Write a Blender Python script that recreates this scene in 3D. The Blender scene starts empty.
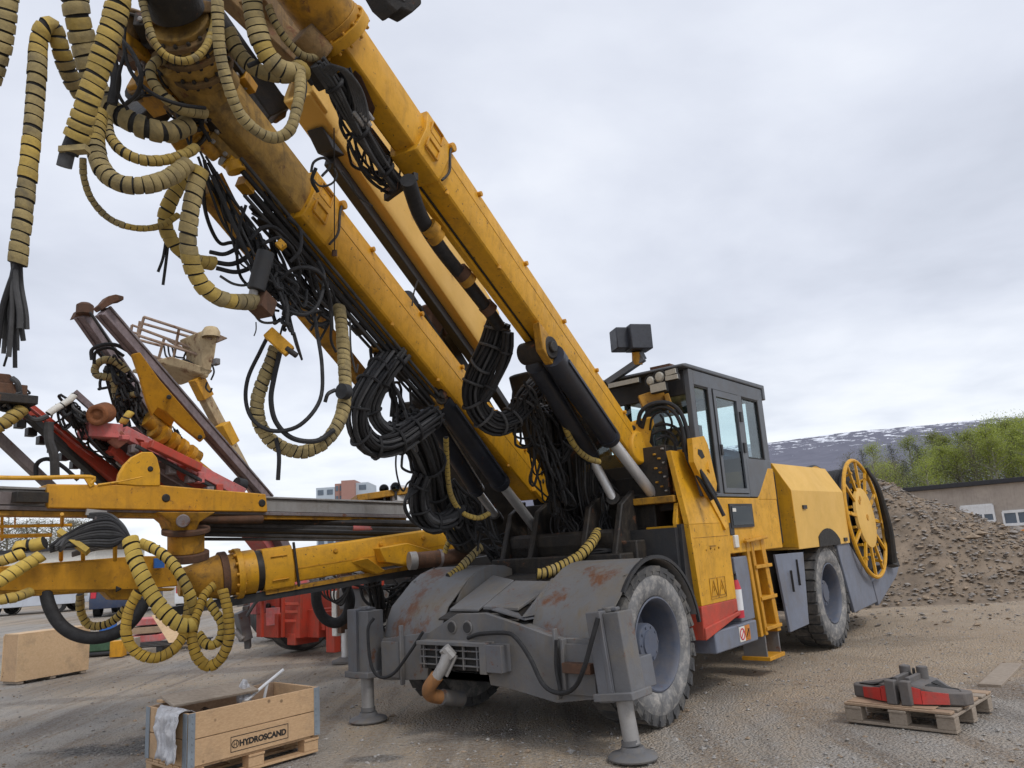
import bpy, math, random
from mathutils import Vector, Matrix, noise as mnoise
from math import sin, cos, tan, pi, radians, sqrt, atan2
random.seed(7)
S = bpy.context.scene
COL = S.collection

# ---------------------------------------------------------------- camera model
F_PX = 769.0
PITCH, ROLL, EYE = radians(11.8), radians(3.7), 1.65
FW = Vector((0, cos(PITCH), sin(PITCH)))
U0 = Vector((0, -sin(PITCH), cos(PITCH))); R0 = Vector((1, 0, 0))
RT = R0 * cos(ROLL) - U0 * sin(ROLL)
UP = U0 * cos(ROLL) + R0 * sin(ROLL)
CAM = Vector((0, 0, EYE))
def at(px, py, d):                      # measured place -> world point at a real distance
    return CAM + (FW + RT * ((px - 512) / F_PX) + UP * ((384 - py) / F_PX)) * d
def ground(px, py, z=0.0):
    q = at(px, py, 1) - CAM
    return CAM + q * ((z - EYE) / q.z)
# machine frame: u runs to the rear, v to the far side, origin where the near front wheel stands
HD = radians(38.8)
MU = Vector((sin(HD), cos(HD), 0)); MV = Vector((-cos(HD), sin(HD), 0)); MZ = Vector((0, 0, 1))
MO = ground(655, 731)
def M(u, v, z): return MO + MU * u + MV * v + MZ * z

cam = bpy.data.cameras.new('camera'); camo = bpy.data.objects.new('camera', cam); COL.objects.link(camo)
cam.sensor_width = 36; cam.lens = F_PX / 1024 * 36; cam.clip_start = .05; cam.clip_end = 20000
m = Matrix((RT, UP, -FW)).transposed().to_4x4(); m.translation = CAM
camo.matrix_world = m; S.camera = camo

# ---------------------------------------------------------------- materials
def nd(nt, t, **k):
    n = nt.nodes.new(t)
    for a, b in k.items():
        if a in n.inputs: n.inputs[a].default_value = b
        else: setattr(n, a, b)
    return n
def ramp(nt, src, stops):
    r = nt.nodes.new('ShaderNodeValToRGB'); nt.links.new(src, r.inputs[0])
    e = r.color_ramp.elements
    while len(e) < len(stops): e.new(.5)
    for i, (p, c) in enumerate(stops):
        e[i].position = p
        e[i].color = (c, c, c, 1) if isinstance(c, (int, float)) else (*c, 1)
    return r
def mix(nt, fac, a, b, mode='MIX'):
    n = nt.nodes.new('ShaderNodeMix'); n.data_type = 'RGBA'; n.blend_type = mode
    for s, v in ((0, fac), (6, a), (7, b)):
        if hasattr(v, 'node'): nt.links.new(v, n.inputs[s])
        elif isinstance(v, (int, float)): n.inputs[s].default_value = v
        else: n.inputs[s].default_value = (*v, 1)
    return n.outputs[2]
def newmat(name):
    m = bpy.data.materials.new(name); m.use_nodes = True
    nt = m.node_tree; b = nt.nodes['Principled BSDF']
    co = nt.nodes.new('ShaderNodeTexCoord').outputs['Object']
    return m, nt, b, co
def noisef(nt, co, scale, detail=5, rough=.6, dist=0.0, vec=None):
    if vec is not None:
        mp = nt.nodes.new('ShaderNodeMapping'); mp.inputs['Scale'].default_value = vec
        nt.links.new(co, mp.inputs[0]); co = mp.outputs[0]
    n = nd(nt, 'ShaderNodeTexNoise', Scale=scale, Detail=detail, Roughness=rough, Distortion=dist)
    nt.links.new(co, n.inputs['Vector']); return n.outputs['Fac']
def paint(name, col, rough=.45, var=.25, dirt=(.07, .055, .04), amt=.5, rust=.0, metal=0.0, sc=1.6, bump=.15, streak=True, chip=0.0):
    m, nt, b, co = newmat(name)
    n1 = noisef(nt, co, sc, 6, .65)
    base = mix(nt, ramp(nt, n1, [(.35, 0), (.65, 1)]).outputs[0], tuple(c * (1 - var) for c in col), tuple(min(1, c * (1 + var * .4)) for c in col))
    n2 = noisef(nt, co, sc * 2.3, 8, .72, .4)
    d = ramp(nt, n2, [(.46, 0), (.72, amt)]).outputs[0]
    base = mix(nt, d, base, dirt)
    if streak:
        n3 = noisef(nt, co, 5, 5, .6, 0, (3, 3, .35))
        base = mix(nt, ramp(nt, n3, [(.52, 0), (.75, amt * .8)]).outputs[0], base, tuple(c * .8 for c in dirt))
    if rust > 0:
        n4 = noisef(nt, co, sc * 3.1, 9, .75, .2)
        n5 = noisef(nt, co, 18, 4, .6)
        rc = mix(nt, n5, (.085, .03, .013), (.19, .075, .03))
        base = mix(nt, ramp(nt, n4, [(.66 - rust * .3, 0), (.72 - rust * .25, .9)]).outputs[0], base, rc)
    if chip > 0:
        n6 = noisef(nt, co, 26, 4, .7)
        base = mix(nt, ramp(nt, n6, [(.70 - chip * .1, 0), (.73 - chip * .1, .85)]).outputs[0], base, (.05, .03, .02))
    nt.links.new(base, b.inputs['Base Color'])
    rr = ramp(nt, n2, [(.3, rough), (.75, min(1, rough + .3))]); nt.links.new(rr.outputs[0], b.inputs['Roughness'])
    b.inputs['Metallic'].default_value = metal
    if bump:
        bp = nd(nt, 'ShaderNodeBump', Strength=bump, Distance=.01)
        nt.links.new(noisef(nt, co, 40, 5, .65), bp.inputs['Height']); nt.links.new(bp.outputs[0], b.inputs['Normal'])
    return m
def plain(name, col, rough=.6, metal=0.0, var=.2, sc=8, bump=.2):
    return paint(name, col, rough, var, tuple(c * .55 for c in col), .35, 0, metal, sc, bump, False)

YEL = paint('yellow_paint', (.67, .335, .011), .42, .10, (.15, .08, .025), .34, .10, chip=.55, sc=3.2)
YELD = paint('yellow_paint_oily', (.48, .235, .014), .5, .25, (.05, .035, .022), .75, .24, chip=.5, sc=3)
YELP = paint('yellow_paint_faded', (.70, .42, .095), .5, .06, (.40, .25, .07), .18, .0, chip=.05, streak=False)
YELO = paint('yellow_paint_worn', (.60, .285, .011), .45, .14, (.14, .06, .02), .4, .22, chip=.35, sc=2.6)
GRY = paint('grey_paint', (.13, .135, .15), .5, .2, (.16, .13, .10), .5, .12, chip=.2)
GRYD = paint('dusty_grey_paint', (.145, .145, .15), .6, .25, (.20, .165, .12), .7, .22, bump=.3)
GRYB = paint('blue_grey_paint', (.165, .185, .235), .45, .15, (.17, .14, .11), .4, .10)
CABG = paint('cab_grey_paint', (.105, .115, .13), .4, .12, (.15, .13, .11), .3, .0)
REDP = paint('red_paint', (.50, .055, .028), .45, .2, (.16, .10, .07), .5, .1, chip=.3)
REDF = paint('faded_red_paint', (.58, .14, .13), .6, .3, (.36, .26, .26), .75, .10, chip=.4, sc=3.5)
MUDY = paint('muddy_yellow_boom', (.42, .25, .055), .65, .35, (.075, .055, .035), .85, .22, sc=2.6, bump=.5)
STEEL = paint('dull_steel', (.23, .20, .20), .5, .3, (.10, .07, .06), .6, .3, .3)
PURP = paint('weathered_feed_steel', (.23, .18, .185), .6, .3, (.11, .08, .075), .6, .15, .1, sc=5)
ALU = paint('worn_aluminium', (.36, .35, .34), .45, .15, (.18, .15, .12), .5, .05, .4)
RUST = paint('rusty_iron', (.125, .062, .036), .8, .35, (.06, .045, .035), .7, .3, bump=.5, sc=4)
CHROME = paint('chrome_rod', (.66, .66, .66), .25, .1, (.25, .21, .18), .3, 0, .55, bump=0, streak=False)
BLK = paint('black_steel', (.022, .023, .026), .45, .3, (.06, .05, .04), .5, .06, bump=.2)
BLKC = paint('black_cylinder_paint', (.028, .033, .048), .32, .3, (.06, .055, .05), .4, .05)
OIL = paint('oily_black_parts', (.014, .012, .011), .5, .4, (.06, .045, .03), .7, .2, bump=.5)
BASK = paint('flaking_cream_paint', (.50, .39, .23), .7, .2, (.2, .12, .07), .7, .38, chip=.4)
RUB = plain('black_hose_rubber', (.018, .018, .02), .6, 0, .35, 9, .15)
RUBG = plain('dusty_hose_rubber', (.07, .07, .072), .6, 0, .4, 6, .15)
WRPY = paint('amber_hose_wrap', (.55, .34, .045), .7, .25, (.22, .16, .07), .6, 0, sc=2.2, bump=.4, streak=False)
GAP = plain('wrap_gap', (.022, .021, .02), .7)
WRP = paint('yellow_hose_wrap', (.46, .32, .075), .7, .3, (.14, .12, .085), .75, 0, sc=2.2, bump=.5, streak=False)
WRPB = paint('bright_yellow_hose_wrap', (.62, .43, .085), .7, .2, (.25, .2, .1), .5, 0, sc=2.2, bump=.4, streak=False)
WRPD = paint('dirty_hose_wrap', (.37, .285, .125), .8, .3, (.10, .09, .07), .8, 0, sc=3, bump=.5, streak=False)
TYRE = paint('dusty_tyre_rubber', (.07, .07, .072), .85, .3, (.24, .22, .19), .7, 0, sc=2.5, bump=.5, streak=False)
TYRS = paint('chalky_tyre_sidewall', (.17, .17, .172), .9, .35, (.44, .41, .37), .9, 0, sc=4.2, bump=.5, streak=False)
RIM = paint('wheel_rim_paint', (.085, .10, .14), .45, .12, (.2, .17, .14), .4, .06)
WHT = paint('white_paint', (.72, .73, .74), .4, .06, (.35, .32, .28), .3)
LENS = plain('frosted_lamp_lens', (.40, .385, .33), .25, 0, .1, 20, .1)
STK = plain('sticker_white', (.7, .68, .62), .5, 0, .1)
STKR = plain('sticker_red', (.55, .03, .05), .4, 0, .1)
INK = plain('black_ink', (.02, .018, .016), .6, 0, .1)
BLUE = plain('blue_paint', (.02, .12, .42), .4, 0, .2)
GREEN = plain('green_paint', (.05, .11, .06), .6, 0, .3)
FLOOD = plain('dark_lamp_housing', (.032, .036, .048), .4, 0, .15)
ELB = paint('dirty_orange_pipe', (.33, .15, .05), .55, .25, (.12, .08, .05), .6, .1)
ORNG = plain('orange_paint', (.55, .20, .03), .5, 0, .2)

def wood(name, c1, c2, scale=(1, 1, 9), knots=True, grey=0.0):
    m, nt, b, co = newmat(name)
    g = noisef(nt, co, 7, 6, .6, .6, scale)
    base = mix(nt, ramp(nt, g, [(.3, 0), (.7, 1)]).outputs[0], c1, c2)
    if knots:
        v = nd(nt, 'ShaderNodeTexVoronoi', Scale=7.0); nt.links.new(co, v.inputs['Vector'])
        base = mix(nt, ramp(nt, v.outputs['Distance'], [(.07, .85), (.13, 0)]).outputs[0], base, tuple(c * .35 for c in c1))
    base = mix(nt, ramp(nt, noisef(nt, co, 3, 7, .7), [(.5, 0), (.8, .6)]).outputs[0], base, (.16, .12, .085))
    nt.links.new(base, b.inputs['Base Color']); b.inputs['Roughness'].default_value = .75
    bp = nd(nt, 'ShaderNodeBump', Strength=.25, Distance=.005); nt.links.new(g, bp.inputs['Height']); nt.links.new(bp.outputs[0], b.inputs['Normal'])
    return m
# crate boards run along the crate's long side, about world x
WOOD = wood('fresh_pine', (.46, .29, .155), (.58, .39, .225), (1.2, 6, 14))
PLY = wood('pale_plywood', (.54, .36, .20), (.64, .46, .28), (2, 5, 6), False)
OLDW = wood('grey_old_wood', (.24, .19, .145), (.36, .30, .235), (3, 9, 9), False)
DIRTW = wood('dirty_pallet_board', (.30, .20, .13), (.42, .30, .20), (2, 8, 8), False)

def glass(name, tint, gl=.18, rough=.03):
    m = bpy.data.materials.new(name); m.use_nodes = True; nt = m.node_tree; nt.nodes.clear()
    o = nt.nodes.new('ShaderNodeOutputMaterial'); t = nt.nodes.new('ShaderNodeBsdfTransparent'); t.inputs[0].default_value = (*tint, 1)
    g = nt.nodes.new('ShaderNodeBsdfGlossy'); g.inputs[0].default_value = (.9, .93, .95, 1); g.inputs[1].default_value = rough
    lw = nt.nodes.new('ShaderNodeLayerWeight'); pw = nt.nodes.new('ShaderNodeMath'); pw.operation = 'POWER'; pw.inputs[1].default_value = 4
    nt.links.new(lw.outputs['Facing'], pw.inputs[0]); fr = nt.nodes.new('ShaderNodeMath'); fr.operation = 'MULTIPLY'; fr.inputs[1].default_value = .5; nt.links.new(pw.outputs[0], fr.inputs[0])
    ad = nt.nodes.new('ShaderNodeMath'); ad.operation = 'ADD'; ad.inputs[1].default_value = gl; nt.links.new(fr.outputs[0], ad.inputs[0])
    x = nt.nodes.new('ShaderNodeMixShader'); nt.links.new(ad.outputs[0], x.inputs[0]); nt.links.new(t.outputs[0], x.inputs[1]); nt.links.new(g.outputs[0], x.inputs[2])
    nt.links.new(x.outputs[0], o.inputs[0]); return m
GLS = glass('cab_glass', (.90, .965, .965), .04)
GLD = glass('dark_glass', (.30, .36, .40), .02)

# ---------------------------------------------------------------- mesh building
class MB:
    def __init__(s): s.v = []; s.f = []; s.mi = []; s.mats = []; s.flat = False
    def mat(s, m):
        if m not in s.mats: s.mats.append(m)
        return s.mats.index(m)
    def add(s, vs, fs, m):
        o = len(s.v); i = s.mat(m)
        s.v += [Vector(p) for p in vs]
        for f in fs: s.f.append([o + k for k in f]); s.mi.append(i)
        return s
    def box(s, c, ax, ay, az, m):           # centre and three half-axis vectors
        c = Vector(c); vs = [c + ax * i + ay * j + az * k for i in (-1, 1) for j in (-1, 1) for k in (-1, 1)]
        fs = [(0, 1, 3, 2), (4, 6, 7, 5), (0, 4, 5, 1), (2, 3, 7, 6), (0, 2, 6, 4), (1, 5, 7, 3)]
        if ax.cross(ay).dot(az) < 0: fs = [f[::-1] for f in fs]
        return s.add(vs, fs, m)
    def mbox(s, u0, u1, v0, v1, z0, z1, m):  # box in the machine frame
        return s.box(M((u0 + u1) / 2, (v0 + v1) / 2, (z0 + z1) / 2), MU * (u1 - u0) / 2, MV * (v1 - v0) / 2, MZ * (z1 - z0) / 2, m)
    def bar(s, a, b, w, h, m, up=MZ):        # rectangular bar between two points; w sideways, h along up
        a, b = Vector(a), Vector(b); d = (b - a); n = d.normalized()
        sd = n.cross(up)
        sd = sd.normalized() if sd.length > 1e-4 else n.cross(Vector((1, 0, 0))).normalized()
        uu = sd.cross(n)
        return s.box((a + b) / 2, d / 2, sd * w / 2, uu * h / 2, m)
    def prism(s, pts, off, m):               # planar polygon extruded by a vector
        pts = [Vector(p) for p in pts]; n = len(pts); off = Vector(off)
        nor = Vector((0, 0, 0))
        for i in range(n): nor += pts[i].cross(pts[(i + 1) % n])
        if nor.dot(off) > 0: pts = pts[::-1]
        vs = pts + [p + off for p in pts]
        fs = [tuple(range(n)), tuple(range(2 * n - 1, n - 1, -1))] + [(i, i + n, (i + 1) % n + n, (i + 1) % n) for i in range(n)]
        return s.add(vs, fs, m)
    def sweep(s, rings, m, cap=True, close=False):
        n = len(rings[0]); vs = [p for r in rings for p in r]; k = len(rings)
        fs = [(i * n + j, i * n + (j + 1) % n, (i + 1) * n + (j + 1) % n, (i + 1) * n + j) for i in range(k - 1) for j in range(n)]
        if close: fs += [((k - 1) * n + j, (k - 1) * n + (j + 1) % n, (j + 1) % n, j) for j in range(n)]
        elif cap: fs += [tuple(range(n))[::-1], tuple(range((k - 1) * n, k * n))]
        return s.add(vs, fs, m)
    def cyl(s, a, b, r, m, r2=None, n=16):
        a, b = Vector(a), Vector(b); r2 = r if r2 is None else r2
        e1, e2 = frame((b - a).normalized())
        ring = lambda c, q: [c + (e1 * cos(2 * pi * i / n) + e2 * sin(2 * pi * i / n)) * q for i in range(n)]
        return s.sweep([ring(a, r), ring(b, r2)], m)
    def lathe(s, o, ax, prof, m, n=32, a0=0, a1=2 * pi, e1=None):   # prof: (radius, along axis)
        o = Vector(o); ax = ax.normalized()
        if e1 is None: e1, e2 = frame(ax)
        else: e2 = ax.cross(e1)
        full = abs(a1 - a0 - 2 * pi) < 1e-6; k = n if full else n + 1
        rings = [[o + ax * t + (e1 * cos(a0 + (a1 - a0) * i / n) + e2 * sin(a0 + (a1 - a0) * i / n)) * r for (r, t) in prof] for i in range(k)]
        p = len(prof); vs = [q for r in rings for q in r]
        fs = [(i * p + j, i * p + j + 1, ((i + 1) % k) * p + j + 1, ((i + 1) % k) * p + j) for i in range(k if full else k - 1) for j in range(p - 1)]
        return s.add(vs, fs, m)
    def tube(s, pts, r, m, n=8, sub=6, cap=True):
        path = spline(pts, sub) if sub > 1 else [Vector(p) for p in pts]
        fr = frames(path)
        rr = (lambda t: r) if isinstance(r, (int, float)) else r
        rings = []
        for i, (p, e1, e2) in enumerate(fr):
            q = rr(i / max(1, len(fr) - 1))
            rings.append([p + (e1 * cos(2 * pi * k / n) + e2 * sin(2 * pi * k / n)) * q for k in range(n)])
        return s.sweep(rings, m, cap)
    def build(s, name, parent=None, bevel=0.0, sharp=35, flat=False, double=False):
        me = bpy.data.meshes.new(name)
        org = parent_loc(parent) if parent else Vector((0, 0, 0))
        me.from_pydata([tuple(p - org) for p in s.v], [], s.f)
        for m in s.mats: me.materials.append(m)
        me.polygons.foreach_set('material_index', s.mi)
        if not flat:
            me.polygons.foreach_set('use_smooth', [True] * len(s.f))
            me.set_sharp_from_angle(angle=radians(sharp))
        me.update()
        o = bpy.data.objects.new(name, me); COL.objects.link(o)
        if parent: o.parent = parent
        if bevel:
            b = o.modifiers.new('bevel', 'BEVEL'); b.width = bevel; b.segments = 2; b.limit_method = 'ANGLE'; b.angle_limit = radians(40)
        return o
def parent_loc(p):
    l = Vector((0, 0, 0))
    while p: l += p.location; p = p.parent
    return l
def frame(n):
    e1 = n.cross(Vector((0, 0, 1)))
    if e1.length < 1e-3: e1 = n.cross(Vector((1, 0, 0)))
    e1.normalize(); return e1, n.cross(e1).normalized()
def spline(pts, sub=6):
    P = [Vector(p) for p in pts]
    if len(P) < 3: return [P[0].lerp(P[-1], i / sub) for i in range(sub + 1)]
    P = [P[0] * 2 - P[1]] + P + [P[-1] * 2 - P[-2]]; out = []
    for i in range(1, len(P) - 2):
        a, b, c, d = P[i - 1:i + 3]
        for k in range(sub):
            t = k / sub
            out.append(.5 * ((2 * b) + (c - a) * t + (2 * a - 5 * b + 4 * c - d) * t * t + (-a + 3 * b - 3 * c + d) * t ** 3))
    out.append(P[-2].copy()); return out
def frames(path):
    n = len(path); T = [(path[min(i + 1, n - 1)] - path[max(i - 1, 0)]).normalized() for i in range(n)]
    e1, e2 = frame(T[0]); out = []
    for i in range(n):
        e1 = (e1 - T[i] * e1.dot(T[i]))
        e1 = e1.normalized() if e1.length > 1e-5 else frame(T[i])[0]
        out.append((path[i], e1, T[i].cross(e1)))
    return out
def resample(path, step):
    d = [0]
    for a, b in zip(path, path[1:]): d.append(d[-1] + (b - a).length)
    L = d[-1]; n = max(2, int(round(L / step))); out = []; j = 0
    for i in range(n + 1):
        t = L * i / n
        while j < len(path) - 2 and d[j + 1] < t: j += 1
        q = (t - d[j]) / max(1e-9, d[j + 1] - d[j]); out.append(path[j].lerp(path[j + 1], min(1, q)))
    return out

def thing(name, loc, label, cat, group=None):
    o = bpy.data.objects.new(name, None); COL.objects.link(o); o.location = loc; o.empty_display_size = .2
    o['label'] = label; o['category'] = cat
    if group: o['group'] = group
    return o
def tag(o, label=None, cat=None, group=None, kind=None):
    for k, v in (('label', label), ('category', cat), ('group', group), ('kind', kind)):
        if v: o[k] = v
    return o

# ---------------------------------------------------------------- hoses
def PX(l): return [at(*p) for p in l]
def wrapped_hose(pts, r, parent, pitch=.05, gapf=.16, mats=None, loose=0.06, seed=0, name='wrapped_hose'):
    """hose sleeved in spiral-wound flat strip: every turn is a slightly tilted, slightly uneven collar"""
    rnd = random.Random(seed * 131 + len(pts) * 7 + int(pts[0].x * 1000) % 997)
    mats = mats or (WRP, WRP, WRPD)
    path = resample(spline(pts, 10), pitch / 4)
    fr = frames(path); n = 12; mb = MB(); mi = [mb.mat(m) for m in mats]; gi = mb.mat(GAP)
    rings = []; kinds = []
    tone = rnd.random()
    i = 0
    while i + 4 < len(fr):
        tilt = rnd.uniform(-.5, .5); q = r * (1 + rnd.uniform(-loose, loose)); g = gapf * rnd.uniform(.3, 1.9)
        tone = min(1, max(0, tone + rnd.uniform(-.2, .2)))
        k = mi[0] if tone < .45 else (mi[1] if tone < .72 else mi[2])
        for (f, rad, kind) in ((g * .4, r * .86, gi), (g * .5, q * .95, k), (g * .5 + .1, q, k), (.55, q * 1.015, k), (.93, q * (1 + rnd.uniform(-.02, .05)), k), (1 - g * .1, r * .86, gi)):
            x = i + f * 4; j = int(x); t = x - j
            p = fr[j][0].lerp(fr[min(j + 1, len(fr) - 1)][0], t); e1, e2 = fr[j][1], fr[j][2]; T = e1.cross(e2)
            rings.append([p + (e1 * cos(2 * pi * a / n) + e2 * sin(2 * pi * a / n)) * rad + T * (sin(2 * pi * a / n + tilt) * r * .22) for a in range(n)])
            kinds.append(kind)
        i += 4
    vs = [p for q in rings for p in q]; mb.v = vs
    for a in range(len(rings) - 1):
        for b in range(n):
            mb.f.append([a * n + b, a * n + (b + 1) % n, (a + 1) * n + (b + 1) % n, (a + 1) * n + b])
            mb.mi.append(kinds[a + 1] if kinds[a + 1] != gi else gi)
    mb.f.append(list(range(n))[::-1]); mb.mi.append(gi); mb.f.append([len(vs) - n + b for b in range(n)]); mb.mi.append(gi)
    return mb.build(name, parent, sharp=50)
def hose(pts, r, parent, m=None, name='hydraulic_hose', n=8):
    return MB().tube(pts, r, m or RUB, n).build(name, parent)
def bundle(pts, R, parent, count=14, hr=.014, clamps=6, seed=1, m=None, twist=.8, name='hose_bundle', clampm=None):
    rnd = random.Random(seed); path = resample(spline(pts, 10), .06); fr = frames(path); mb = MB()
    for k in range(count):
        a = 2 * pi * k / count + rnd.uniform(-.2, .2); q0 = R * (rnd.uniform(.72, 1) if k % 3 else rnd.uniform(.1, .6)); ph = rnd.uniform(0, 6)
        pp = []
        for i, (p, e1, e2) in enumerate(fr):
            t = i / len(fr); aa = a + twist * t + .25 * sin(ph + 5 * t); q = q0 * (1 + .12 * sin(ph * 2 + 9 * t))
            pp.append(p + (e1 * cos(aa) + e2 * sin(aa)) * q)
        mb.tube(pp, hr * rnd.uniform(.8, 1.25), (m or RUB) if k % 5 else RUBG, 6, 1)
    o = mb.build(name, parent)
    for c in range(clamps):
        i = min(len(fr) - 2, int((c + .5) / clamps * len(fr) + rnd.uniform(-.3, .3))); p, e1, e2 = fr[i]
        T = (e1.cross(e2) + e1 * rnd.uniform(-.3, .3) + e2 * rnd.uniform(-.3, .3)).normalized()
        cb = MB(); f1, f2 = frame(T)
        rr = [p + (f1 * cos(2 * pi * k / 20) + f2 * sin(2 * pi * k / 20)) * (R * 1.12) for k in range(20)]
        rings = [[q + ((q - p).normalized() * cos(2 * pi * b / 6) + T * sin(2 * pi * b / 6)) * .014 for b in range(6)] for q in rr]
        cb.sweep(rings, clampm or RUB, False, True); cb.build('bundle_clamp', o)
    return o
def tangle(pts, spread, count, r, parent, seed=3, name='hose_tangle', span=.45, m=None):
    """many loose hoses running along a path, sagging between where they are tied"""
    rnd = random.Random(seed); mb = MB(); path = resample(spline(pts, 8), .05); n = len(path)
    L = n * .05
    g = lambda s: Vector((rnd.gauss(0, s), rnd.gauss(0, s), rnd.gauss(0, s)))
    for k in range(count):
        a = rnd.randrange(0, max(1, int(n * .75))); b = min(n - 1, a + max(3, int(n * span * rnd.uniform(.5, 1.4))))
        o = g(spread * .5); sag = spread * abs(rnd.gauss(.35, .6)); q = []
        for s in range(6):
            t = s / 5; i = int(a + (b - a) * t)
            q.append(path[i] + o * (.3 + .7 * sin(pi * t)) + g(spread * .06) - Vector((0, 0, sag * 4 * t * (1 - t))))
        if rnd.random() < .3: q.append(q[-1] + g(spread * .4) - Vector((0, 0, spread * .5)))
        mb.tube(q, r * rnd.uniform(.6, 1.35), (m or RUB) if rnd.random() < .88 else RUBG, 6, 6)
    o = mb.build(name, parent); o['kind'] = 'stuff'; return o
def onu(px, py, u):                      # measured place on the plane across the machine at u
    q = at(px, py, 1) - CAM; return CAM + q * ((M(u, 0, 0) - CAM).dot(MU) / q.dot(MU))
def onv(px, py, v):                      # measured place on the plane along the machine at v
    q = at(px, py, 1) - CAM; return CAM + q * ((M(0, v, 0) - CAM).dot(MV) / q.dot(MV))
# ================================================================ light and sky
SUN_EL, SUN_AZ = 48.0, 138.0            # sun high, behind the camera's right shoulder, through cloud
w = bpy.data.worlds.new('World'); S.world = w; w.use_nodes = True; nt = w.node_tree
bg = nt.nodes['Background']; bg.inputs[1].default_value = .1
sky = nt.nodes.new('ShaderNodeTexSky'); sky.sky_type = 'NISHITA'; sky.sun_disc = False
sky.sun_elevation = radians(SUN_EL); sky.sun_rotation = radians(SUN_AZ)
tc = nt.nodes.new('ShaderNodeTexCoord'); sx = nt.nodes.new('ShaderNodeSeparateXYZ'); nt.links.new(tc.outputs['Generated'], sx.inputs[0])
def mth(op, a, b=None):
    n = nt.nodes.new('ShaderNodeMath'); n.operation = op
    for i, v in enumerate((a, b)):
        if v is None: continue
        if hasattr(v, 'node'): nt.links.new(v, n.inputs[i])
        else: n.inputs[i].default_value = v
    return n.outputs[0]
zc = mth('ADD', mth('MAXIMUM', sx.outputs[2], 0.0), .16)
cx = nt.nodes.new('ShaderNodeCombineXYZ')
nt.links.new(mth('DIVIDE', sx.outputs[0], zc), cx.inputs[0]); nt.links.new(mth('DIVIDE', sx.outputs[1], zc), cx.inputs[1])
c1 = noisef(nt, cx.outputs[0], .9, 7, .52, .3); c2 = noisef(nt, cx.outputs[0], 2.6, 6, .5, .2)
cc = mth('ADD', mth('MULTIPLY', c1, .75), mth('MULTIPLY', c2, .25))
cr = ramp(nt, cc, [(.36, (4.95, 5.25, 6.0)), (.45, (5.65, 5.95, 6.75)), (.54, (6.35, 6.65, 7.4)), (.66, (7.4, 7.65, 8.2))])
hz = ramp(nt, sx.outputs[2], [(.0, .85), (.10, .62), (.26, 0)])     # brighter break of cloud low over the ridge
low = ramp(nt, mth('ADD', mth('MULTIPLY', c2, .6), mth('MULTIPLY', c1, .4)), [(.38, (6.4, 6.8, 7.5)), (.52, (7.9, 8.2, 8.6)), (.66, (8.8, 8.9, 9.1))])
clouds = mix(nt, hz.outputs[0], cr.outputs[0], low.outputs[0])
tot = mix(nt, .93, sky.outputs[0], clouds)
nt.links.new(tot, bg.inputs[0])
sl = bpy.data.lights.new('sun', 'SUN'); sl.energy = 1.1; sl.angle = radians(14); sl.color = (1, .965, .92)
so = bpy.data.objects.new('sun', sl); COL.objects.link(so)
sd = Vector((sin(radians(SUN_AZ)) * cos(radians(SUN_EL)), cos(radians(SUN_AZ)) * cos(radians(SUN_EL)), sin(radians(SUN_EL))))
so.rotation_euler = sd.to_track_quat('Z', 'Y').to_euler()
S.view_settings.view_transform = 'Standard'; S.view_settings.look = 'None'; S.view_settings.gamma = 1; S.view_settings.exposure = .40
S.view_settings.use_curve_mapping = False
S.cycles.max_bounces = 6; S.cycles.transparent_max_bounces = 12; S.cycles.use_denoising = True; S.render.filter_size = 1.0

# ================================================================ ground
m, nt, b, co = newmat('gravel_yard')
n1 = noisef(nt, co, .22, 6, .6, .5); n2 = noisef(nt, co, 1.3, 8, .7, .3); n3 = noisef(nt, co, 30, 6, .75)
mp = nt.nodes.new('ShaderNodeMapping'); mp.inputs['Rotation'].default_value = (0, 0, radians(38)); mp.inputs['Scale'].default_value = (1.6, .16, 1)
nt.links.new(co, mp.inputs[0]); n4 = noisef(nt, mp.outputs[0], 1.4, 7, .68, .6)          # wheel-worn streaks
mp2 = nt.nodes.new('ShaderNodeMapping'); mp2.inputs['Rotation'].default_value = (0, 0, radians(-72)); mp2.inputs['Scale'].default_value = (2.2, .2, 1)
nt.links.new(co, mp2.inputs[0]); n5 = noisef(nt, mp2.outputs[0], .8, 7, .7, .5)
base = mix(nt, ramp(nt, n1, [(.45, 0), (.55, 1)]).outputs[0], (.42, .385, .345), (.50, .36, .215))
base = mix(nt, ramp(nt, n2, [(.35, 0), (.70, .8)]).outputs[0], base, (.40, .345, .28))
base = mix(nt, ramp(nt, n4, [(.50, 0), (.60, .8)]).outputs[0], base, (.27, .19, .12))
base = mix(nt, ramp(nt, n5, [(.53, 0), (.66, .8)]).outputs[0], base, (.17, .135, .105))
sxy = nt.nodes.new('ShaderNodeSeparateXYZ'); nt.links.new(co, sxy.inputs[0])
def gm(op, a, c):
    n = nt.nodes.new('ShaderNodeMath'); n.operation = op
    for i, v in enumerate((a, c)):
        if hasattr(v, 'node'): nt.links.new(v, n.inputs[i])
        else: n.inputs[i].default_value = v
    return n.outputs[0]
def stain(base, px, py, rx, ry, col, amt):
    # an oil or mud stain with its own ragged outline
    g_ = ground(px, py)
    ex = gm('DIVIDE', gm('SUBTRACT', sxy.outputs[0], g_.x), rx); ey = gm('DIVIDE', gm('SUBTRACT', sxy.outputs[1], g_.y), ry)
    d = gm('ADD', gm('SQRT', gm('ADD', gm('MULTIPLY', ex, ex), gm('MULTIPLY', ey, ey)), 0), gm('MULTIPLY', gm('SUBTRACT', n2, .5), 2.6))
    return mix(nt, ramp(nt, d, [(.5, amt), (1.0, 0)]).outputs[0], base, col)
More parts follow.
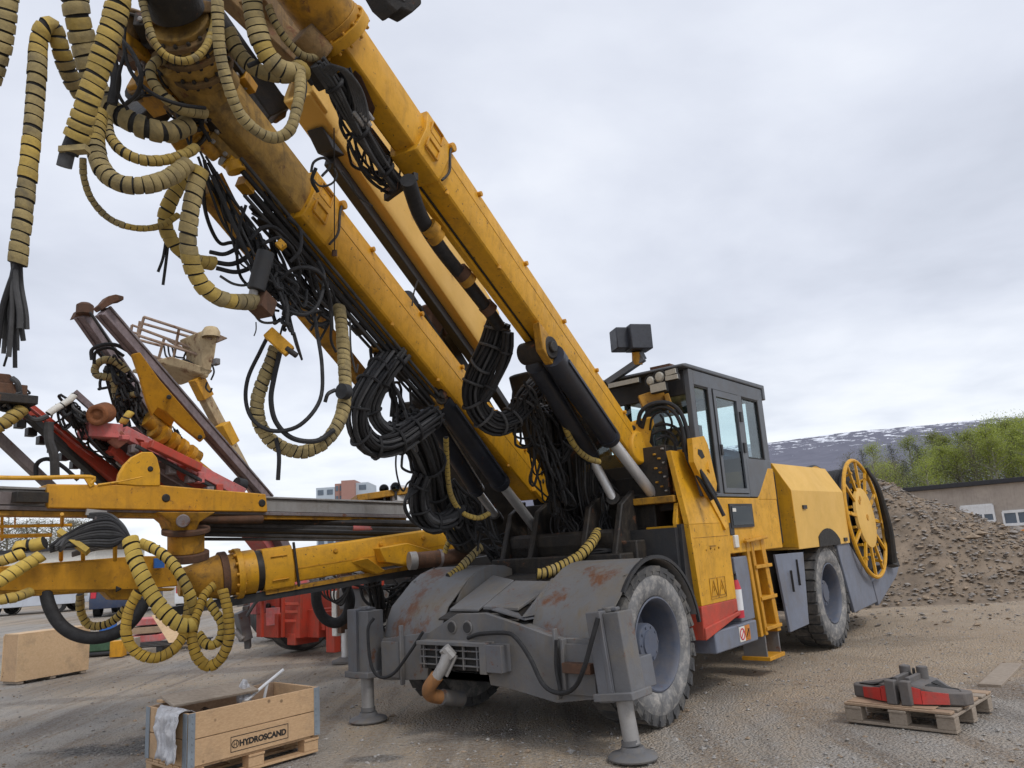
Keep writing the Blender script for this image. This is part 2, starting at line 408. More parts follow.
tanm = gm('MULTIPLY', ramp(nt, gm('ADD', gm('MULTIPLY', sxy.outputs[1], .1), gm('MULTIPLY', gm('SUBTRACT', n1, .5), .9)), [(.66, 0), (.80, 1)]).outputs[0], ramp(nt, gm('MULTIPLY', sxy.outputs[0], .2), [(.15, 0), (.5, 1)]).outputs[0])
base = mix(nt, gm('MULTIPLY', tanm, .85), base, mix(nt, ramp(nt, n2, [(.35, 0), (.65, 1)]).outputs[0], (.40, .27, .15), (.56, .41, .25)))
for a_ in ((120, 747, .85, .34, (.035, .033, .032), .95), (150, 738, .5, .3, (.04, .037, .035), .9), (372, 757, .30, .14, (.07, .062, .055), .8), (470, 735, .9, .25, (.10, .085, .07), .6), (60, 700, 1.6, .22, (.12, .095, .075), .6), (250, 668, 2.2, .35, (.13, .10, .08), .6), (1010, 690, .5, .7, (.20, .125, .065), .7), (880, 640, 1.3, .6, (.22, .15, .08), .5), (720, 690, .8, .5, (.16, .12, .085), .5)): base = stain(base, *a_)
vo = nd(nt, 'ShaderNodeTexVoronoi', Scale=42.0); nt.links.new(co, vo.inputs['Vector'])
stc = nt.nodes.new('ShaderNodeSeparateColor'); nt.links.new(vo.outputs['Color'], stc.inputs[0])
base = mix(nt, ramp(nt, stc.outputs[0], [(0, .0), (1, .55)]).outputs[0], base, (.42, .40, .37))
base = mix(nt, ramp(nt, n3, [(.3, .45), (.5, 0)]).outputs[0], base, (.12, .095, .072))
hsv = nt.nodes.new('ShaderNodeHueSaturation'); hsv.inputs['Value'].default_value = 1.22; hsv.inputs['Saturation'].default_value = .95; nt.links.new(base, hsv.inputs['Color'])
nt.links.new(hsv.outputs[0], b.inputs['Base Color']); b.inputs['Roughness'].default_value = .92
ht = mth2 = nt.nodes.new('ShaderNodeMath'); ht.operation = 'SUBTRACT'
nt.links.new(n3, ht.inputs[0]); nt.links.new(vo.outputs['Distance'], ht.inputs[1])
bp = nd(nt, 'ShaderNodeBump', Strength=1.0, Distance=.05); nt.links.new(ht.outputs[0], bp.inputs['Height']); nt.links.new(bp.outputs[0], b.inputs['Normal'])
GND = m
def gz(x, y):
    d = sqrt(x * x + y * y); f = max(0, 1 - d / 60)
    a = (x * .627 + y * .779); c = (x * .779 - y * .627); a2 = x * .96 + y * .28; c2 = -x * .28 + y * .96
    rut = .020 * mnoise.noise(Vector((a * .12, c * 1.3, 4))) * min(1, max(0, (x - 2.5))) + .022 * mnoise.noise(Vector((a2 * .12, c2 * 1.2, 6))) * min(1, max(0, -x - 1.2))
    return f * (rut + .022 * mnoise.noise(Vector((x * .5, y * .5, 3))) + .014 * mnoise.noise(Vector((x * 2.1, y * 2.1, 9)))) - .012
N = 190
xs = [math.sinh((i / N * 2 - 1) * 7.2) * 4.2 for i in range(N + 1)]
ys = [12 + math.sinh((i / N * 2 - 1) * 7.2) * 4.2 for i in range(N + 1)]
mb = MB(); mb.add([Vector((x, y, gz(x, y))) for y in ys for x in xs], [(j * (N + 1) + i, j * (N + 1) + i + 1, (j + 1) * (N + 1) + i + 1, (j + 1) * (N + 1) + i) for j in range(N) for i in range(N)], GND)
tag(mb.build('ground', sharp=60), kind='structure')

STONE = paint('loose_stone', (.38, .36, .335), .85, .45, (.15, .12, .09), .6, 0, sc=9, bump=.5, streak=False)
STONB = paint('brown_stone', (.33, .25, .175), .9, .4, (.12, .09, .06), .6, 0, sc=7, bump=.5, streak=False)
def pebble(mb, c, s, rnd, m, flatz=.6):
    dirs = [(1, 0, 0), (-1, 0, 0), (0, 1, 0), (0, -1, 0), (0, 0, 1), (0, 0, -1)]
    rot = Matrix.Rotation(rnd.uniform(0, 6.3), 3, 'Z') @ Matrix.Rotation(rnd.uniform(-.5, .5), 3, 'X')
    vs = [c + rot @ Vector((d[0] * s * rnd.uniform(.6, 1.4), d[1] * s * rnd.uniform(.6, 1.2), d[2] * s * flatz * rnd.uniform(.6, 1.2))) for d in dirs]
    mb.add(vs, [(0, 2, 4), (2, 1, 4), (1, 3, 4), (3, 0, 4), (2, 0, 5), (1, 2, 5), (3, 1, 5), (0, 3, 5)], m)
rnd = random.Random(5); mb = MB()
for k in range(17000):
    y = 4.5 + 15 * rnd.random() ** 1.7; x = rnd.uniform(-.72, .72) * (y + 1)
    if rnd.random() < .45 and mnoise.noise(Vector((x * .35, y * .35, 1))) < -.05: continue
    s = .006 + .016 * rnd.random() ** 3 + (.02 if rnd.random() < .012 else 0)
    pebble(mb, Vector((x, y, gz(x, y) + s * .2)), s, rnd, STONE if rnd.random() < .7 else STONB)
tag(mb.build('gravel_stones', flat=True), kind='stuff')
PUD = paint('wet_oily_ground', (.05, .045, .04), .6, .4, (.10, .085, .07), .6, 0, bump=.4, streak=False)
def puddle(pts, seed):
    mb = MB(); P = []
    r = random.Random(seed); n = len(pts)
    for i in range(n):
        a, b2 = ground(*pts[i]), ground(*pts[(i + 1) % n])
        for k in range(4): P.append(a.lerp(b2, k / 4) + Vector((r.gauss(0, .02), r.gauss(0, .03), 0)))
    P = [Vector((p.x, p.y, gz(p.x, p.y) + .012)) for p in P]
    c = sum(P, Vector()) / len(P); mb.add([c] + P, [(0, i + 1, (i + 1) % len(P) + 1) for i in range(len(P))], PUD)
    o = mb.build('puddle'); tag(o, kind='structure')
#puddle([(82, 756), (100, 747), (125, 738), (150, 736), (163, 742), (150, 752), (120, 760), (95, 762)], 2)
#puddle([(352, 764), (366, 749), (390, 747), (394, 753), (380, 762)], 3)

# ================================================================ mountain ridge and wooded hill
m, nt, b, co = newmat('snowy_mountain')
n1 = noisef(nt, co, .017, 9, .74, .3, (1, .6, 3)); n2 = noisef(nt, co, .002, 6, .6)
base = mix(nt, n2, (.12, .125, .17), (.165, .165, .205))  # distance haze is put into the slopes' blue-grey base colour
base = mix(nt, ramp(nt, noisef(nt, co, .012, 8, .75), [(.4, 0), (.65, .6)]).outputs[0], base, (.09, .094, .13))
sz = nt.nodes.new('ShaderNodeSeparateXYZ'); nt.links.new(co, sz.inputs[0])
mr = nd(nt, 'ShaderNodeMapRange'); mr.inputs[1].default_value = 240; mr.inputs[2].default_value = 560; mr.inputs[3].default_value = -.20; mr.inputs[4].default_value = .10
nt.links.new(sz.outputs[2], mr.inputs[0])
ad = nt.nodes.new('ShaderNodeMath'); nt.links.new(n1, ad.inputs[0]); nt.links.new(mr.outputs[0], ad.inputs[1])
base = mix(nt, ramp(nt, ad.outputs[0], [(.53, 0), (.57, 1)]).outputs[0], base, (.72, .74, .80))
nt.links.new(base, b.inputs['Base Color']); b.inputs['Roughness'].default_value = .9
prof = [(430, 500), (560, 472), (700, 448), (770, 441), (850, 431), (930, 424), (1024, 414), (1120, 400), (1250, 385)]
mb = MB(); NX, NY = 150, 40; vs = []
def pinterp(x):
    for (a, ya), (c, yc) in zip(prof, prof[1:]):
        if a <= x <= c: return ya + (yc - ya) * (x - a) / (c - a)
    return prof[-1][1]
for j in range(NY + 1):
    for i in range(NX + 1):
        px = 430 + 820 * i / NX; t = j / NY
        top = at(px, pinterp(px), 1) - CAM; hx = Vector((top.x, top.y, 0)); sl_ = top.z / hx.length; hx.normalize()
        dist = 2300 + 2400 * t
        hgt = sl_ * 4700 * (t ** 1.25)
        hgt += (mnoise.fractal(Vector((hx.x * dist * .0022, hx.y * dist * .0022, 4)), 1.0, 2.0, 6)) * 34 * t * (1 - .72 * t)
        vs.append(Vector((hx.x * dist, hx.y * dist, hgt - 3)))
mb.add(vs, [(j * (NX + 1) + i, j * (NX + 1) + i + 1, (j + 1) * (NX + 1) + i + 1, (j + 1) * (NX + 1) + i) for j in range(NY) for i in range(NX)], m)
tag(mb.build('mountain', sharp=80), kind='structure')

# ================================================================ trees
def leafmat(name, c1, c2):
    m, nt, b, co = newmat(name)
    oi = nt.nodes.new('ShaderNodeObjectInfo')
    n = noisef(nt, co, .55, 4, .6)
    base = mix(nt, ramp(nt, n, [(.35, 0), (.65, 1)]).outputs[0], c1, c2)
    hs = nt.nodes.new('ShaderNodeHueSaturation'); nt.links.new(base, hs.inputs['Color'])
    mr = nd(nt, 'ShaderNodeMapRange'); mr.inputs[3].default_value = .62; mr.inputs[4].default_value = 1.2; nt.links.new(oi.outputs['Random'], mr.inputs[0]); nt.links.new(mr.outputs[0], hs.inputs['Value'])
    nt.links.new(hs.outputs[0], b.inputs['Base Color']); b.inputs['Roughness'].default_value = .6
    tr = nt.nodes.new('ShaderNodeBsdfTranslucent'); nt.links.new(hs.outputs[0], tr.inputs[0]); mx = nt.nodes.new('ShaderNodeMixShader'); mx.inputs[0].default_value = .45
    nt.links.new(b.outputs[0], mx.inputs[1]); nt.links.new(tr.outputs[0], mx.inputs[2]); nt.links.new(mx.outputs[0], nt.nodes['Material Output'].inputs[0])
    return m
LEAF1 = leafmat('spring_birch_leaves', (.30, .36, .07), (.42, .46, .11))
LEAF2 = leafmat('dark_spruce_needles', (.025, .045, .02), (.05, .07, .03))
LEAF3 = leafmat('bare_bud_twigs', (.18, .17, .10), (.27, .24, .13))
BARK = paint('pale_bark', (.30, .28, .25), .8, .3, (.08, .07, .06), .7, 0, sc=5)
def tree_meshes(seed, kind):
    r = random.Random(seed); tk = MB(); cr = MB(); h = 1.0
    lean = Vector((r.uniform(-.03, .03), r.uniform(-.03, .03), 1))
    tk.tube([lean * t for t in (0, .3, .6, .97)], lambda t: .017 * (1 - t) + .003, BARK, 6, 3)
    lm = {'birch': LEAF1, 'spruce': LEAF2, 'bare': LEAF3}[kind]
    clumps = []
    nb = 26 if kind != 'spruce' else 34
    for i in range(nb):
        t = r.uniform(.22, .95) if kind != 'spruce' else .1 + .87 * i / nb
        ln = (.21 * max(0, 1 - ((t - .38) / .64) ** 2) + .022) * r.uniform(.5, 1.15) if kind != 'spruce' else .2 * (1 - t) * r.uniform(.8, 1.1) + .015
        a = r.uniform(0, 2 * pi); p0 = lean * t
        p1 = p0 + Vector((cos(a) * ln, sin(a) * ln, ln * (.75 if kind != 'spruce' else -.15) * r.uniform(.5, 1.1)))
        tk.tube([p0, p0.lerp(p1, .5) + Vector((0, 0, .01)), p1], lambda q: .0055 * (1 - q) + .0012, BARK, 4, 2)
        for q in (.45, .75, 1.0): clumps.append((p0.lerp(p1, q), ln * .34 + .018))
    per = {'birch': 62, 'spruce': 40, 'bare': 34}[kind]
    for c, s in clumps:
        if kind == 'birch' and r.random() < .12: continue
        for k in range(per):
            p = c + Vector((r.gauss(0, s), r.gauss(0, s), r.gauss(0, s * .8)))
            q = r.uniform(.0045, .0105) * (1 if kind == 'birch' else .8)
            d1 = Vector((r.gauss(0, 1), r.gauss(0, 1), r.gauss(0, 1))).normalized(); d2 = frame(d1)[0]
            cr.add([p - d1 * q, p - d2 * q * .6, p + d1 * q, p + d2 * q * .6], [(0, 1, 2, 3)], lm)
    return tk, cr
TREES = {}
def plant_tree(kind, seed, x, y, h, label, group, z=0, wide=1.0):
    key = (kind, seed)
    names = {'birch': 'birch_tree', 'spruce': 'spruce_tree', 'bare': 'budding_tree'}
    if key not in TREES:
        root = thing(names[kind], (0, 0, 0), label, 'tree', group)
        tk, cr = tree_meshes(seed, kind); a = tk.build('trunk', root); c = cr.build('crown', root, flat=True)
        TREES[key] = (root, a, c); r = root
    else:
        r0, a0, c0 = TREES[key]; r = r0.copy(); COL.objects.link(r)
        r['label'] = label; r['group'] = group
        for ch in (a0, c0):
            k = ch.copy(); COL.objects.link(k); k.parent = r
    r.location = (x, y, z); r.scale = (h * wide, h * wide, h); r.rotation_euler = (0, 0, random.uniform(0, 6.28))
    return r
rnd = random.Random(11)
topline = [(838, 470), (850, 455), (880, 450), (905, 440), (930, 434), (960, 428), (990, 420), (1024, 414), (1120, 404)]
def tl(x):
    for (a, ya), (c, yc) in zip(topline, topline[1:]):
        if a <= x <= c: return ya + (yc - ya) * (x - a) / (c - a)
    return topline[-1][1]
for i in range(84):
    px = 836 + 270 * (i + rnd.uniform(-.4, .4)) / 84; row = i % 3
    d = 72 + row * 9 + rnd.uniform(-3, 3)
    top = at(max(838, px), tl(max(838, px)) + rnd.choice((-2, 0, 3, 8, 14, 20)) + (2 - row) * rnd.uniform(4, 14), d)
    kind = 'spruce' if rnd.random() < .10 else ('bare' if (rnd.random() < .18 or px < 862) else 'birch')
    g = {'birch': 'birches in fresh leaf behind the workshop', 'spruce': 'dark spruces among the birches', 'bare': 'budding trees among the birches'}[kind]
    lb = {'birch': 'light green birch in fresh leaf, in the wood behind the flat-roofed workshop',
          'spruce': 'narrow dark green spruce standing among the light green birches',
          'bare': 'olive brown tree barely in bud, standing among the light green birches'}[kind]
    z0 = 1.0 + row * .9
    plant_tree(kind, rnd.randrange(4), top.x, top.y, top.z - z0 + rnd.uniform(0, .8), lb, g, z0, rnd.uniform(.85, 1.2) if kind != 'spruce' else .9)
# rising bank the wood stands on
mb = MB(); vs = []
for j in range(9):
    for i in range(40):
        px = 800 + 400 * i / 39; d = 62 + 6 * j; p = at(px, 520, d); vs.append(Vector((p.x, p.y, -.2 + 3.4 * min(1, j / 4) * (.7 + .3 * mnoise.noise(Vector((p.x * .1, p.y * .1, 0)))))))
BANK = paint('grassy_bank', (.10, .10, .04), .9, .4, (.13, .10, .06), .7, 0, sc=.6, bump=.4, streak=False)
mb.add(vs, [(j * 40 + i, j * 40 + i + 1, (j + 1) * 40 + i + 1, (j + 1) * 40 + i) for j in range(8) for i in range(39)], BANK)
tag(mb.build('wooded_bank', sharp=80), kind='structure')
for i in range(12):
    px = -15 + 9 * i + rnd.uniform(-3, 3); d = 95 + rnd.uniform(-8, 8)
    top = at(px, 516 + rnd.uniform(-3, 8), d)
    kind = 'bare' if i % 4 else 'spruce'
    lb = 'low budding tree in the far tree line behind the parked van' if kind == 'bare' else 'low dark spruce in the far tree line behind the parked van'
    plant_tree(kind, rnd.randrange(4), top.x, top.y, max(2, top.z), lb, 'far tree line on the left' + (' (budding)' if kind == 'bare' else ' (spruces)'), 0, 1.5)

# ================================================================ rubble heap
RUB1 = paint('crushed_rock_and_earth', (.235, .18, .13), .95, .35, (.15, .125, .10), .8, 0, sc=1.6, bump=.9, streak=False)
SLAB = paint('broken_slate_slab', (.29, .26, .23), .85, .35, (.14, .11, .085), .7, 0, sc=3, bump=.6, streak=False)
def heap_h(x, y):
    # ridge starts behind the machine's tail and falls away to the right
    a = at(862, 520, 19.5); c = at(1075, 545, 19.0)
    ax = Vector((c.x - a.x, c.y - a.y)); L = ax.length; ax.normalize(); ay = Vector((-ax.y, ax.x))
    q = Vector((x - a.x, y - a.y)); s = q.dot(ax) / L; t = q.dot(ay)
    top = 2.95 * (1 - .80 * max(0, min(1, s))) if s >= 0 else 2.95 * max(0, 1 + s * 1.1)
    if s > 1: top *= max(0, 1 - (s - 1) * 1.5)
    wd = 4.4 if t < 0 else 5.5
    h = top * max(0, 1 - (abs(t) / wd) ** 1.25)
    if h > 0:
        k = min(1, h * 1.5)
        h += k * (.22 * mnoise.fractal(Vector((x * .6, y * .6, 2)), 1, 2, 4) + .10 * mnoise.noise(Vector((x * 2.6, y * 2.6, 5))) + .05 * mnoise.noise(Vector((x * 7, y * 7, 5))))
    return h
mb = MB(); NX, NY = 150, 110; c0 = at(960, 540, 19); vs = []
for j in range(NY + 1):
    for i in range(NX + 1):
        x = c0.x - 9 + 18 * i / NX; y = c0.y - 8 + 16 * j / NY; vs.append(Vector((x, y, heap_h(x, y) - .03)))
mb.add(vs, [(j * (NX + 1) + i, j * (NX + 1) + i + 1, (j + 1) * (NX + 1) + i + 1, (j + 1) * (NX + 1) + i) for j in range(NY) for i in range(NX)], RUB1)
heap = mb.build('rubble_heap', sharp=70)
tag(heap, 'long heap of brown earth and broken slate behind the cable reel', 'rubble heap')
mb = MB(); rnd = random.Random(21)
k = 0
while k < 19000:
    x = c0.x + rnd.uniform(-8.5, 8.5); y = c0.y + rnd.uniform(-7.5, 3.5); h = heap_h(x, y)
    if h < .03 and rnd.random() > .06: continue
    patch = mnoise.noise(Vector((x * .5, y * .5, 7)))
    if patch < -.1 and rnd.random() < .35: continue
    k += 1
    s = .012 + .05 * rnd.random() ** 3.5
    if rnd.random() < .004 and h > .3: s = rnd.uniform(.08, .17)
    pebble(mb, Vector((x, y, h + s * .1)), s * 1.25, rnd, SLAB if rnd.random() < .6 else STONB, .45)
o = mb.build('broken_rock', heap, flat=True); o['kind'] = 'stuff'

# ================================================================ far buildings
CONC = paint('weathered_render', (.40, .345, .295), .85, .12, (.20, .17, .15), .5, 0, sc=.6, bump=.3)
ROOFD = plain('dark_roof_felt', (.035, .035, .04), .7)
PANE = plain('window_glass', (.10, .13, .17), .08, 0, .2, 1, 0)
def workshop():
    a, bb = at(906, 515, 44), at(1075, 510, 38)
    a.z = bb.z = 0; ax = (bb - a).normalized(); nrm = Vector((ax.y, -ax.x, 0)); 
    if nrm.dot(CAM - a) < 0: nrm = -nrm
    root = thing('workshop_building', a, 'low flat-roofed brownish workshop with white framed windows behind the rubble heap', 'building')
    L = (bb - a).length; H = (at(905, 492, 44)).z
    mb = MB(); mb.box(a + ax * L / 2 - nrm * 5 + MZ * H / 2, ax * L / 2, nrm * 5, MZ * H / 2, CONC); mb.build('wall', root, .02)
    rb = MB(); rb.box(a + ax * L / 2 - nrm * 5 + MZ * (H + .12), ax * (L / 2 + .25), nrm * 5.25, MZ * .12, ROOFD); rb.build('roof', root, .02)
    def on(px, py):
        q = at(px, py, 1) - CAM; t = (a - CAM).dot(nrm) / q.dot(nrm); return CAM + q * t
    for (x0, x1, yt, yb, blind) in ((961, 993, 507, 523, 1), (1003, 1046, 512, 525, 0)):
        p, q = on(x0, yt), on(x1, yt); z1, z0 = p.z, on(x0, yb).z
        p.z = q.z = 0; s0 = (p - a).dot(ax); s1 = (q - a).dot(ax); cz = (z0 + z1) / 2
        fb = MB(); t = .07; o2 = nrm * .03
        cen = a + ax * (s0 + s1) / 2 + MZ * cz + nrm * .04
        for zz in (z0, z1): fb.box(cen + MZ * (zz - cz), ax * (s1 - s0) / 2, nrm * .06, MZ * t, WHT)
        for k in range(4): fb.box(cen + ax * (s0 + (s1 - s0) * k / 3 - (s0 + s1) / 2), ax * t * .7, nrm * .055, MZ * (z1 - z0) / 2, WHT)
        if blind: fb.box(cen + MZ * ((z1 - cz) * .45), ax * (s1 - s0) / 2, nrm * .045, MZ * (z1 - cz) * .55, WHT)
        f = fb.build('window', root)
        pb = MB(); pb.box(cen - nrm * .01, ax * (s1 - s0) / 2, nrm * .02, MZ * (z1 - z0) / 2, PANE); pb.build('pane', f)
workshop()
APW = paint('pale_blue_facade', (.40, .46, .52), .7, .1, (.3, .3, .3), .2, 0, sc=.1, bump=0)
APR = paint('brick_red_facade', (.34, .19, .16), .8, .1, (.3, .18, .15), .2, 0, sc=.1, bump=0)
APG = paint('lime_facade', (.34, .42, .14), .8, .1, (.3, .3, .2), .2, 0, sc=.1, bump=0)
def apartments():
    D = 230.; c = at(346, 500, D); root = thing('apartment_building', (c.x, c.y, 0), 'far multi-storey apartment block with pale blue, brick red and lime panels', 'building')
    e = RT.copy(); e.z = 0; e.normalize(); n = Vector((e.y, -e.x, 0))
    sc = D / F_PX
    blocks = [(322, 340, 489, 'wall', APW), (340, 348, 485, 'wall', APR), (347, 360, 482, 'stair_tower', APR), (350, 372, 484, 'wall', APW)]
    for i, (x0, x1, yt, nm, mt) in enumerate(blocks):
        h = at((x0 + x1) / 2, yt, D).z; cx_ = ((x0 + x1) / 2 - 346) * sc; hw = (x1 - x0) / 2 * sc
        base = Vector((c.x, c.y, 0)) + e * cx_ - n * (0 if nm == 'wall' else -1.5) - n * i * .4
        wb = MB(); wb.box(base + MZ * h / 2, e * hw, n * 7, MZ * h / 2, mt); wo = wb.build(nm, root)
        if nm == 'wall':
            fl = int(h / 2.9)
            for k in range(max(0, fl - 8), fl):
                z = h - (fl - k) * 2.9 + 1.5
                nw = max(2, int(hw * 2 / 2.3))
                for q in range(nw):
                    pb = MB(); pb.box(base + n * 7.0 * (1 if n.dot(CAM - base) > 0 else -1) + e * (-hw + (q + .5) * 2 * hw / nw) + MZ * z, e * hw / nw * .62, n * .12, MZ * .72, PANE if (q + k) % 4 else (APG if i == 3 else PANE)); pb.build('window', wo)
apartments()
# ================================================================ the big yellow drill rig
RIG = thing('drill_rig', M(2.5, 1.35, 0), 'large yellow drill rig with three raised booms, grey jacks, glazed cab and cable reel', 'drill rig')

# --- wheels
def wheel(u, v, R, near, parent, name='wheel'):
    """outer face at v; v grows inward when near"""
    s = 1 if near else -1; ax = MV * s; o = M(u, v, R); W = .43
    rb = MB()
    rb.lathe(o, ax, [(.405, .035), (.415, .02), (.40, .015), (.385, .03), (.372, .07), (.362, .20), (.345, .34), (.30, .355), (.185, .355), (.178, .13), (.168, .115), (.12, .11), (.115, .095), (.0, .095)][::-1] if not near else [(.405, .035), (.415, .02), (.40, .015), (.385, .03), (.372, .07), (.362, .20), (.345, .34), (.30, .355), (.185, .355), (.178, .13), (.168, .115), (.12, .11), (.115, .095), (.0, .095)], RIM, 40)
    e1, e2 = frame(ax)
    for k in range(10):
        a = 2 * pi * k / 10; p = o + (e1 * cos(a) + e2 * sin(a)) * .145 + ax * .115
        rb.cyl(p, p - ax * .012, .011, RIM, n=6)
    for k in range(16):
        a = 2 * pi * k / 16; p = o + (e1 * cos(a) + e2 * sin(a)) * .255 + ax * .355
        rb.cyl(p, p - ax * .03, .016, RIM, n=6)
    w_ = rb.build(name, parent)
    tb = MB(); r0 = R - .025
    prof = [(.40, .05), (.43, .015), (.50, 0), (.57, .003), (.60, .012), (.63, .022), (r0 - .012, .045), (r0, .075), (r0, W - .075), (r0 - .012, W - .045), (.60, W - .012), (.50, W), (.40, W - .05)]
    tb.lathe(o, ax, prof, TYRS, 56)
    tm = tb.mat(TYRE)
    n = len(prof)
    for i in range(len(tb.f)):
        if i % (n - 1) in (5, 6, 7, 8, 9): tb.mi[i] = tm
    rnd = random.Random(int(u * 10))
    NL = 30
    for k in range(NL):                                  # heavy tread lugs in two staggered rows
        for row in (0, 1):
            a = 2 * pi * (k + .5 * row) / NL
            rad = e1 * cos(a) + e2 * sin(a); tan_ = ax.cross(rad)
            c = o + rad * (r0 + .002) + ax * (.105 if row == 0 else W - .105)
            tb.box(c + tan_ * .0, ax * .098, (tan_ + ax * (.16 if row else -.16)).normalized() * (pi * r0 / NL * .86), rad * .024, TYRE)
            c2 = o + rad * (r0 - .028) + ax * (.022 if row == 0 else W - .022)
            tb.box(c2, ax * .012, tan_ * (pi * r0 / NL * .84), rad * .034, TYRE)
    for q, t in ((.545, -.002), (.46, .001)):
        pass
    tb.build('tyre', w_, sharp=40)
    return w_
wheel(.24, 0, .69, True, RIG); wheel(5.20, .0, .71, True, RIG)
wheel(.24, 2.72, .69, False, RIG); wheel(5.20, 2.72, .71, False, RIG)

# --- chassis
mb = MB()
mb.mbox(-.45, 2.2, .62, 2.1, .55, 1.12, OIL); mb.mbox(2.2, 6.4, .55, 2.15, .62, 1.35, OIL)
mb.mbox(.5, 1.2, .5, 2.2, 1.12, 1.5, OIL)
mb.cyl(M(.17, .4, .69), M(.17, 2.3, .69), .17, OIL); mb.cyl(M(4.98, .4, .70), M(4.98, 2.3, .7), .17, OIL)
mb.cyl(M(.17, 1.1, .66), M(.17, 1.6, .66), .32, OIL, n=20)
mb.build('chassis', RIG, .015)
# boom seat: dark welded pedestal between the fenders, with yellow side plates
mb = MB()
mb.mbox(1.2, 1.6, .45, 2.4, 1.2, 2.1, OIL); mb.mbox(.75, 1.0, .45, 2.25, 1.15, 1.62, OIL)
for v0 in (.62, 1.02, 1.72, 2.12): mb.prism([M(.55, v0, 1.3), M(1.1, v0, 1.3), M(1.1, v0, 2.15), M(.82, v0, 2.0)], MV * .07, OIL)
mb.mbox(1.3, 1.6, .2, 1.2, 1.9, 2.3, OIL)
mb.build('boom_seat', RIG, .015)
mb = MB()
mb.prism([M(.98, .06, 1.05), M(1.2, .06, 1.05), M(1.22, .06, 1.75), M(1.0, .06, 1.75)], MV * .05, BLK)
mb.mbox(.93, 1.05, .1, .72, .98, 1.72, BLK); mb.build('mud_flap', RIG)
mb = MB(); mb.mbox(.98, 1.05, .28, .52, 1.1, 1.6, YELD); mb.build('boom_seat_plate', RIG, .01)

# --- front fenders (bent sheet over each front wheel)
def fender(v0, v1, m):
    o = M(.22, 0, .69); r = .765; mb = MB()
    arc = [radians(a) for a in (172, 160, 148, 136, 124, 112, 100, 90, 78, 64, 50, 36, 24, 14)]
    rings = []
    for v in (v0, v1):
        rings.append([o + MV * v + MU * cos(a) * (r + (.10 if a > 2.4 else (.03 if a > 1.9 else 0))) + MZ * sin(a) * r for a in arc])
    t = .012; n = len(arc)
    outer = rings[0] + rings[1]; inner = [p + (o + MV * (p - o).dot(MV) - p).normalized() * t for p in outer]
    vs = outer + inner; fs = []
    for i in range(n - 1):
        fs += [(i, i + 1, n + i + 1, n + i), (2 * n + i, 3 * n + i, 3 * n + i + 1, 2 * n + i + 1), (i, 2 * n + i, 2 * n + i + 1, i + 1), (n + i, n + i + 1, 3 * n + i + 1, 3 * n + i)]
    fs += [(0, n, 3 * n, 2 * n), (n - 1, 3 * n - 1, 4 * n - 1, 2 * n - 1)]
    mb.add(vs, fs, m)
    for a in arc[2:11:2]:
        p = o + MV * ((v0 + .05) if v0 < 1 else v1 - .05) + MU * cos(a) * r * 1.03 + MZ * sin(a) * r; nn = MU * cos(a) + MZ * sin(a)
        mb.cyl(p - nn * .01, p + nn * .012, .014, m, n=6)
    # side lip towards the machine's middle
    vi = v1 if v0 < 1 else v0
    pts = [o + MV * vi + MU * cos(a) * r * .998 + MZ * sin(a) * r * .998 for a in arc[1:-2]] + [M(.75, vi, 1.0), M(-.5, vi, .95)]
    mb.prism(pts, MV * .012 * (1 if v0 < 1 else -1), m)
    return mb.build('fender', RIG, sharp=30)
FEND = paint('scuffed_grey_fender', (.165, .165, .168), .5, .2, (.19, .145, .09), .8, .38, chip=.2, sc=.55)
f1 = fender(-.03, .80, FEND); fender(1.92, 2.75, FEND)
mb = MB()
o = M(.22, -.035, .69)
mb.sweep([[o + (MU * cos(a) * q + MZ * sin(a) * q) + MV * s for (q, s) in ((.757, -.012), (.788, -.012), (.788, .018), (.757, .018))] for a in [radians(x) for x in range(8, 141, 6)]], BLK)
mb.build('rubber_edge', f1)
# --- sloping deck plates between the fenders
mb = MB()
mb.prism([M(-.72, .86, 1.0), M(-.72, 1.86, 1.0), M(.2, 1.86, 1.30), M(.2, .86, 1.30)], MZ * -.02, OIL)
mb.prism([M(-.60, .95, 1.06), M(-.60, 1.38, 1.07), M(-.05, 1.42, 1.27), M(.0, .93, 1.25)], MZ * .03, GRYD)
mb.prism([M(-.60, 1.44, 1.05), M(-.58, 1.84, 1.05), M(.1, 1.84, 1.33), M(-.02, 1.46, 1.28)], MZ * .025, GRYD)
mb.prism([M(.2, .82, 1.30), M(.2, 1.9, 1.30), M(.75, 1.9, 1.36), M(.75, .82, 1.36)], MZ * -.03, OIL)
mb.build('deck_plate', RIG, .006)
mb = MB()
mb.prism([M(-.70, .80, 1.02), M(-.35, .80, 1.02), M(-.10, .80, 1.32), M(-.22, .80, 1.32)], MV * .03, GRYD)
mb.prism([M(-.70, .80, .99), M(-.45, .80, .99), M(-.60, 1.15, 1.08), M(-.74, 1.15, 1.08)], MZ * .012, GRY); mb.build('gusset_plate', RIG)

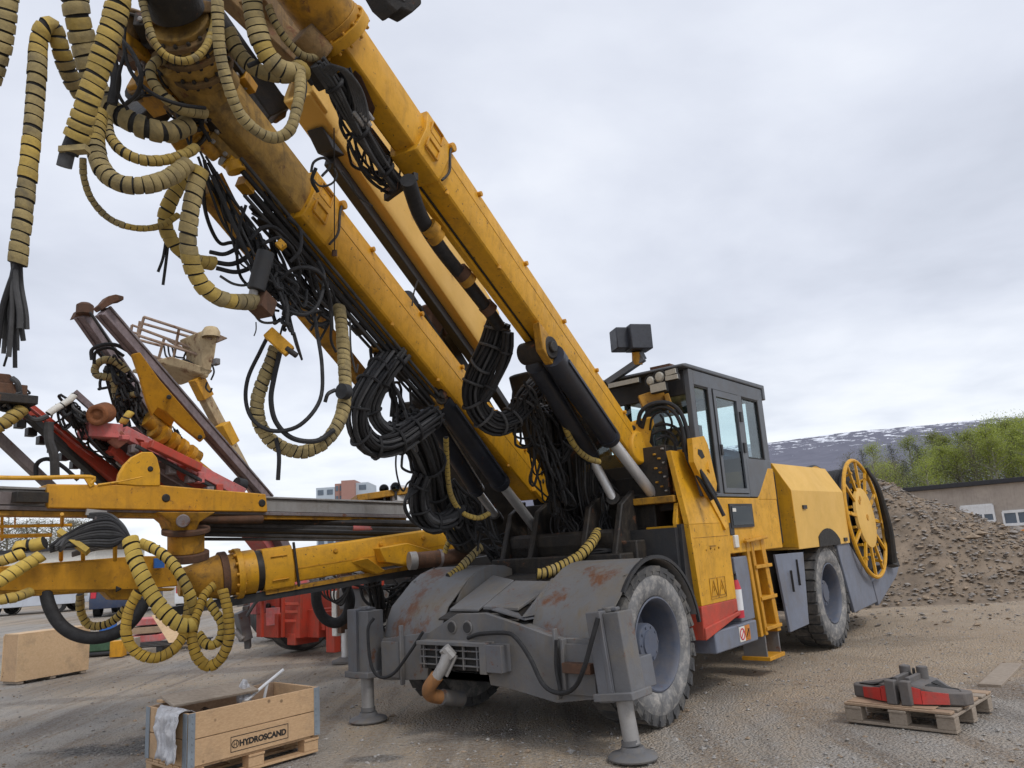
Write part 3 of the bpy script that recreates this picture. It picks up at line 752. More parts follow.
# --- front cross beam with grille, and the two jacks
mb = MB()
B = -.78
face = [(2.62, .40), (2.62, .80), (1.93, .88), (1.55, 1.05), (1.20, 1.06), (.75, .95), (.42, .86), (.02, .86), (.02, .40), (.45, .34), (.95, .42), (1.18, .44), (1.2, .56), (1.96, .58), (1.98, .44)]
mb.prism([M(B, v, z) for v, z in face], MU * .05, GRYD)
mb.prism([M(B + .05, v, z) for v, z in [(2.6, .78), (1.93, .86), (1.55, 1.03), (1.20, 1.04), (.75, .93), (.42, .84), (.05, .84)]] + [M(B + .05, .05, .80), M(B + .05, 2.6, .74)], MU * .30, FEND)
mb.prism([M(B + .03, v, z) for v, z in [(2.6, .42), (1.98, .46), (1.2, .46), (.95, .44), (.45, .36), (.05, .42)]] + [M(B + .03, .05, .46), M(B + .03, 2.6, .46)], MU * .32, GRYD)
for v in (.40, 2.30): mb.mbox(B - .05, B, v - .012, v + .012, .38, .94, GRYD)
mb.mbox(B - .025, B, .03, .36, .42, .82, GRYD); mb.mbox(B - .03, B, 2.34, 2.60, .44, .78, GRYD); mb.mbox(B - .06, B, .30, .33, .42, .86, GRYD); mb.mbox(B - .10, B - .02, .02, .30, .60, .68, RUST)
for v in (1.62, 1.42): mb.cyl(M(B + .0, v, .93), M(B - .012, v, .93), .062, GRYD, n=20); mb.cyl(M(B - .005, v, .93), M(B - .016, v, .93), .05, BLK, n=20)
beam = mb.build('front_beam', RIG, .008)
mb = MB(); G0 = B - .13
mb.mbox(G0, B, 1.18, 1.98, .78, .815, GRYD); mb.mbox(G0, B, 1.10, 1.18, .55, .815, GRYD); mb.mbox(G0 + .06, B, 1.18, 1.98, .56, .78, INK)
for k in range(5): mb.mbox(G0 + .02, G0 + .05, 1.22 + .17 * k, 1.235 + .17 * k, .57, .78, GRYD)
for k in range(3): mb.mbox(G0 + .02, G0 + .06, 1.2, 1.96, .60 + .065 * k, .612 + .065 * k, GRYD)
mb.mbox(G0, B, .92, 1.10, .57, .80, GRY)
mb.build('front_grille', beam, .004)
def pxl(l, u=None, d=None): return [at(*p) for p in l]
hose([onu(423, 632, -.84), onu(410, 652, -.88), onu(394, 673, -.92), onu(380, 677, -.96), onu(371, 664, -1.0), onu(368, 630, -1.0), onu(374, 618, -.95)], .016, RIG)
hose([onu(468, 638, -.82), onu(480, 634, -.84), onu(505, 633, -.86), onu(516, 638, -.87), onu(530, 658, -.88), onu(543, 684, -.90), onu(558, 693, -.92), onu(574, 688, -.95), onu(584, 668, -1.0), onu(592, 640, -1.0), onu(598, 618, -.98)], .019, RIG)
hose([onu(556, 640, -.86), onu(556, 668, -.86), onu(560, 690, -.88)], .014, RIG)
# bent exhaust-like coupling under the grille
mb = MB()
mb.tube([at(448, 650, 7.0), at(444, 664, 6.98), at(436, 678, 6.97)], .05, ALU, 12); mb.tube([at(437, 676, 6.98), at(429, 688, 7.0), at(431, 695, 7.05), at(445, 698, 7.15)], .062, ELB, 12)
mb.cyl(at(444, 648, 7.0), at(452, 657, 7.0), .055, ALU, n=10); mb.cyl(at(442, 697, 7.1), at(462, 699, 7.25), .07, GRYD, n=12); mb.cyl(at(456, 655, 7.02), at(446, 676, 7.0), .02, ALU, n=8)
mb.build('hose_coupling', RIG)
def jack(u, v, tilt, near):
    tl_ = (MZ - MV * tilt * -1 * (1 if near else -1) * 1.0).normalized() if False else (MZ + MV * tilt).normalized()
    foot = M(u, v, .0); h0 = .43; top = foot + tl_ * 1.10
    sd = MV - tl_ * MV.dot(tl_); sd.normalize()
    mb = MB(); c = foot + tl_ * (h0 + .33)
    mb.box(c + sd * .07, MU * .135, sd * .07, tl_ * .34, GRY)           # plate half
    mb.box(c - sd * .075, MU * .105, sd * .075, tl_ * .32, GRYD)        # ram housing
    mb.box(foot + tl_ * (h0 + .03), MU * .15, sd * .18, tl_ * .03, GRYD)
    mb.box(c + sd * .02 - MU * .125, MU * .012, sd * .02, tl_ * .33, GRY)
    mb.cyl(top - tl_ * .02, top + tl_ * .02, .05, GRYD); mb.bar(top - sd * .09, top + sd * .09, .06, .03, GRY)
    mb.box(foot + tl_ * (h0 + .16) + MU * .2, MU * .12, sd * .13, tl_ * .12, GRY)
    j = mb.build('jack', RIG, .008)
    rb = MB(); rb.cyl(foot + MZ * .1, foot + tl_ * (h0 + .05), .064, ALU, n=24); rb.cyl(foot + tl_ * .09, foot + tl_ * .13, .073, GRYD, n=24); rb.build('jack_rod', j)
    fb = MB(); fb.lathe(foot, MZ, [(.0, 0), (.19, 0), (.195, .012), (.18, .03), (.10, .052), (.085, .085), (0, .085)], GRYD, 28); fb.build('jack_foot', j)
jack(-.80, -.26, .10, True); jack(-.78, 2.86, -.0, False)

# --- front side panel (yellow, red skirt)
mb = MB()
mb.prism([M(1.14, 0, .93), M(1.98, 0, .93), M(1.96, 0, 1.50), M(1.94, 0, 1.60), M(1.84, 0, 1.74), M(1.06, 0, 1.74)], MV * .5, YEL); mb.mbox(1.12, 1.955, -.004, .1, 1.60, 1.606, YELD)
mb.prism([M(1.06, .0, 1.742), M(1.84, .0, 1.742), M(1.50, .15, 2.52), M(1.12, .15, 2.52)], MV * .06, YEL)
mb.prism([M(1.34, .12, 2.54), M(1.50, .12, 2.52), M(1.94, -.03, 1.70), M(1.86, -.03, 1.66)], MV * .10, YEL)
sp = mb.build('side_panel', RIG, .012)
mb = MB()
mb.prism([M(1.12, -.004, .60), M(1.84, -.004, .78), M(1.985, -.004, .80), M(1.985, -.004, .928), M(1.135, -.004, .928)], MV * .5, REDP)
mb.prism([M(1.12, -.025, .60), M(1.86, -.025, .74), M(2.0, -.025, .76), M(2.0, -.025, .80), M(1.13, -.025, .72)], MV * .03, REDP)
mb.build('red_skirt', sp, .01)
mb = MB()
for k in range(2):
    c0_ = M(1.46 + .19 * k, -.003, 1.08)
    for a, b2 in (((-.07, -.08), (.07, -.08)), ((.07, -.08), (0, .075)), ((0, .075), (-.07, -.08))):
        mb.bar(c0_ + MU * a[0] + MZ * a[1], c0_ + MU * b2[0] + MZ * b2[1], .006, .008, YELD, MV)
    for a, b2 in (((-.09, -.105), (.09, -.105)), ((.09, -.105), (.09, .10)), ((.09, .10), (-.09, .10)), ((-.09, .10), (-.09, -.105))):
        mb.bar(c0_ + MU * a[0] + MZ * a[1], c0_ + MU * b2[0] + MZ * b2[1], .004, .005, YELD, MV)
    mb.bar(c0_ + MZ * .02, c0_ - MZ * .03, .004, .008, YELD, MV)
mb.build('warning_symbol', sp)
mb = MB(); mb.mbox(1.47, 1.62, -.006, 0, 1.50, 1.512, YELD)
for k in range(4): mb.cyl(M(1.38 + .1 * k, -.008, 1.47 + .02 * (k % 2)), M(1.38 + .1 * k, .01, 1.47), .011, YELD, n=6)
mb.build('panel_bolt', sp)
# mounting plate with slot in front of the cab
mb = MB(); VP = -.06
mb.prism([onv(692, 438, VP), onv(704, 436, VP), onv(708, 445, VP), onv(717, 484, VP), onv(716, 496, VP), onv(710, 497, VP), onv(694, 462, VP)], MV * .06, YEL)
mb.prism([onv(698, 449, VP - .003), onv(702, 450, VP - .003), onv(705, 457, VP - .003), onv(702, 459, VP - .003), onv(698, 454, VP - .003)], MV * .002, INK); mb.bar(M(1.5, -.04, 2.35), M(1.75, .05, 2.2), .08, .1, YEL); mb.build('mounting_plate', RIG, .01)

# --- grey battery box with extinguisher, ladder, grey rear flap
mb = MB()
mb.mbox(2.14, 2.52, .04, .9, .66, 1.36, GRYB); mb.mbox(1.35, 2.42, -.01, .8, .44, .66, GRYB); mb.mbox(2.0, 2.14, .16, .6, .62, 1.40, OIL)
mb.build('battery_box', RIG, .015)
mb = MB(); mb.cyl(M(2.05, .02, .72), M(2.05, .02, .80), .055, STKR, n=16); mb.cyl(M(2.05, .02, .80), M(2.05, .02, 1.02), .055, WHT, n=16); mb.cyl(M(2.05, .02, 1.02), M(2.05, .02, 1.12), .055, STKR, r2=.03, n=16); mb.cyl(M(2.05, .02, 1.12), M(2.05, .02, 1.17), .02, BLK, n=10); mb.bar(M(2.05, .02, 1.17), M(2.02, .0, 1.20), .02, .03, BLK)
mb.build('fire_extinguisher', RIG)
mb = MB()
mb.mbox(1.92, 2.20, -.016, -.010, .48, .635, ORNG); mb.mbox(1.92, 2.06, -.017, -.010, .48, .635, STK)
for k in range(2):
    c_ = M(1.99 + .14 * k, -.018, .557)
    mb.lathe(c_, MV, [(.062, 0), (.062, -.003), (.048, -.003), (.048, 0)], STKR if k == 0 else ORNG, 20); mb.bar(c_ - MU * .04 - MZ * .04, c_ + MU * .04 + MZ * .04, .004, .014, STKR if k == 0 else INK, MV)
mb.build('warning_sticker', RIG)
mb = MB(); mb.mbox(2.14, 2.24, .0, .10, 1.46, 1.60, STK); mb.mbox(2.08, 2.2, .02, .12, 1.60, 1.74, BLK); mb.build('switch_box', RIG, .01)
mb = MB()
for u in (2.46, 2.60): mb.prism([M(u, .02, 1.56), M(u + .07, .02, 1.56), M(u + .19, .02, .45), M(u + .12, .02, .45)], MV * .08, YELO)
for u in (3.06,): mb.prism([M(u - .17, .02, 1.56), M(u - .06, .02, 1.56), M(u + .13, .02, .45), M(u + .02, .02, .45)], MV * .3, YELO)
mb.mbox(2.46, 3.04, .36, .42, .5, 1.5, YELD); mb.bar(M(2.35, -.02, 1.52), M(2.99, -.02, 1.55), .05, .03, YELO)
lad = mb.build('ladder', RIG, .008)
for z in (.50, .84, 1.20):
    sb = MB(); sb.mbox(2.64 + (1.2 - z) * .13, 3.12 + (1.2 - z) * .1, .0, .34, z, z + .04, YELO); sb.build('step', lad, .005)
sb = MB()
for u in (2.72, 3.12): sb.mbox(u, u + .03, .04, .32, .20, .5, GRYD)
sb.mbox(2.70, 3.16, .0, .34, .17, .215, YELO); sb.build('hanging_step', lad, .005)
mb = MB(); mb.prism([M(3.30, .02, 1.33), M(4.12, -.04, 1.32), M(3.92, -.06, .44), M(3.42, -.0, .40)], MV * .03, GRYB)
for a, b2 in (((3.62, 1.12), (3.60, .86)), ((3.86, 1.24), (3.84, .92))): mb.bar(M(a[0], -.03, a[1]), M(b2[0], -.04, b2[1]), .012, .03, INK, MV)
mb.build('side_flap', RIG, .004)

# --- lower cab body and engine hood
mb = MB()
mb.mbox(1.86, 3.62, .03, 1.75, 1.40, 2.02, YEL); mb.prism([M(3.0, .025, 2.0), M(3.62, .025, 2.0), M(3.62, .025, 2.40), M(3.45, .025, 2.40)], MV * .9, YEL)
mb.mbox(3.60, 3.98, .14, 1.6, 1.45, 2.38, BLK)
lb = mb.build('cab_body', RIG, .012)
mb = MB(); mb.mbox(2.12, 2.76, .012, .03, 1.68, 1.95, BLK); mb.mbox(2.16, 2.72, .006, .012, 1.71, 1.92, GLD); mb.mbox(2.17, 2.26, .002, .006, 1.86, 1.90, STK); mb.build('side_hatch', lb)
mb = MB(); HV = -.05
mb.prism([M(0, v, z) for v, z in ((HV, 1.36), (HV, 2.12), (.16, 2.50), (1.35, 2.50), (2.3, 2.45), (2.3, 1.36))], MU * 2.18, YELP)
mb.v = [p + MU * 3.97 for p in mb.v]
mb.prism([M(3.955, HV, 1.38), M(3.955, HV, 2.12), M(3.955, .16, 2.5), M(3.955, .50, 2.5), M(3.955, .50, 1.42)], MU * .012, YEL)
hd_ = mb.build('engine_hood', RIG, .02, 18)
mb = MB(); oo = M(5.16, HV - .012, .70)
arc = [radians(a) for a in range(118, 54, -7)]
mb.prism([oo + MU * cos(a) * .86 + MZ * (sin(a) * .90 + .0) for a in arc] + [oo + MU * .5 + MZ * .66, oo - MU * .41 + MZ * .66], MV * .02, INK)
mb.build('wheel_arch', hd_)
mb = MB(); mb.bar(M(4.28, HV - .012, 1.90), M(4.42, HV - .012, 1.90), .02, .05, BLK, MZ); mb.build('latch', hd_)
mb = MB(); mb.bar(M(5.85, HV - .012, 1.42), M(5.98, HV - .012, 1.42), .02, .05, BLK, MZ); mb.build('latch', hd_)
mb = MB()
mb.lathe(M(5.2, .9, 2.46), MZ, [(.16, 0), (.16, .10), (.11, .14), (0, .14)], YELP, 24); mb.build('air_cap', hd_)

# --- tail plate and cable reel
mb = MB()
mb.prism([M(5.60, -.02, 1.36), M(6.18, -.02, 1.36), M(7.08, -.02, .72), M(7.2, -.02, .40), M(5.98, -.02, .36)], MV * .05, GRYB)
mb.prism([M(7.10, -.03, .72), M(8.75, -.03, 1.05), M(8.85, -.03, .86), M(8.55, -.03, .70), M(7.22, -.03, .34)], MV * .06, GRYB)
mb.prism([M(8.55, .03, .70), M(8.85, .03, .88), M(8.80, .03, 1.06), M(8.5, .03, .9)], MV * 2.2, GRYD)
mb.prism([M(5.98, .03, .38), M(7.2, .03, .36), M(8.55, .03, .70), M(8.55, .03, .76), M(7.2, .03, .42), M(5.98, .03, .44)], MV * 2.4, GRYD)
mb.build('tail_guard', RIG, .01)
RC = M(7.10, -.06, 1.72); ax = (MV * .985 + MU * .0 - MZ * .06).normalized(); e1 = (MU - ax * MU.dot(ax)).normalized(); e2 = ax.cross(e1)
def rp(r, a, t): return RC + (e1 * cos(a) + e2 * sin(a)) * r + ax * t
mb = MB()
RR = .93
for (r, t, q) in ((RR, 0, .032), (RR * .985, .62, .03)):
    mb.sweep([[rp(r, 2 * pi * i / 60, t) + ((e1 * cos(2 * pi * i / 60) + e2 * sin(2 * pi * i / 60)) * cos(2 * pi * k / 8) + ax * sin(2 * pi * k / 8)) * q for k in range(8)] for i in range(60)], YEL, False, True)
for k in range(12):
    a = 2 * pi * k / 12 + .1
    mb.bar(rp(.47, a, .0), rp(RR - .01, a, .0), .05, .035, YEL, ax); mb.bar(rp(.47, a, .6), rp(RR - .01, a, .6), .05, .035, YEL, ax)
    if k % 2 == 0: mb.bar(rp(.78, a, -.03), rp(.66, a, .32), .05, .03, YEL, ax)
    mb.bar(rp(.60, a + .2, .0), rp(.60, a + .2, .6), .04, .03, YEL, e1)
mb.lathe(RC, ax, [(.45, .60), (.95, .60), (.97, .62), (.97, .68), (.95, .70), (.45, .70)], BLK, 56)
reel = mb.build('cable_reel', RIG)
mb = MB(); mb.lathe(RC, ax, [(.0, -.035), (.40, -.035), (.475, -.02), (.485, .02), (.46, .03), (0, .03)][::-1], YELP, 44); mb.cyl(RC - ax * .045, RC - ax * .03, .05, YELO, n=14)
for k in range(2): mb.cyl(rp(.36, 3.9 + k * .25, -.02), rp(.36, 3.9 + k * .25, -.045), .04, YELO, n=12)
mb.build('reel_hub', reel)
mb = MB()
rnd = random.Random(4); prof = []
for i in range(9): prof += [(.80 + .0 * i, .08 + i * .052), (.826, .106 + i * .052)]
mb.lathe(RC, ax, [(.5, .08)] + prof + [(.5, .56)], RUB, 56); mb.build('wound_cable', reel)
mb = MB(); mb.cyl(RC + ax * .1, RC + ax * 1.3, .12, BLK); mb.bar(M(6.2, .45, 1.6), M(7.15, .3, 1.7), .12, .16, OIL); mb.bar(M(7.1, .75, .7), M(7.15, .75, 1.8), .12, .2, OIL); mb.tube(PX([(866, 468, 13.0), (876, 484, 12.9), (883, 506, 12.9), (889, 532, 12.9), (892, 562, 12.9)]), lambda t: .03 + .055 * t, OIL, 10); mb.bar(at(884, 540, 13.2), at(893, 566, 13.0), .12, .4, OIL, MU); mb.build('reel_mount', RIG)

# --- cab
C0, C1, CV0, CV1, CZ0, CZ1 = 1.50, 3.58, .03, 1.72, 2.03, 3.44
CAB = MB()
P = .055
def post(u, v, z0=CZ0, z1=CZ1, du=P, dv=P): CAB.mbox(u - du, u + du, v - dv, v + dv, z0, z1, CABG)
# near side wall pieces
CAB.mbox(C0, 1.60, CV0, CV0 + .07, CZ0, CZ1, CABG)                      # front corner post
CAB.mbox(1.965, 2.055, CV0 + .003, CV0 + .07, CZ0, CZ1, CABG)          # between quarter window and door
CAB.mbox(2.765, 2.895, CV0 + .003, CV0 + .07, CZ0, CZ1, CABG)
CAB.prism([M(3.42, CV0 + .003, CZ1), M(C1, CV0 + .003, CZ1), M(C1, CV0 + .003, 2.33), M(3.42, CV0 + .003, 2.33)], MV * .07, CABG)
CAB.prism([M(2.80, CV0, 2.50), M(C1, CV0, 2.50), M(C1, CV0, 2.33), M(3.02, CV0, CZ0), M(2.80, CV0, CZ0)], MV * .07, CABG)
CAB.mbox(1.60, C1, CV0 + .002, CV0 + .07, 3.27, CZ1, CABG)
CAB.mbox(1.60, 2.8, CV0 + .002, CV0 + .07, CZ0, 2.07, CABG)
# far side: low wall + posts
CAB.mbox(C0, C1, CV1 - .06, CV1, CZ0, 2.62, BLK)
for u in (C0 + .05, 2.35, 2.95, C1 - .06): CAB.mbox(u - .04, u + .05, CV1 - .06, CV1, 2.62, CZ1, BLK)
# rear and front
CAB.mbox(C1 - .05, C1, CV0 + .07, CV1 - .06, CZ0, 2.58, CABG); CAB.mbox(C1 - .05, C1, CV0 + .07, .25, 2.58, CZ1, CABG); CAB.mbox(C1 - .05, C1, CV1 - .25, CV1 - .06, 2.58, CZ1, CABG)
CAB.mbox(C0, C0 + .06, CV0 + .07, CV1, CZ0, 2.45, BLK); CAB.mbox(C0, C0 + .05, CV0 + .07, CV1, 3.16, CZ1, BLK); CAB.mbox(C0, C0 + .05, .55, .60, 2.45, 3.16, BLK); CAB.mbox(C0, C0 + .06, CV1 - .06, CV1, 2.45, CZ1, BLK)
CAB.mbox(C0 + .06, C1 - .05, CV0 + .07, CV1 - .06, CZ0, CZ0 + .03, BLK)
# seat and console seen through the glass
CAB.mbox(2.35, 2.9, .6, 1.15, 2.06, 2.50, BLK); CAB.mbox(2.78, 2.95, .62, 1.13, 2.4, 3.0, BLK); CAB.mbox(1.62, 1.95, .35, 1.5, 2.06, 2.62, BLK)
CAB.bar(M(2.25, .45, 2.5), M(2.05, .42, 2.95), .03, .03, BLK)
cab = CAB.build('cab', RIG, .008)
mb = MB(); mb.prism([M(1.36, .015, 3.445), M(1.36, .015, 3.475), M(1.44, .015, 3.49), M(3.66, .015, 3.50), M(3.66, .015, 3.30), M(3.585, .015, 3.30), M(3.585, .015, 3.445)], MV * 1.73, CABG)
mb.build('roof', cab, .012)
mb = MB(); mb.mbox(1.5, 1.85, .25, .5, 3.49, 3.54, RUST); mb.build('roof_hatch', cab)
for (u0, u1, z0, z1, g) in ((1.60, 1.965, 2.07, 3.27, GLS), (2.895, 3.42, 2.50, 3.27, GLS)):
    mb = MB(); mb.mbox(u0, u1, CV0 + .03, CV0 + .036, z0, z1, g)
    for (a, b2, c_, d_) in ((u0, u1, z0, z0 + .018), (u0, u1, z1 - .018, z1), (u0, u0 + .018, z0, z1), (u1 - .018, u1, z0, z1)): mb.mbox(a, b2, CV0 + .01, CV0 + .03, c_, d_, INK)
    mb.build('side_window', cab)
for (u0, u1) in ((1.60, 2.31), (2.40, 2.91), (3.0, 3.48)):
    mb = MB(); mb.mbox(u0, u1, CV1 - .034, CV1 - .03, 2.62, 3.40, GLS); mb.build('side_window', cab)
mb = MB(); mb.mbox(C0 + .025, C0 + .03, CV0 + .07, .55, 2.45, 3.16, GLS); mb.build('windscreen', cab)
mb = MB(); mb.mbox(C0 + .025, C0 + .03, .60, CV1 - .06, 2.45, 3.16, GLS); mb.build('windscreen', cab)
mb = MB(); mb.mbox(C1 - .03, C1 - .024, .25, CV1 - .25, 2.58, 3.40, GLS); mb.build('rear_window', cab)
mb = MB(); D0, D1 = 2.06, 2.76
for (a, b2, c_, d_) in ((D0, D0 + .06, 2.075, 3.265), (D1 - .06, D1, 2.075, 3.265), (D0 + .06, D1 - .06, 3.19, 3.265), (D0 + .06, D1 - .06, 2.075, 2.13)): mb.mbox(a, b2, CV0 - .01, CV0 + .03, c_, d_, CABG)
for (a, b2, c_, d_) in ((D0 - .004, D0 + .012, 2.07, 3.27), (D1 - .012, D1 + .004, 2.07, 3.27), (D0, D1, 3.262, 3.275)): mb.mbox(a, b2, CV0 - .004, CV0 + .032, c_, d_, INK)
mb.mbox(D0 + .06, D1 - .06, CV0 + .01, CV0 + .016, 2.58, 3.19, GLS); mb.mbox(D0 + .06, D1 - .06, CV0 + .01, CV0 + .016, 2.13, 2.575, GLD)
for z in (3.0, 2.62): mb.mbox(D1 - .03, D1 + .03, CV0 - .03, CV0 - .01, z - .06, z + .06, BLK)
mb.mbox(D0 + .01, D0 + .05, CV0 - .03, CV0 - .01, 2.5, 2.62, BLK)
mb.build('door', cab)
# work lights under the front lip of the roof
def lamp_round(px, py, r):
    c_ = onu(px, py, 1.30); mb = MB(); mb.lathe(c_, -MU, [(0, -.06), (r * .8, -.06), (r, 0), (r * 1.12, .005), (r * 1.12, .02), (r, .02)], BLK, 20); mb.lathe(c_, -MU, [(r * .86, .012), (r * .6, .03), (0, .034)], LENS, 20); mb.build('work_light', cab)
lamp_round(651, 381, .062); lamp_round(660, 377, .07)
def lamp_bar(a, b2, hgt, d=8.7):
    p, q = onu(*a, 1.30), onu(*b2, 1.30); mb = MB(); mb.bar(p, q, .05, hgt, BLK); mb.bar(p - MU * .03, q - MU * .03, .02, hgt * .8, LENS); mb.build('work_light', cab)
lamp_bar((667, 374), (677, 371), .07); lamp_bar((667, 379), (679, 376.5), .06); lamp_bar((652, 389.5), (667, 386), .11); lamp_bar((610, 386.5), (640, 380), .065, 8.9)
# floodlight box on its arm
mb = MB(); c_ = at(630, 339, 8.9)
ud = (MU * -.8 + MV * .6).normalized(); vd = Vector((-ud.y, ud.x, 0))
mb.box(at(623, 340, 8.9), ud * .12, vd * .11, MZ * .125, FLOOD); mb.box(at(638, 338.5, 8.85), ud * .13, vd * .11, MZ * .145, FLOOD)
flb = mb.build('floodlight', RIG, .012)
mb = MB(); mb.cyl(at(637, 352, 8.85), at(637.5, 365, 8.85), .062, YELD, n=12); mb.bar(at(644, 358, 8.82), at(607, 383, 8.95), .09, .07, CABG); mb.bar(at(640, 352, 8.82), at(644, 360, 8.82), .05, .06, CABG)
mb.build('floodlight_arm', RIG, .006)
# --- things between boom foot and cab
mb = MB()
mb.prism([at(637, 421, 8.5), at(653, 416, 8.5), at(655, 424, 8.5), at(652, 430, 8.5), at(650, 442, 8.5), at(657, 452, 8.5), at(648, 459, 8.5), at(632, 456, 8.5), at(627, 446, 8.5), at(629, 431, 8.5)], MV * .12, YEL)
for (px, py, r) in ((641, 424, .04), (633, 428, .03), (637, 439, .025)): mb.cyl(at(px, py, 8.485), at(px, py, 8.52), r, INK, n=12)
mb.lathe(at(641, 447, 8.42), MV, [(.0, 0), (.17, 0), (.19, .04), (.19, .16), (0, .16)], YEL, 24, 0, 2 * pi)
mb.build('boom_hinge', RIG, .012)
mb = MB(); rnd = random.Random(9)
mb.mbox(1.22, 1.44, .26, .6, 2.05, 2.60, OIL); mb.mbox(1.30, 1.38, .22, .28, 2.1, 2.5, YELD)
for k in range(10): mb.mbox(1.19, 1.23, .28 + .05 * (k % 3), .31 + .05 * (k % 3), 2.1 + .05 * k, 2.12 + .05 * k, YELD if k % 3 else ALU)
mb.mbox(1.05, 1.5, .14, .7, 1.98, 2.05, YELD); mb.prism([M(1.05, .12, 1.58), M(1.2, .12, 1.58), M(1.22, .12, 1.95), M(1.10, .12, 1.97), M(1.03, .12, 1.78)], MV * .05, YEL)
mb.build('valve_block', RIG, .006)
mb = MB(); mb.bar(at(640, 402, 8.6), at(664, 394, 8.6), .08, .14, YELD); mb.bar(at(666, 394, 8.55), at(672, 412, 8.5), .06, .06, YELD); mb.build('hose_bracket', RIG, .008)
for (pts, r) in (
    ([(638, 424, 8.5), (641, 412, 8.45), (652, 404, 8.4), (668, 403, 8.35), (680, 412, 8.3), (687, 430, 8.25), (690, 450, 8.2), (694, 462, 8.15), (705, 478, 8.1), (716, 496, 8.05)], .024),
    ([(642, 428, 8.5), (646, 415, 8.45), (656, 408, 8.4), (668, 408, 8.35), (677, 416, 8.3), (683, 432, 8.25), (686, 452, 8.2), (690, 464, 8.15), (700, 480, 8.1), (712, 500, 8.05)], .022),
    ([(650, 430, 8.5), (652, 418, 8.45), (660, 412, 8.4), (668, 414, 8.35), (672, 424, 8.35), (668, 434, 8.4), (660, 436, 8.4)], .013),
    ([(655, 426, 8.45), (664, 424, 8.4), (676, 428, 8.35), (682, 440, 8.3), (684, 452, 8.25)], .016),
    ([(652, 434, 8.45), (664, 430, 8.4), (674, 436, 8.35), (678, 446, 8.3)], .014),
    ([(656, 440, 8.4), (666, 436, 8.4), (674, 442, 8.35), (676, 454, 8.3)], .014),
    ([(660, 414, 8.4), (664, 422, 8.4), (666, 436, 8.4), (664, 448, 8.4)], .011),
    ([(652, 452, 8.4), (662, 446, 8.4), (670, 450, 8.35), (672, 462, 8.3)], .014),
    ([(700, 470, 8.1), (708, 486, 8.05), (716, 500, 8.0), (724, 516, 7.95)], .02)):
    hose(PX(pts), r, RIG)

# --- booms ------------------------------------------------------------------
def beam_rings(a, b, w, h, w2=None, h2=None, hexa=.12):
    """hollow-section boom: slightly bent flanks, rounded lower corners"""
    n = (b - a).normalized(); sd = n.cross(MZ).normalized(); uu = sd.cross(n); out = []
    for p, ww, hh in ((a, w, h), (b, w2 or w, h2 or h)):
        prof = [(-.42, .5), (.42, .5), (.5, .44), (.5 + hexa, .0), (.5, -.40), (.46, -.47), (.40, -.5), (-.40, -.5), (-.46, -.47), (-.5, -.40), (-.5 - hexa, 0), (-.5, .44)]
        out.append([p + sd * x * ww + uu * y * hh for x, y in prof])
    return out, n, sd, uu
def boom(a, b, w, h, split, m, m2, name='boom', bolts=True, inner=.84, rail=True):
    """split: share of the length (from the foot) that is outer tube"""
    c = a.lerp(b, split); r, n, sd, uu = beam_rings(a, c, w, h); mb = MB()
    mb.sweep(r, m)
    L = (c - a).length
    if bolts:
        for k in range(5):
            p = a + n * L * (.12 + .19 * k) - sd * w * .5 + uu * h * .38
            mb.cyl(p + sd * .02, p - sd * .035, .022, YELO, n=8)
            p2 = a + n * L * (.2 + .19 * k) - sd * w * .47 - uu * h * .5
            mb.cyl(p2, p2 - uu * .03, .018, YELO, n=8)
    for q in (-1,):
        mb.bar(a + n * .1 + sd * q * w * (.5 + .12) + uu * .004, c - n * .1 + sd * q * w * (.5 + .12) + uu * .004, .005, .008, YELD, uu)
    if rail:
        mb.bar(a + n * L * .25 + sd * w * .42 - uu * h * .54, c + sd * w * .42 - uu * h * .54, .05, .05, m, uu)
        mb.bar(a + n * L * .25 + sd * w * .26 - uu * h * .512, c + sd * w * .26 - uu * h * .512, .012, .02, INK, uu)
    o = mb.build(name, RIG, .006, 28)
    r, n, sd, uu = beam_rings(c - n * .05, b, w * inner, h * inner); mb = MB(); mb.sweep(r, m2); mb.build('inner_tube', o, .006, 28)
    mb = MB()                                            # collar with two recessed pads
    r, *_ = beam_rings(c - n * .05, c + n * .25, w * 1.12, h * 1.10); mb.sweep(r, m)
    for k, (y, hh) in enumerate(((.20, .13), (-.22, .11))):
        p = c + n * .13 - sd * w * .66 + uu * h * y
        for q in (-1, 1):
            mb.bar(p + uu * q * hh * h * 1.1 - n * .07, p + uu * q * hh * h * 1.1 + n * .07, .02, .014, YELO, uu); mb.bar(p - uu * hh * h * 1.1 + n * q * .07, p + uu * hh * h * 1.1 + n * q * .07, .02, .014, YELO, n)
    mb.tube([c - n * .07 - sd * w * .60 + uu * h * .55, c - n * .05 - sd * w * .68 + uu * h * .2, c - n * .09 - sd * w * .68 - uu * h * .2, c - n * .05 - sd * w * .62 - uu * h * .56], .011, OIL, 6)
    mb.cyl(c - n * .07 - sd * w * .72 + uu * h * .44, c - n * .07 - sd * w * .52 + uu * h * .44, .035, YELO, n=12)
    mb.build('collar', o, .008, 28)
    return o, n, sd, uu, c
def cylinder(a, b, c, R, r, parent, m=BLKC, n=20):
    mb = MB(); mb.cyl(a, b, R, m, n=n); d = (b - a).normalized(); mb.cyl(b - d * .06, b + d * .03, R * 1.08, m, n=n); mb.cyl(a - d * .02, a + d * .1, R * 1.05, m, n=n)
    e1, e2 = frame(d); mb.bar(a + d * .1 + e1 * R, b - d * .1 + e1 * R, .03, .03, m, e1)
    o = mb.build('lift_cylinder', parent)
    mb = MB(); mb.cyl(b, c, r, CHROME, n=n); mb.build('piston_rod', parent)
    mb = MB(); mb.cyl(c - d * .05, c + d * .12, r * 1.5, OIL, n=12); mb.build('rod_eye', parent)
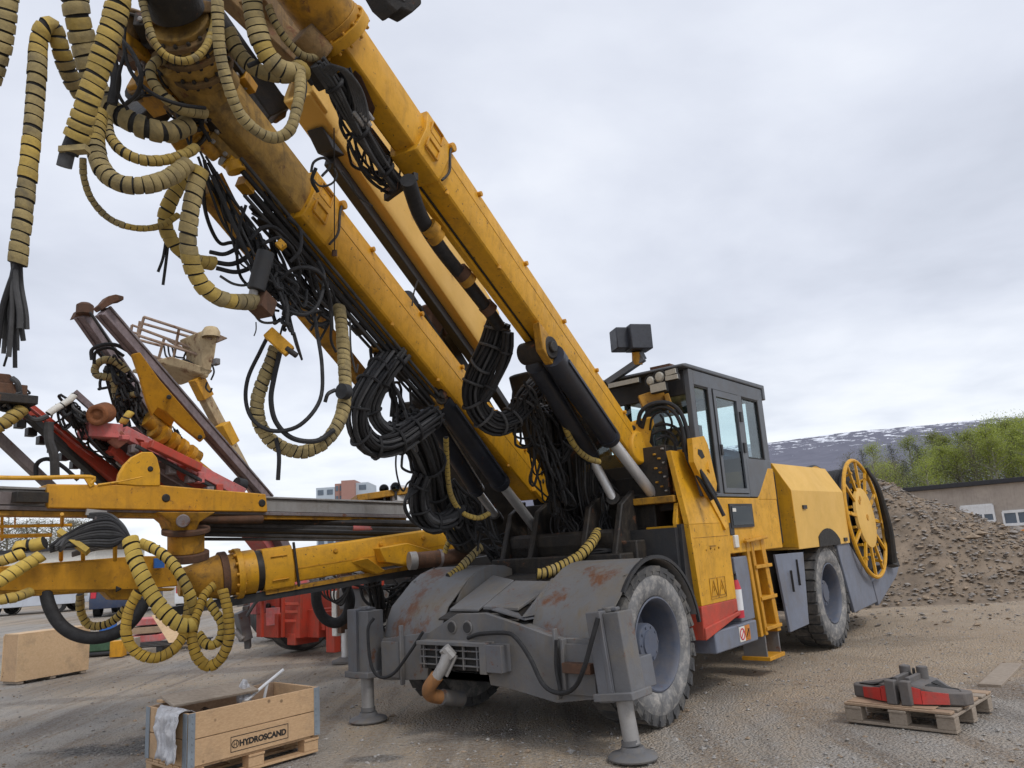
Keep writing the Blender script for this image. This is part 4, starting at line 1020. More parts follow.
A0 = onv(629, 448, .75); A1 = at(336, 30, 4.75)
bA, nA, sA, uA, cA = boom(A0, A1, .215, .37, .80, YEL, YEL)
B0 = at(530, 484, 9.1); B1 = at(204, 82, 4.75)
bB, nB, sB, uB, cB = boom(B0, B1, .23, .42, .785, YEL, MUDY)
# boom feet: forked lug
mb = MB(); mb.prism([B0 + nB * .25 - sB * .16 + uB * .19, B0 - nB * .12 - sB * .16 + uB * .10, B0 - nB * .22 - sB * .16 - uB * .06, B0 - nB * .12 - sB * .16 - uB * .20, B0 + nB * .2 - sB * .16 - uB * .2], sB * .05, YEL)
for q in ((.0, .02), (.09, -.04), (.06, .1)): mb.cyl(B0 + nB * q[0] - sB * .175 + uB * q[1], B0 + nB * q[0] - sB * .14 + uB * q[1], .028, INK, n=10)
mb.build('foot_lug', bB, .008)
C0_ = at(489, 338, 8.3); C1_ = at(308, 66, 5.6)
nC = (C1_ - C0_).normalized()
def boomC():
    r, n, sd, uu = beam_rings(C0_, C1_, .19, .70, hexa=.0); mb = MB(); mb.sweep(r, YELP)
    o = mb.build('boom', RIG, .006, 28)
    mb = MB(); mb.bar(C0_ - uu * .405 + sd * .05, C0_.lerp(C1_, .85) - uu * .405 + sd * .05, .085, .10, BLK, uu); mb.prism([C0_.lerp(C1_, .84) - uu * .36 + sd * .08, C0_.lerp(C1_, .93) - uu * .39 + sd * .08, C0_.lerp(C1_, .88) - uu * .45 + sd * .08], sd * -.14, BLK); mb.build('hose_tray', o, .008)
    mb = MB(); a = C0_; mb.prism([a - uu * .22 - sd * .15, a + n * .35 - uu * .2 - sd * .15, a + n * .30 - uu * .02 - sd * .15, a - n * .2 + uu * .2 - sd * .15, a - n * .3 - sd * .15], sd * .3, YELD); mb.build('foot_lug', o, .01)
    mb = MB(); mb.prism([at(432, 302, 7.9), at(440, 300, 7.7), at(452, 322, 7.8), at(447, 336, 7.9), at(432, 330, 7.8)], MV * .3, RUST); mb.bar(at(436, 330, 7.9), at(500, 435, 9.2), .16, .16, OIL); mb.bar(at(452, 326, 8.1), at(520, 430, 9.4), .10, .10, BLK); mb.build('boom_strut', o, .01)
    r, *_ = beam_rings(C0_.lerp(C1_, .90), C0_.lerp(C1_, 1.0), .26, .74, hexa=0); mb = MB(); mb.sweep(r, YELP); c = C0_.lerp(C1_, .93)
    mb.build('collar', o, .01, 28)
    for k in range(7):
        mb = MB(); p = C0_.lerp(C1_, .1 + .12 * k) - sd * .13; mb.cyl(p + uu * (.1 if k % 2 else -.05), p - sd * .03 + uu * (.1 if k % 2 else -.05), .02, YELD, n=8); mb.build('boom_bolt', o)
    cylinder(at(405, 300, 7.0), at(470, 400, 8.4), at(500, 450, 9.0), .09, .05, o)
boomC()
cylinder(at(553, 357, 6.75), at(609, 437, 8.05), onv(657, 500, .48), .106, .060, bA)
cylinder(at(536, 366, 7.0), at(590, 455, 8.35), onv(614, 500, .8), .092, .050, bA)
cylinder(at(441, 400, 7.25), at(500, 482, 8.45), at(543, 538, 9.1), .10, .056, bB)
cylinder(at(428, 414, 7.5), at(476, 489, 8.7), at(496, 516, 9.2), .085, .045, bB)
# cylinder hinge castings under the booms
for (p, bm, s_) in (((541, 350, 6.75), bA, 1), ((432, 396, 7.2), bB, 1)):
    mb = MB(); q = at(*p); mb.cyl(q - MV * .12, q + MV * .2, .10, OIL, n=20); mb.cyl(q - MV * .15, q - MV * .12, .05, OIL, n=12)
    mb.prism([q + nA * .25 + uA * .1 - MV * .1, q - nA * .3 + uA * .12 - MV * .1, q - nA * .08 - uA * .12 - MV * .1, q + nA * .12 - uA * .10 - MV * .1], MV * .08, YELD)
    mb.build('hinge_casting', bm, .008)
# small grease pipes on the booms
for (pts, bm) in (([(524, 310, 6.72), (530, 315, 6.7), (533, 324, 6.72), (530, 327, 6.75)], bA), ([(532, 324, 6.7), (539, 323, 6.72), (546, 331, 6.8), (552, 341, 6.9), (551, 347, 6.9)], bA),
                  ([(416, 348, 7.0), (424, 358, 7.05), (430, 368, 7.1)], bB), ([(420, 370, 7.1), (428, 369, 7.1), (434, 378, 7.2), (436, 386, 7.25)], bB)):
    mb = MB(); mb.tube(PX(pts), .009, YELO, 6); mb.build('grease_pipe', bm)
# seams along the flank
# extension rail under boom B, feed rails under boom A
mb = MB(); mb.bar(at(205, 188, 4.9), at(366, 384, 6.9), .10, .15, YELD); mb.build('slide_rail', bB, .01)
mb = MB(); mb.tube(PX([(408, 180, 5.15), (420, 215, 5.5), (440, 248, 5.85), (465, 280, 6.25), (488, 310, 6.6), (499, 326, 6.8)]), .055, RUB, 12)
for (px, py, d) in ((431, 229, 5.6), (435, 236, 5.68), (462, 273, 6.15), (467, 279, 6.2), (488, 308, 6.55)): mb.cyl(at(px - 3, py - 3, d), at(px + 3, py + 3, d + .04), .07, YELD if px % 2 else RUST, n=12)
mb.build('feed_hose_pipe', bA)
mb = MB(); mb.bar(at(388, 193, 5.6), at(400, 186, 5.35), .04, .05, RUST); mb.bar(at(386, 198, 5.5), at(416, 176, 5.2), .035, .05, OIL); mb.build('hose_guide', bA)

# --- boom heads
ROTM = paint('rusty_rotation_housing', (.24, .145, .055), .75, .4, (.05, .04, .03), .85, .35, bump=.6, sc=3)
# boom A head: turned flange and dark knuckle
mb = MB()
a = A1 - nA * .05
mb.cyl(a, a + nA * .07, .212, YEL, n=32); mb.cyl(a + nA * .07, a + nA * .12, .19, YELD, n=28); mb.cyl(a + nA * .12, a + nA * .75, .185, YELD, n=28); mb.cyl(a + nA * .70, a + nA * .80, .22, YELD, n=28)
for k in range(14):
    t = 2 * pi * k / 14; p = a + (sA * cos(t) + uA * sin(t)) * .196; mb.cyl(p - nA * .02, p + nA * .085, .013, YELO, n=6)
hA = mb.build('boom_head', bA, .004)
mb = MB(); mb.box(at(316, 66, 4.7), nA * .12, sA * .05, uA * .08, OIL); mb.box(at(344, 92, 4.95), nA * .14, sA * .04, uA * .07, RUST); mb.prism([at(352, 66, 4.78), at(362, 76, 4.8), at(376, 108, 5.0), at(372, 120, 5.1), at(355, 100, 4.95)], MV * .1, RUST)
mb.box(at(376, 150, 5.3), nA * .14, sA * .05, uA * .06, OIL); mb.cyl(at(300, 34, 4.55), at(322, 58, 4.65), .10, ROTM)
mb.build('knuckle', bA, .01)
for k in range(6):
    hose(PX([(322 + k * 2, 70 + k, 4.55), (332 + k * 2, 65 + k * .6, 4.5), (346 + k * 2, 76 + k, 4.55), (352 + k * 2.4, 92 + k, 4.65), (356 + k * 2.4, 108 + k * 2, 4.7), (353 + k * 2, 118 + k * 2, 4.75)]), .009, RIG, RUBG)
mb = MB(); rnd = random.Random(2)
for k in range(7): p = at(354 + k * 2.2, 112 + 3 * (k % 3), 4.7); mb.cyl(p, p + nA * -.06, .013, ALU, n=8)
mb.build('hose_fitting', bA)
# boom B head: big rusty rotation housing
mb = MB(); a = B1 - nB * .1
mb.cyl(a, a + nB * .3, .19, MUDY, n=28)
for (p, q, r_, mt) in (((206, 76, 4.7), (178, 20, 4.35), .17, MUDY), ((190, 44, 4.5), (186, 37, 4.46), .185, OIL), ((182, 22, 4.42), (178, 10, 4.4), .20, ROTM), ((178, 12, 4.3), (160, -30, 4.1), .15, OIL)):
    mb.cyl(at(*p), at(*q), r_, mt, n=32)
for (t0, rr_) in ((.18, .20), (.5, .195), (.82, .205)):
    c = at(206, 76, 4.7).lerp(at(178, 20, 4.35), t0); d_ = (at(178, 20, 4.35) - at(206, 76, 4.7)).normalized(); mb.cyl(c, c + d_ * .035, rr_, ROTM, n=32); e1, e2 = frame(d_)
    for k in range(16): mb.cyl(c + (e1 * cos(k * pi / 8) + e2 * sin(k * pi / 8)) * (rr_ - .018) - d_ * .02, c + (e1 * cos(k * pi / 8) + e2 * sin(k * pi / 8)) * (rr_ - .018) + d_ * .055, .013, OIL, n=6)
mb.build('rotation_unit', bB, .01)
mb = MB(); mb.prism([at(118, 20, 4.5), at(150, 10, 4.5), at(165, 40, 4.6), at(160, 58, 4.6), at(130, 40, 4.55)], MV * .25, RUST); mb.box(at(160, 88, 4.75), nB * .12, sB * .12, uB * .1, YELD)
mb.cyl(at(142, 102, 4.9), at(158, 118, 5.0), .16, OIL, n=24); mb.bar(at(176, 74, 4.7), at(190, 96, 4.85), .12, .08, YELD); mb.bar(at(172, 145, 4.75), at(206, 126, 4.8), .1, .09, YELD)
mb.bar(at(196, 4, 5.4), at(276, 118, 5.6), .2, .2, OIL); mb.bar(at(218, -20, 5.2), at(300, 58, 5.4), .14, .2, ROTM)
mb.prism([at(240, 72, 5.5), at(250, 66, 5.5), at(290, 100, 5.6), at(286, 118, 5.6), at(262, 112, 5.6)], MV * .12, ROTM)
mb.build('knuckle', bB, .01)
mb = MB(); mb.cyl(at(226, 160, 4.9), at(235, 168, 4.95), .05, YEL, n=14); mb.cyl(at(221, 160, 4.92), at(226, 163, 4.92), .035, ALU, n=12); mb.cyl(at(233, 163, 4.92), at(237, 172, 4.92), .06, YEL, n=14)
mb.prism([at(214, 178, 5.0), at(222, 172, 5.0), at(240, 208, 5.2), at(238, 226, 5.2), at(226, 214, 5.1)], MV * .1, YELD); mb.build('hose_clamp', bB, .004)
# brackets, fittings and valve bodies crowding the boom heads
rnd = random.Random(55)
for k, (x, y, d) in enumerate(((128, 24, 4.5), (148, 30, 4.5), (136, 50, 4.55), (160, 44, 4.6), (150, 70, 4.65), (172, 66, 4.6), (168, 86, 4.7), (188, 92, 4.7), (206, 104, 4.75), (196, 118, 4.8), (178, 112, 4.75), (214, 128, 4.85), (206, 146, 4.85), (222, 150, 4.9), (118, 44, 4.5), (144, 96, 4.75), (230, 60, 4.9), (244, 84, 5.0), (222, 92, 4.8), (236, 112, 4.9))):
    mb = MB(); c = at(x, y, d); a_ = (nB + Vector((rnd.gauss(0, .3), rnd.gauss(0, .3), rnd.gauss(0, .3)))).normalized(); e1, e2 = frame(a_)
    mt = (ROTM, OIL, YELD, MUDY, STEEL)[k % 5]
    if k % 3 == 0: mb.cyl(c - a_ * .09, c + a_ * .09, rnd.uniform(.04, .07), mt, n=14); mb.cyl(c + a_ * .05, c + a_ * .07, .085, OIL, n=14)
    else:
        mb.box(c, a_ * rnd.uniform(.06, .13), e1 * rnd.uniform(.025, .06), e2 * rnd.uniform(.02, .05), mt)
        for q in (-1, 1): mb.cyl(c + a_ * .05 * q, c + a_ * .05 * q - FW * .06, .016, ALU if k % 2 else OIL, n=8)
    mb.build('hose_fitting', bB, .006)
# oily pipes and valve bodies along the underside of boom B
mb = MB(); rnd = random.Random(31)
for k in range(7):
    p = B0.lerp(B1, .93 - .012 * k) - uB * (.27 + .03 * (k % 4)) + sB * (-.06 + .035 * k); q = B0.lerp(B1, .36 + .03 * (k % 3)) - uB * (.27 + .03 * (k % 4)) + sB * (-.04 + .03 * k)
    mb.cyl(p, q, .013 + .006 * (k % 3), RUB if k % 3 else RUBG, n=6)
for k in range(8):
    p = B0.lerp(B1, .90 - .055 * k) - uB * .31 + sB * (.02 + .1 * rnd.random()); mb.box(p, nB * rnd.uniform(.04, .1), sB * .04, uB * rnd.uniform(.03, .06), OIL if k % 3 else YELD)
mb.build('pipe_run', bB)
# black bodies added to fill the gaps under the boom feet with dark
mb = MB(); mb.prism([at(404, 402, 9.4), at(436, 398, 9.5), at(480, 455, 9.9), at(530, 520, 10.2), at(520, 556, 10.3), at(470, 552, 10.2), at(436, 505, 9.9), at(420, 455, 9.7)], MV * .25, OIL); mb.build('dark_filler', RIG, .03)
mb = MB(); mb.prism([at(524, 372, 8.6), at(556, 366, 8.6), at(604, 440, 9.2), at(636, 500, 9.6), at(630, 556, 9.8), at(560, 556, 9.7), at(548, 500, 9.3), at(540, 440, 9.0)], MV * .25, OIL); mb.build('dark_filler', RIG, .03)
mb = MB(); mb.mbox(.75, 1.3, .7, 2.2, 1.3, 1.75, OIL); mb.build('hose_manifold', RIG, .04)
tangle([M(.62, 2.2, 1.42), M(.62, 1.7, 1.4), M(.65, 1.2, 1.42), M(.75, .7, 1.5)], .14, 40, .013, RIG, 96, span=.5)
tangle(PX([(262, 190, 5.2), (285, 235, 5.5), (310, 275, 5.8), (335, 312, 6.1)]), .12, 34, .012, RIG, 97, span=.6)
tangle([M(.95, 2.2, 1.65), M(1.0, 1.7, 1.6), M(1.0, 1.2, 1.65), M(1.05, .75, 1.7)], .2, 36, .012, RIG, 93, span=.5)
tangle([M(1.1, 1.7, 2.3), M(1.05, 1.5, 2.0), M(.95, 1.3, 1.7), M(.8, 1.1, 1.5)], .18, 40, .011, RIG, 94, span=.6)
tangle([M(1.15, 1.2, 2.4), M(1.1, 1.1, 2.1), M(1.0, 1.05, 1.8), M(.9, 1.0, 1.5)], .16, 44, .010, RIG, 95, span=.6)
bundle(PX([(318, 62, 4.55), (336, 88, 4.7), (356, 124, 4.9), (378, 158, 5.15), (398, 186, 5.4)]), .05, RIG, 12, .012, 3, 91, RUBG)
bundle(PX([(344, 70, 4.7), (352, 92, 4.75), (352, 112, 4.85), (366, 136, 5.0), (386, 166, 5.25), (404, 186, 5.4)]), .04, RIG, 9, .010, 2, 92)
# boom C upper end link
mb = MB(); mb.bar(at(296, 60, 5.6), at(254, -10, 5.2), .2, .22, ROTM); mb.cyl(at(300, 78, 5.4), at(307, 84, 5.6), .06, YELD, n=12); mb.box(at(312, 100, 5.5), nC * .1, MV * .1, MZ * .06, YELP); mb.build('boom_head', bB, .01)
# feed end poking into the top of the picture, carried by boom A's head
mb = MB(); mb.bar(at(270, -60, 4.2), at(360, -28, 4.3), .12, .12, OIL); mb.bar(at(340, -60, 4.25), at(412, 2, 4.3), .12, .16, OIL); mb.prism([at(378, -12, 4.22), at(421, -14, 4.22), at(422, 4, 4.22), at(412, 13, 4.22), at(402, 8, 4.22), at(397, 12, 4.22), at(386, 2, 4.22)], MV * .12, OIL); mb.build('feed_end', bA, .008)
# ---------------------------------------------------------------- wrapped hoses of the big rig
W3 = (WRP, WRP, WRPD); WD = (WRPD, WRPD, WRP)
def wh(pts, r, sd, parent=RIG, **k): return wrapped_hose(PX(pts), r, parent, seed=sd, **k)
wh([(9, -22, 4.0), (6, 15, 4.0), (-1, 52, 4.0), (-12, 85, 4.0)], .052, 1, mats=WD, pitch=.055)
wh([(82, 98, 4.3), (70, 76, 4.2), (61, 50, 4.1), (55, 30, 4.05), (46, 26, 4.0), (39, 42, 4.0), (37, 75, 3.98), (34, 115, 3.96), (30, 155, 3.94), (25, 200, 3.92), (20, 240, 3.9), (17, 270, 3.9)], .045, 2, mats=(WRPD, WRP, WRPD), pitch=.055)
wh([(74, -22, 4.3), (76, 8, 4.3), (83, 42, 4.35), (92, 78, 4.4), (101, 106, 4.5)], .068, 3, mats=WD, pitch=.07, gapf=.14)
wh([(124, -22, 3.85), (113, 24, 3.82), (101, 62, 3.8), (89, 98, 3.78), (79, 130, 3.78), (75, 142, 3.78)], .056, 4, mats=(WRP, WRP, WRP), pitch=.048, gapf=.22)
MBt = MB(); MBt.cyl(at(76, 136, 3.78), at(69, 154, 3.78), .042, RUB, n=14); MBt.cyl(at(68, 150, 3.78), at(64, 167, 3.78), .035, RUBG, n=12); MBt.bar(at(61, 151, 3.76), at(88, 149, 3.76), .05, .03, WRPD); MBt.build('hose_end', RIG)
wh([(99, 112, 4.25), (96, 135, 4.2), (97, 155, 4.15), (105, 173, 4.12), (122, 184, 4.12), (146, 185, 4.18), (170, 177, 4.3), (190, 162, 4.45)], .048, 5, pitch=.045, gapf=.15)
wh([(106, 118, 4.3), (110, 136, 4.25), (122, 151, 4.22), (142, 160, 4.25), (165, 160, 4.35), (185, 154, 4.45), (198, 146, 4.55)], .030, 6, pitch=.04, gapf=.2)
wh([(100, 92, 4.45), (110, 108, 4.42), (128, 120, 4.4), (148, 129, 4.42), (170, 132, 4.5), (190, 124, 4.65)], .062, 7, mats=WD, pitch=.075, gapf=.38)
wh([(172, 62, 4.5), (160, 60, 4.42), (151, 68, 4.38), (153, 82, 4.38), (165, 97, 4.4), (182, 110, 4.5), (206, 114, 4.65)], .030, 8, mats=WD, pitch=.05)
wh([(139, -15, 4.1), (147, 20, 4.1), (155, 43, 4.1), (168, 57, 4.12), (186, 61, 4.15), (202, 52, 4.2), (212, 32, 4.3), (216, 8, 4.4)], .021, 9, mats=WD, pitch=.03, gapf=.1)
wh([(217, -20, 4.0), (218, 20, 4.0), (220, 52, 4.02), (228, 85, 4.05), (240, 114, 4.1), (257, 131, 4.15), (274, 138, 4.2), (289, 131, 4.22), (296, 112, 4.25), (300, 90, 4.3), (300, 66, 4.4)], .031, 10, mats=WD, pitch=.035, gapf=.1)
wh([(250, -20, 4.3), (254, 15, 4.3), (262, 45, 4.3), (274, 64, 4.32), (290, 72, 4.36), (304, 70, 4.45)], .056, 11, mats=(WRPD, WRP, WRPD), pitch=.045, gapf=.12)
wh([(228, 30, 4.5), (238, 52, 4.5), (254, 68, 4.5), (276, 76, 4.55), (296, 76, 4.6)], .042, 12, mats=(WRPD, WRPD, WRPD), pitch=.06, gapf=.12)
wh([(268, 5, 4.4), (275, 22, 4.4), (288, 42, 4.45), (304, 56, 4.5), (322, 58, 4.6)], .022, 13, mats=WD, pitch=.035)
wh([(201, 168, 4.5), (195, 188, 4.48), (190, 215, 4.45), (188, 240, 4.45), (193, 268, 4.48), (206, 289, 4.52), (225, 300, 4.6), (248, 302, 4.75), (262, 300, 4.9)], .049, 14, pitch=.058, gapf=.1)
wh([(192, 174, 4.65), (180, 184, 4.62), (171, 200, 4.6), (165, 218, 4.6), (169, 236, 4.62), (180, 250, 4.65), (196, 260, 4.75), (216, 264, 4.85)], .043, 15, pitch=.055, gapf=.1)
wh([(83, 158, 4.3), (84, 178, 4.32), (92, 200, 4.35), (110, 219, 4.4), (135, 228, 4.45), (160, 226, 4.55), (180, 214, 4.6)], .019, 16, mats=WD, pitch=.03, gapf=.1)
wh([(276, 348, 5.15), (271, 362, 5.12), (262, 384, 5.1), (257, 405, 5.1), (261, 427, 5.12), (276, 444, 5.15), (300, 452, 5.2), (322, 444, 5.25), (338, 424, 5.32), (345, 396, 5.4), (344, 360, 5.5), (342, 330, 5.6), (339, 306, 5.7)], .046, 17, pitch=.042, gapf=.12, mats=(WRP, WRPD, WRPD))
wh([(560, 402, 7.75), (563, 416, 7.75), (568, 434, 7.8), (577, 449, 7.85), (588, 458, 7.9), (600, 462, 8.0)], .032, 18, pitch=.045, gapf=.18)
wh([(446, 437, 7.3), (447, 465, 7.4), (449, 487, 7.5), (454, 502, 7.6), (463, 513, 7.7), (478, 518, 7.8), (490, 513, 7.9)], .026, 19, pitch=.045, gapf=.2)
wh([(598, 532, 8.2), (590, 545, 7.95), (577, 558, 7.85), (560, 567, 7.8), (545, 573, 7.75), (534, 574, 7.75)], .055, 20, pitch=.05, mats=WD, gapf=.3)
wh([(482, 546, 8.5), (470, 558, 8.4), (457, 571, 8.3), (447, 578, 8.2)], .045, 21, pitch=.045, mats=WD, gapf=.22)
wh([(462, 520, 8.4), (454, 532, 8.4), (447, 546, 8.4), (444, 556, 8.4)], .03, 22, pitch=.045, mats=WD, gapf=.4)
# bare ends of the cut hose at far left
rnd = random.Random(61)
for k in range(11):
    x1 = -3 + 2.9 * k + rnd.uniform(-1, 1); y1 = rnd.uniform(322, 368); dd = 3.88 + .03 * (k % 4)
    hose([at(17 + rnd.uniform(-5, 5), 258, 3.9), at(16 + (x1 - 16) * .3 + rnd.uniform(-2, 2), 285, dd), at(16 + (x1 - 16) * .7 + rnd.uniform(-3, 3), 312, dd), at(x1, y1, dd)], rnd.uniform(.010, .0165), RIG, RUBG if k % 3 else RUB)
hose(PX([(0, 318, 4.0), (6, 332, 4.0), (8, 350, 4.05), (4, 366, 4.1)]), .006, RIG)
for pts in ([(166, 240, 4.62), (163, 258, 4.62), (158, 272, 4.62)], [(168, 244, 4.63), (166, 262, 4.63), (163, 285, 4.63)]): hose(PX(pts), .009, RIG)
# bare hoses round the head of boom B
HB = [([(128, 2, 4.2), (124, 40, 4.2), (130, 70, 4.2), (150, 92, 4.2), (178, 104, 4.3), (205, 108, 4.5)], .011), ([(122, 40, 4.15), (132, 52, 4.15), (141, 72, 4.15), (138, 92, 4.2), (126, 104, 4.25)], .012),
 ([(126, 52, 4.2), (120, 70, 4.2), (118, 92, 4.25), (128, 110, 4.3)], .01), ([(112, 60, 4.3), (116, 80, 4.3), (112, 104, 4.3)], .03),
 ([(248, 66, 4.3), (266, 60, 4.35), (282, 70, 4.4), (302, 72, 4.5), (312, 84, 4.6)], .014), ([(302, 68, 4.45), (304, 90, 4.4), (298, 112, 4.35)], .018),
 ([(342, 172, 5.2), (350, 182, 5.25), (358, 196, 5.35), (372, 206, 5.5)], .008), ([(356, 150, 5.1), (360, 166, 5.15), (372, 182, 5.3), (392, 196, 5.5)], .012), ([(348, 140, 5.1), (356, 158, 5.12), (368, 174, 5.2), (386, 186, 5.4)], .012),
 ([(312, 178, 5.1), (320, 186, 5.1), (331, 184, 5.1), (337, 176, 5.15), (334, 168, 5.2)], .007), ([(311, 172, 5.1), (314, 162, 5.1), (324, 158, 5.1), (330, 166, 5.15), (322, 176, 5.1)], .009), ([(316, 168, 5.0), (312, 180, 5.0), (318, 192, 5.05)], .012),
 ([(210, 252, 4.9), (225, 254, 4.9), (240, 246, 5.0), (254, 236, 5.1)], .014), ([(214, 262, 4.85), (232, 264, 4.9), (248, 256, 5.0), (260, 242, 5.1)], .016), ([(216, 268, 4.85), (236, 272, 4.9), (252, 266, 5.0), (264, 248, 5.1)], .015),
 ([(220, 276, 4.85), (234, 284, 4.9), (248, 284, 4.95), (256, 270, 5.05)], .009), ([(246, 205, 4.9), (240, 225, 4.9), (237, 250, 4.9), (240, 275, 4.95), (252, 290, 5.0)], .01), ([(250, 240, 4.95), (262, 228, 5.0), (275, 228, 5.1), (288, 240, 5.2), (298, 262, 5.3)], .014),
 ([(262, 244, 4.9), (280, 238, 5.0), (294, 252, 5.1), (300, 275, 5.2), (290, 292, 5.2)], .012), ([(275, 285, 5.0), (292, 270, 5.0), (308, 268, 5.05), (322, 276, 5.15), (330, 300, 5.3), (332, 330, 5.4)], .013),
 ([(270, 300, 5.0), (290, 312, 5.0), (308, 314, 5.05), (320, 300, 5.15), (324, 276, 5.3), (318, 262, 5.4)], .013), ([(290, 262, 5.0), (300, 250, 5.05), (300, 230, 5.15), (288, 218, 5.2)], .012),
 ([(252, 310, 5.0), (262, 322, 5.0), (280, 321, 5.0), (296, 312, 5.1)], .009), ([(256, 322, 5.0), (256, 330, 5.0), (254, 336, 5.0)], .004),
 ([(268, 336, 5.1), (260, 352, 5.08), (248, 378, 5.06), (246, 402, 5.06), (254, 421, 5.06), (274, 431, 5.06), (300, 425, 5.1), (320, 400, 5.2), (322, 366, 5.3), (317, 332, 5.4), (314, 312, 5.5)], .014),
 ([(280, 352, 5.1), (274, 378, 5.08), (271, 400, 5.06), (276, 422, 5.06), (292, 438, 5.1), (316, 441, 5.15), (334, 430, 5.25)], .017),
 ([(276, 438, 5.1), (279, 456, 5.1), (278, 480, 5.1)], .014), ([(327, 282, 5.3), (331, 320, 5.35), (331, 340, 5.4), (336, 352, 5.45)], .01), ([(350, 320, 5.6), (351, 350, 5.6), (356, 372, 5.65), (358, 364, 5.65)], .007),
 ([(412, 306, 6.6), (414, 292, 6.6), (418, 280, 6.6)], .007), ([(292, 330, 5.15), (296, 345, 5.15), (302, 360, 5.2)], .007)]
for pts, r in HB: hose(PX(pts), r, RIG, RUBG if r < .0095 else RUB)
# small valves and brackets hanging there
mb = MB(); mb.bar(at(268, 332, 5.0), at(290, 352, 5.0), .06, .08, YEL); mb.cyl(at(286, 348, 4.98), at(297, 356, 4.98), .02, OIL, n=8); mb.bar(at(294, 332, 5.05), at(302, 360, 5.05), .015, .015, OIL); mb.build('hose_bracket', RIG, .006)
mb = MB(); mb.cyl(at(266, 252, 4.85), at(256, 290, 4.8), .055, BLK, n=16); mb.cyl(at(254, 290, 4.8), at(251, 306, 4.78), .028, ALU, n=12); mb.box(at(262, 305, 4.85), nB * .06, sB * .06, uB * .06, RUST); mb.bar(at(278, 242, 4.9), at(284, 248, 4.9), .05, .05, YEL); mb.build('hydraulic_motor', RIG, .004)
mb = MB(); mb.cyl(at(341, 391, 5.3), at(347, 392, 5.35), .055, BLK, n=16); mb.tube(PX([(335, 390, 5.3), (328, 394, 5.25), (325, 402, 5.25)]), .014, BLK, 8); mb.build('hose_clip', RIG)
mb = MB(); mb.cyl(at(334, 128, 4.6), at(334.5, 252, 5.3), .004, OIL, n=5); mb.cyl(at(334.5, 250, 5.3), at(334.5, 256, 5.3), .018, RUST, n=6); mb.build('hanging_wire', RIG)
tangle(PX([(200, 150, 4.7), (215, 175, 4.85), (240, 210, 5.0), (265, 250, 5.1), (300, 285, 5.4), (330, 320, 5.7)]), .16, 34, .010, RIG, 41)
tangle(PX([(250, 265, 4.95), (275, 275, 5.0), (285, 305, 5.05), (282, 322, 5.05)]), .14, 26, .010, RIG, 42)
tangle(PX([(150, 70, 4.6), (180, 115, 4.7), (200, 130, 4.75)]), .16, 14, .011, RIG, 43)
tangle(PX([(335, 55, 4.9), (345, 95, 5.0), (372, 150, 5.4), (395, 185, 5.6)]), .13, 18, .009, RIG, 44)
tangle(PX([(375, 350, 6.4), (395, 390, 6.8), (405, 430, 7.1), (425, 470, 7.4)]), .2, 30, .011, RIG, 45)
tangle(PX([(520, 380, 7.2), (535, 420, 7.6), (550, 460, 8.0), (560, 500, 8.4)]), .22, 36, .012, RIG, 46)
tangle(PX([(470, 545, 9.3), (505, 548, 9.4), (545, 540, 9.4), (585, 530, 9.3)]), .24, 46, .013, RIG, 47)
tangle(PX([(440, 470, 7.6), (465, 500, 8.0), (485, 530, 8.4)]), .2, 26, .012, RIG, 48)
tangle(PX([(600, 470, 8.6), (620, 500, 8.8), (610, 530, 8.9)]), .2, 22, .011, RIG, 49)
# thick black hose bundles with clamp rings
bundle(PX([(396, 342, 7.0), (386, 358, 6.5), (368, 384, 6.2), (357, 408, 6.15), (359, 432, 6.2), (374, 447, 6.3), (396, 443, 6.45), (418, 428, 6.6), (436, 415, 6.8)]), .085, RIG, 34, .013, 11, 3)
bundle(PX([(404, 352, 6.6), (384, 380, 6.45), (373, 408, 6.45), (384, 428, 6.5), (402, 430, 6.6), (420, 418, 6.8)]), .06, RIG, 14, .016, 5, 4, RUBG)
bundle(PX([(499, 322, 6.9), (492, 346, 6.95), (480, 370, 7.0), (473, 392, 7.05), (478, 411, 7.1), (494, 423, 7.2), (513, 417, 7.35), (527, 398, 7.5), (540, 385, 7.7)]), .10, RIG, 38, .0145, 11, 5, clampm=RUBG)
bundle(PX([(508, 332, 6.8), (506, 352, 6.85), (496, 378, 6.9), (484, 400, 6.95)]), .045, RIG, 8, .016, 2, 6)
bundle(PX([(424, 474, 7.3), (418, 492, 7.3), (421, 512, 7.35), (433, 523, 7.45), (448, 519, 7.6), (458, 508, 7.75)]), .085, RIG, 20, .022, 4, 8)
bundle(PX([(548, 400, 7.9), (554, 430, 8.1), (560, 462, 8.4), (568, 496, 8.7), (578, 530, 9.0)]), .12, RIG, 22, .016, 2, 9, twist=2.0)
bundle(PX([(546, 408, 7.8), (540, 430, 7.9), (545, 452, 8.0), (560, 456, 8.1), (570, 440, 8.1)]), .07, RIG, 14, .015, 5, 11, clampm=RUBG)
bundle(PX([(404, 415, 6.9), (420, 440, 7.1), (432, 470, 7.4), (440, 500, 7.8), (466, 540, 8.4)]), .14, RIG, 24, .019, 5, 10)
for k in range(7): hose(PX([(424 + k, 482, 7.35), (410 - k * .9, 490 + k * 2, 7.2 - k * .02), (404 + k * 1.4, 508 + k * 2, 7.2), (416 + k * 2, 525 + k, 7.3), (436 + k, 530, 7.4)]), .009, RIG)
for k in range(9): hose(PX([(576 + k * 3, 455 + k, 8.3), (578 + k * 2.5, 490, 8.4), (584 + k * 2, 520 - k * 3, 8.5), (592 - k * 2, 545 - k * 2, 8.6)]), .008 + .004 * (k % 2), RIG, RUBG if k % 3 == 0 else RUB)
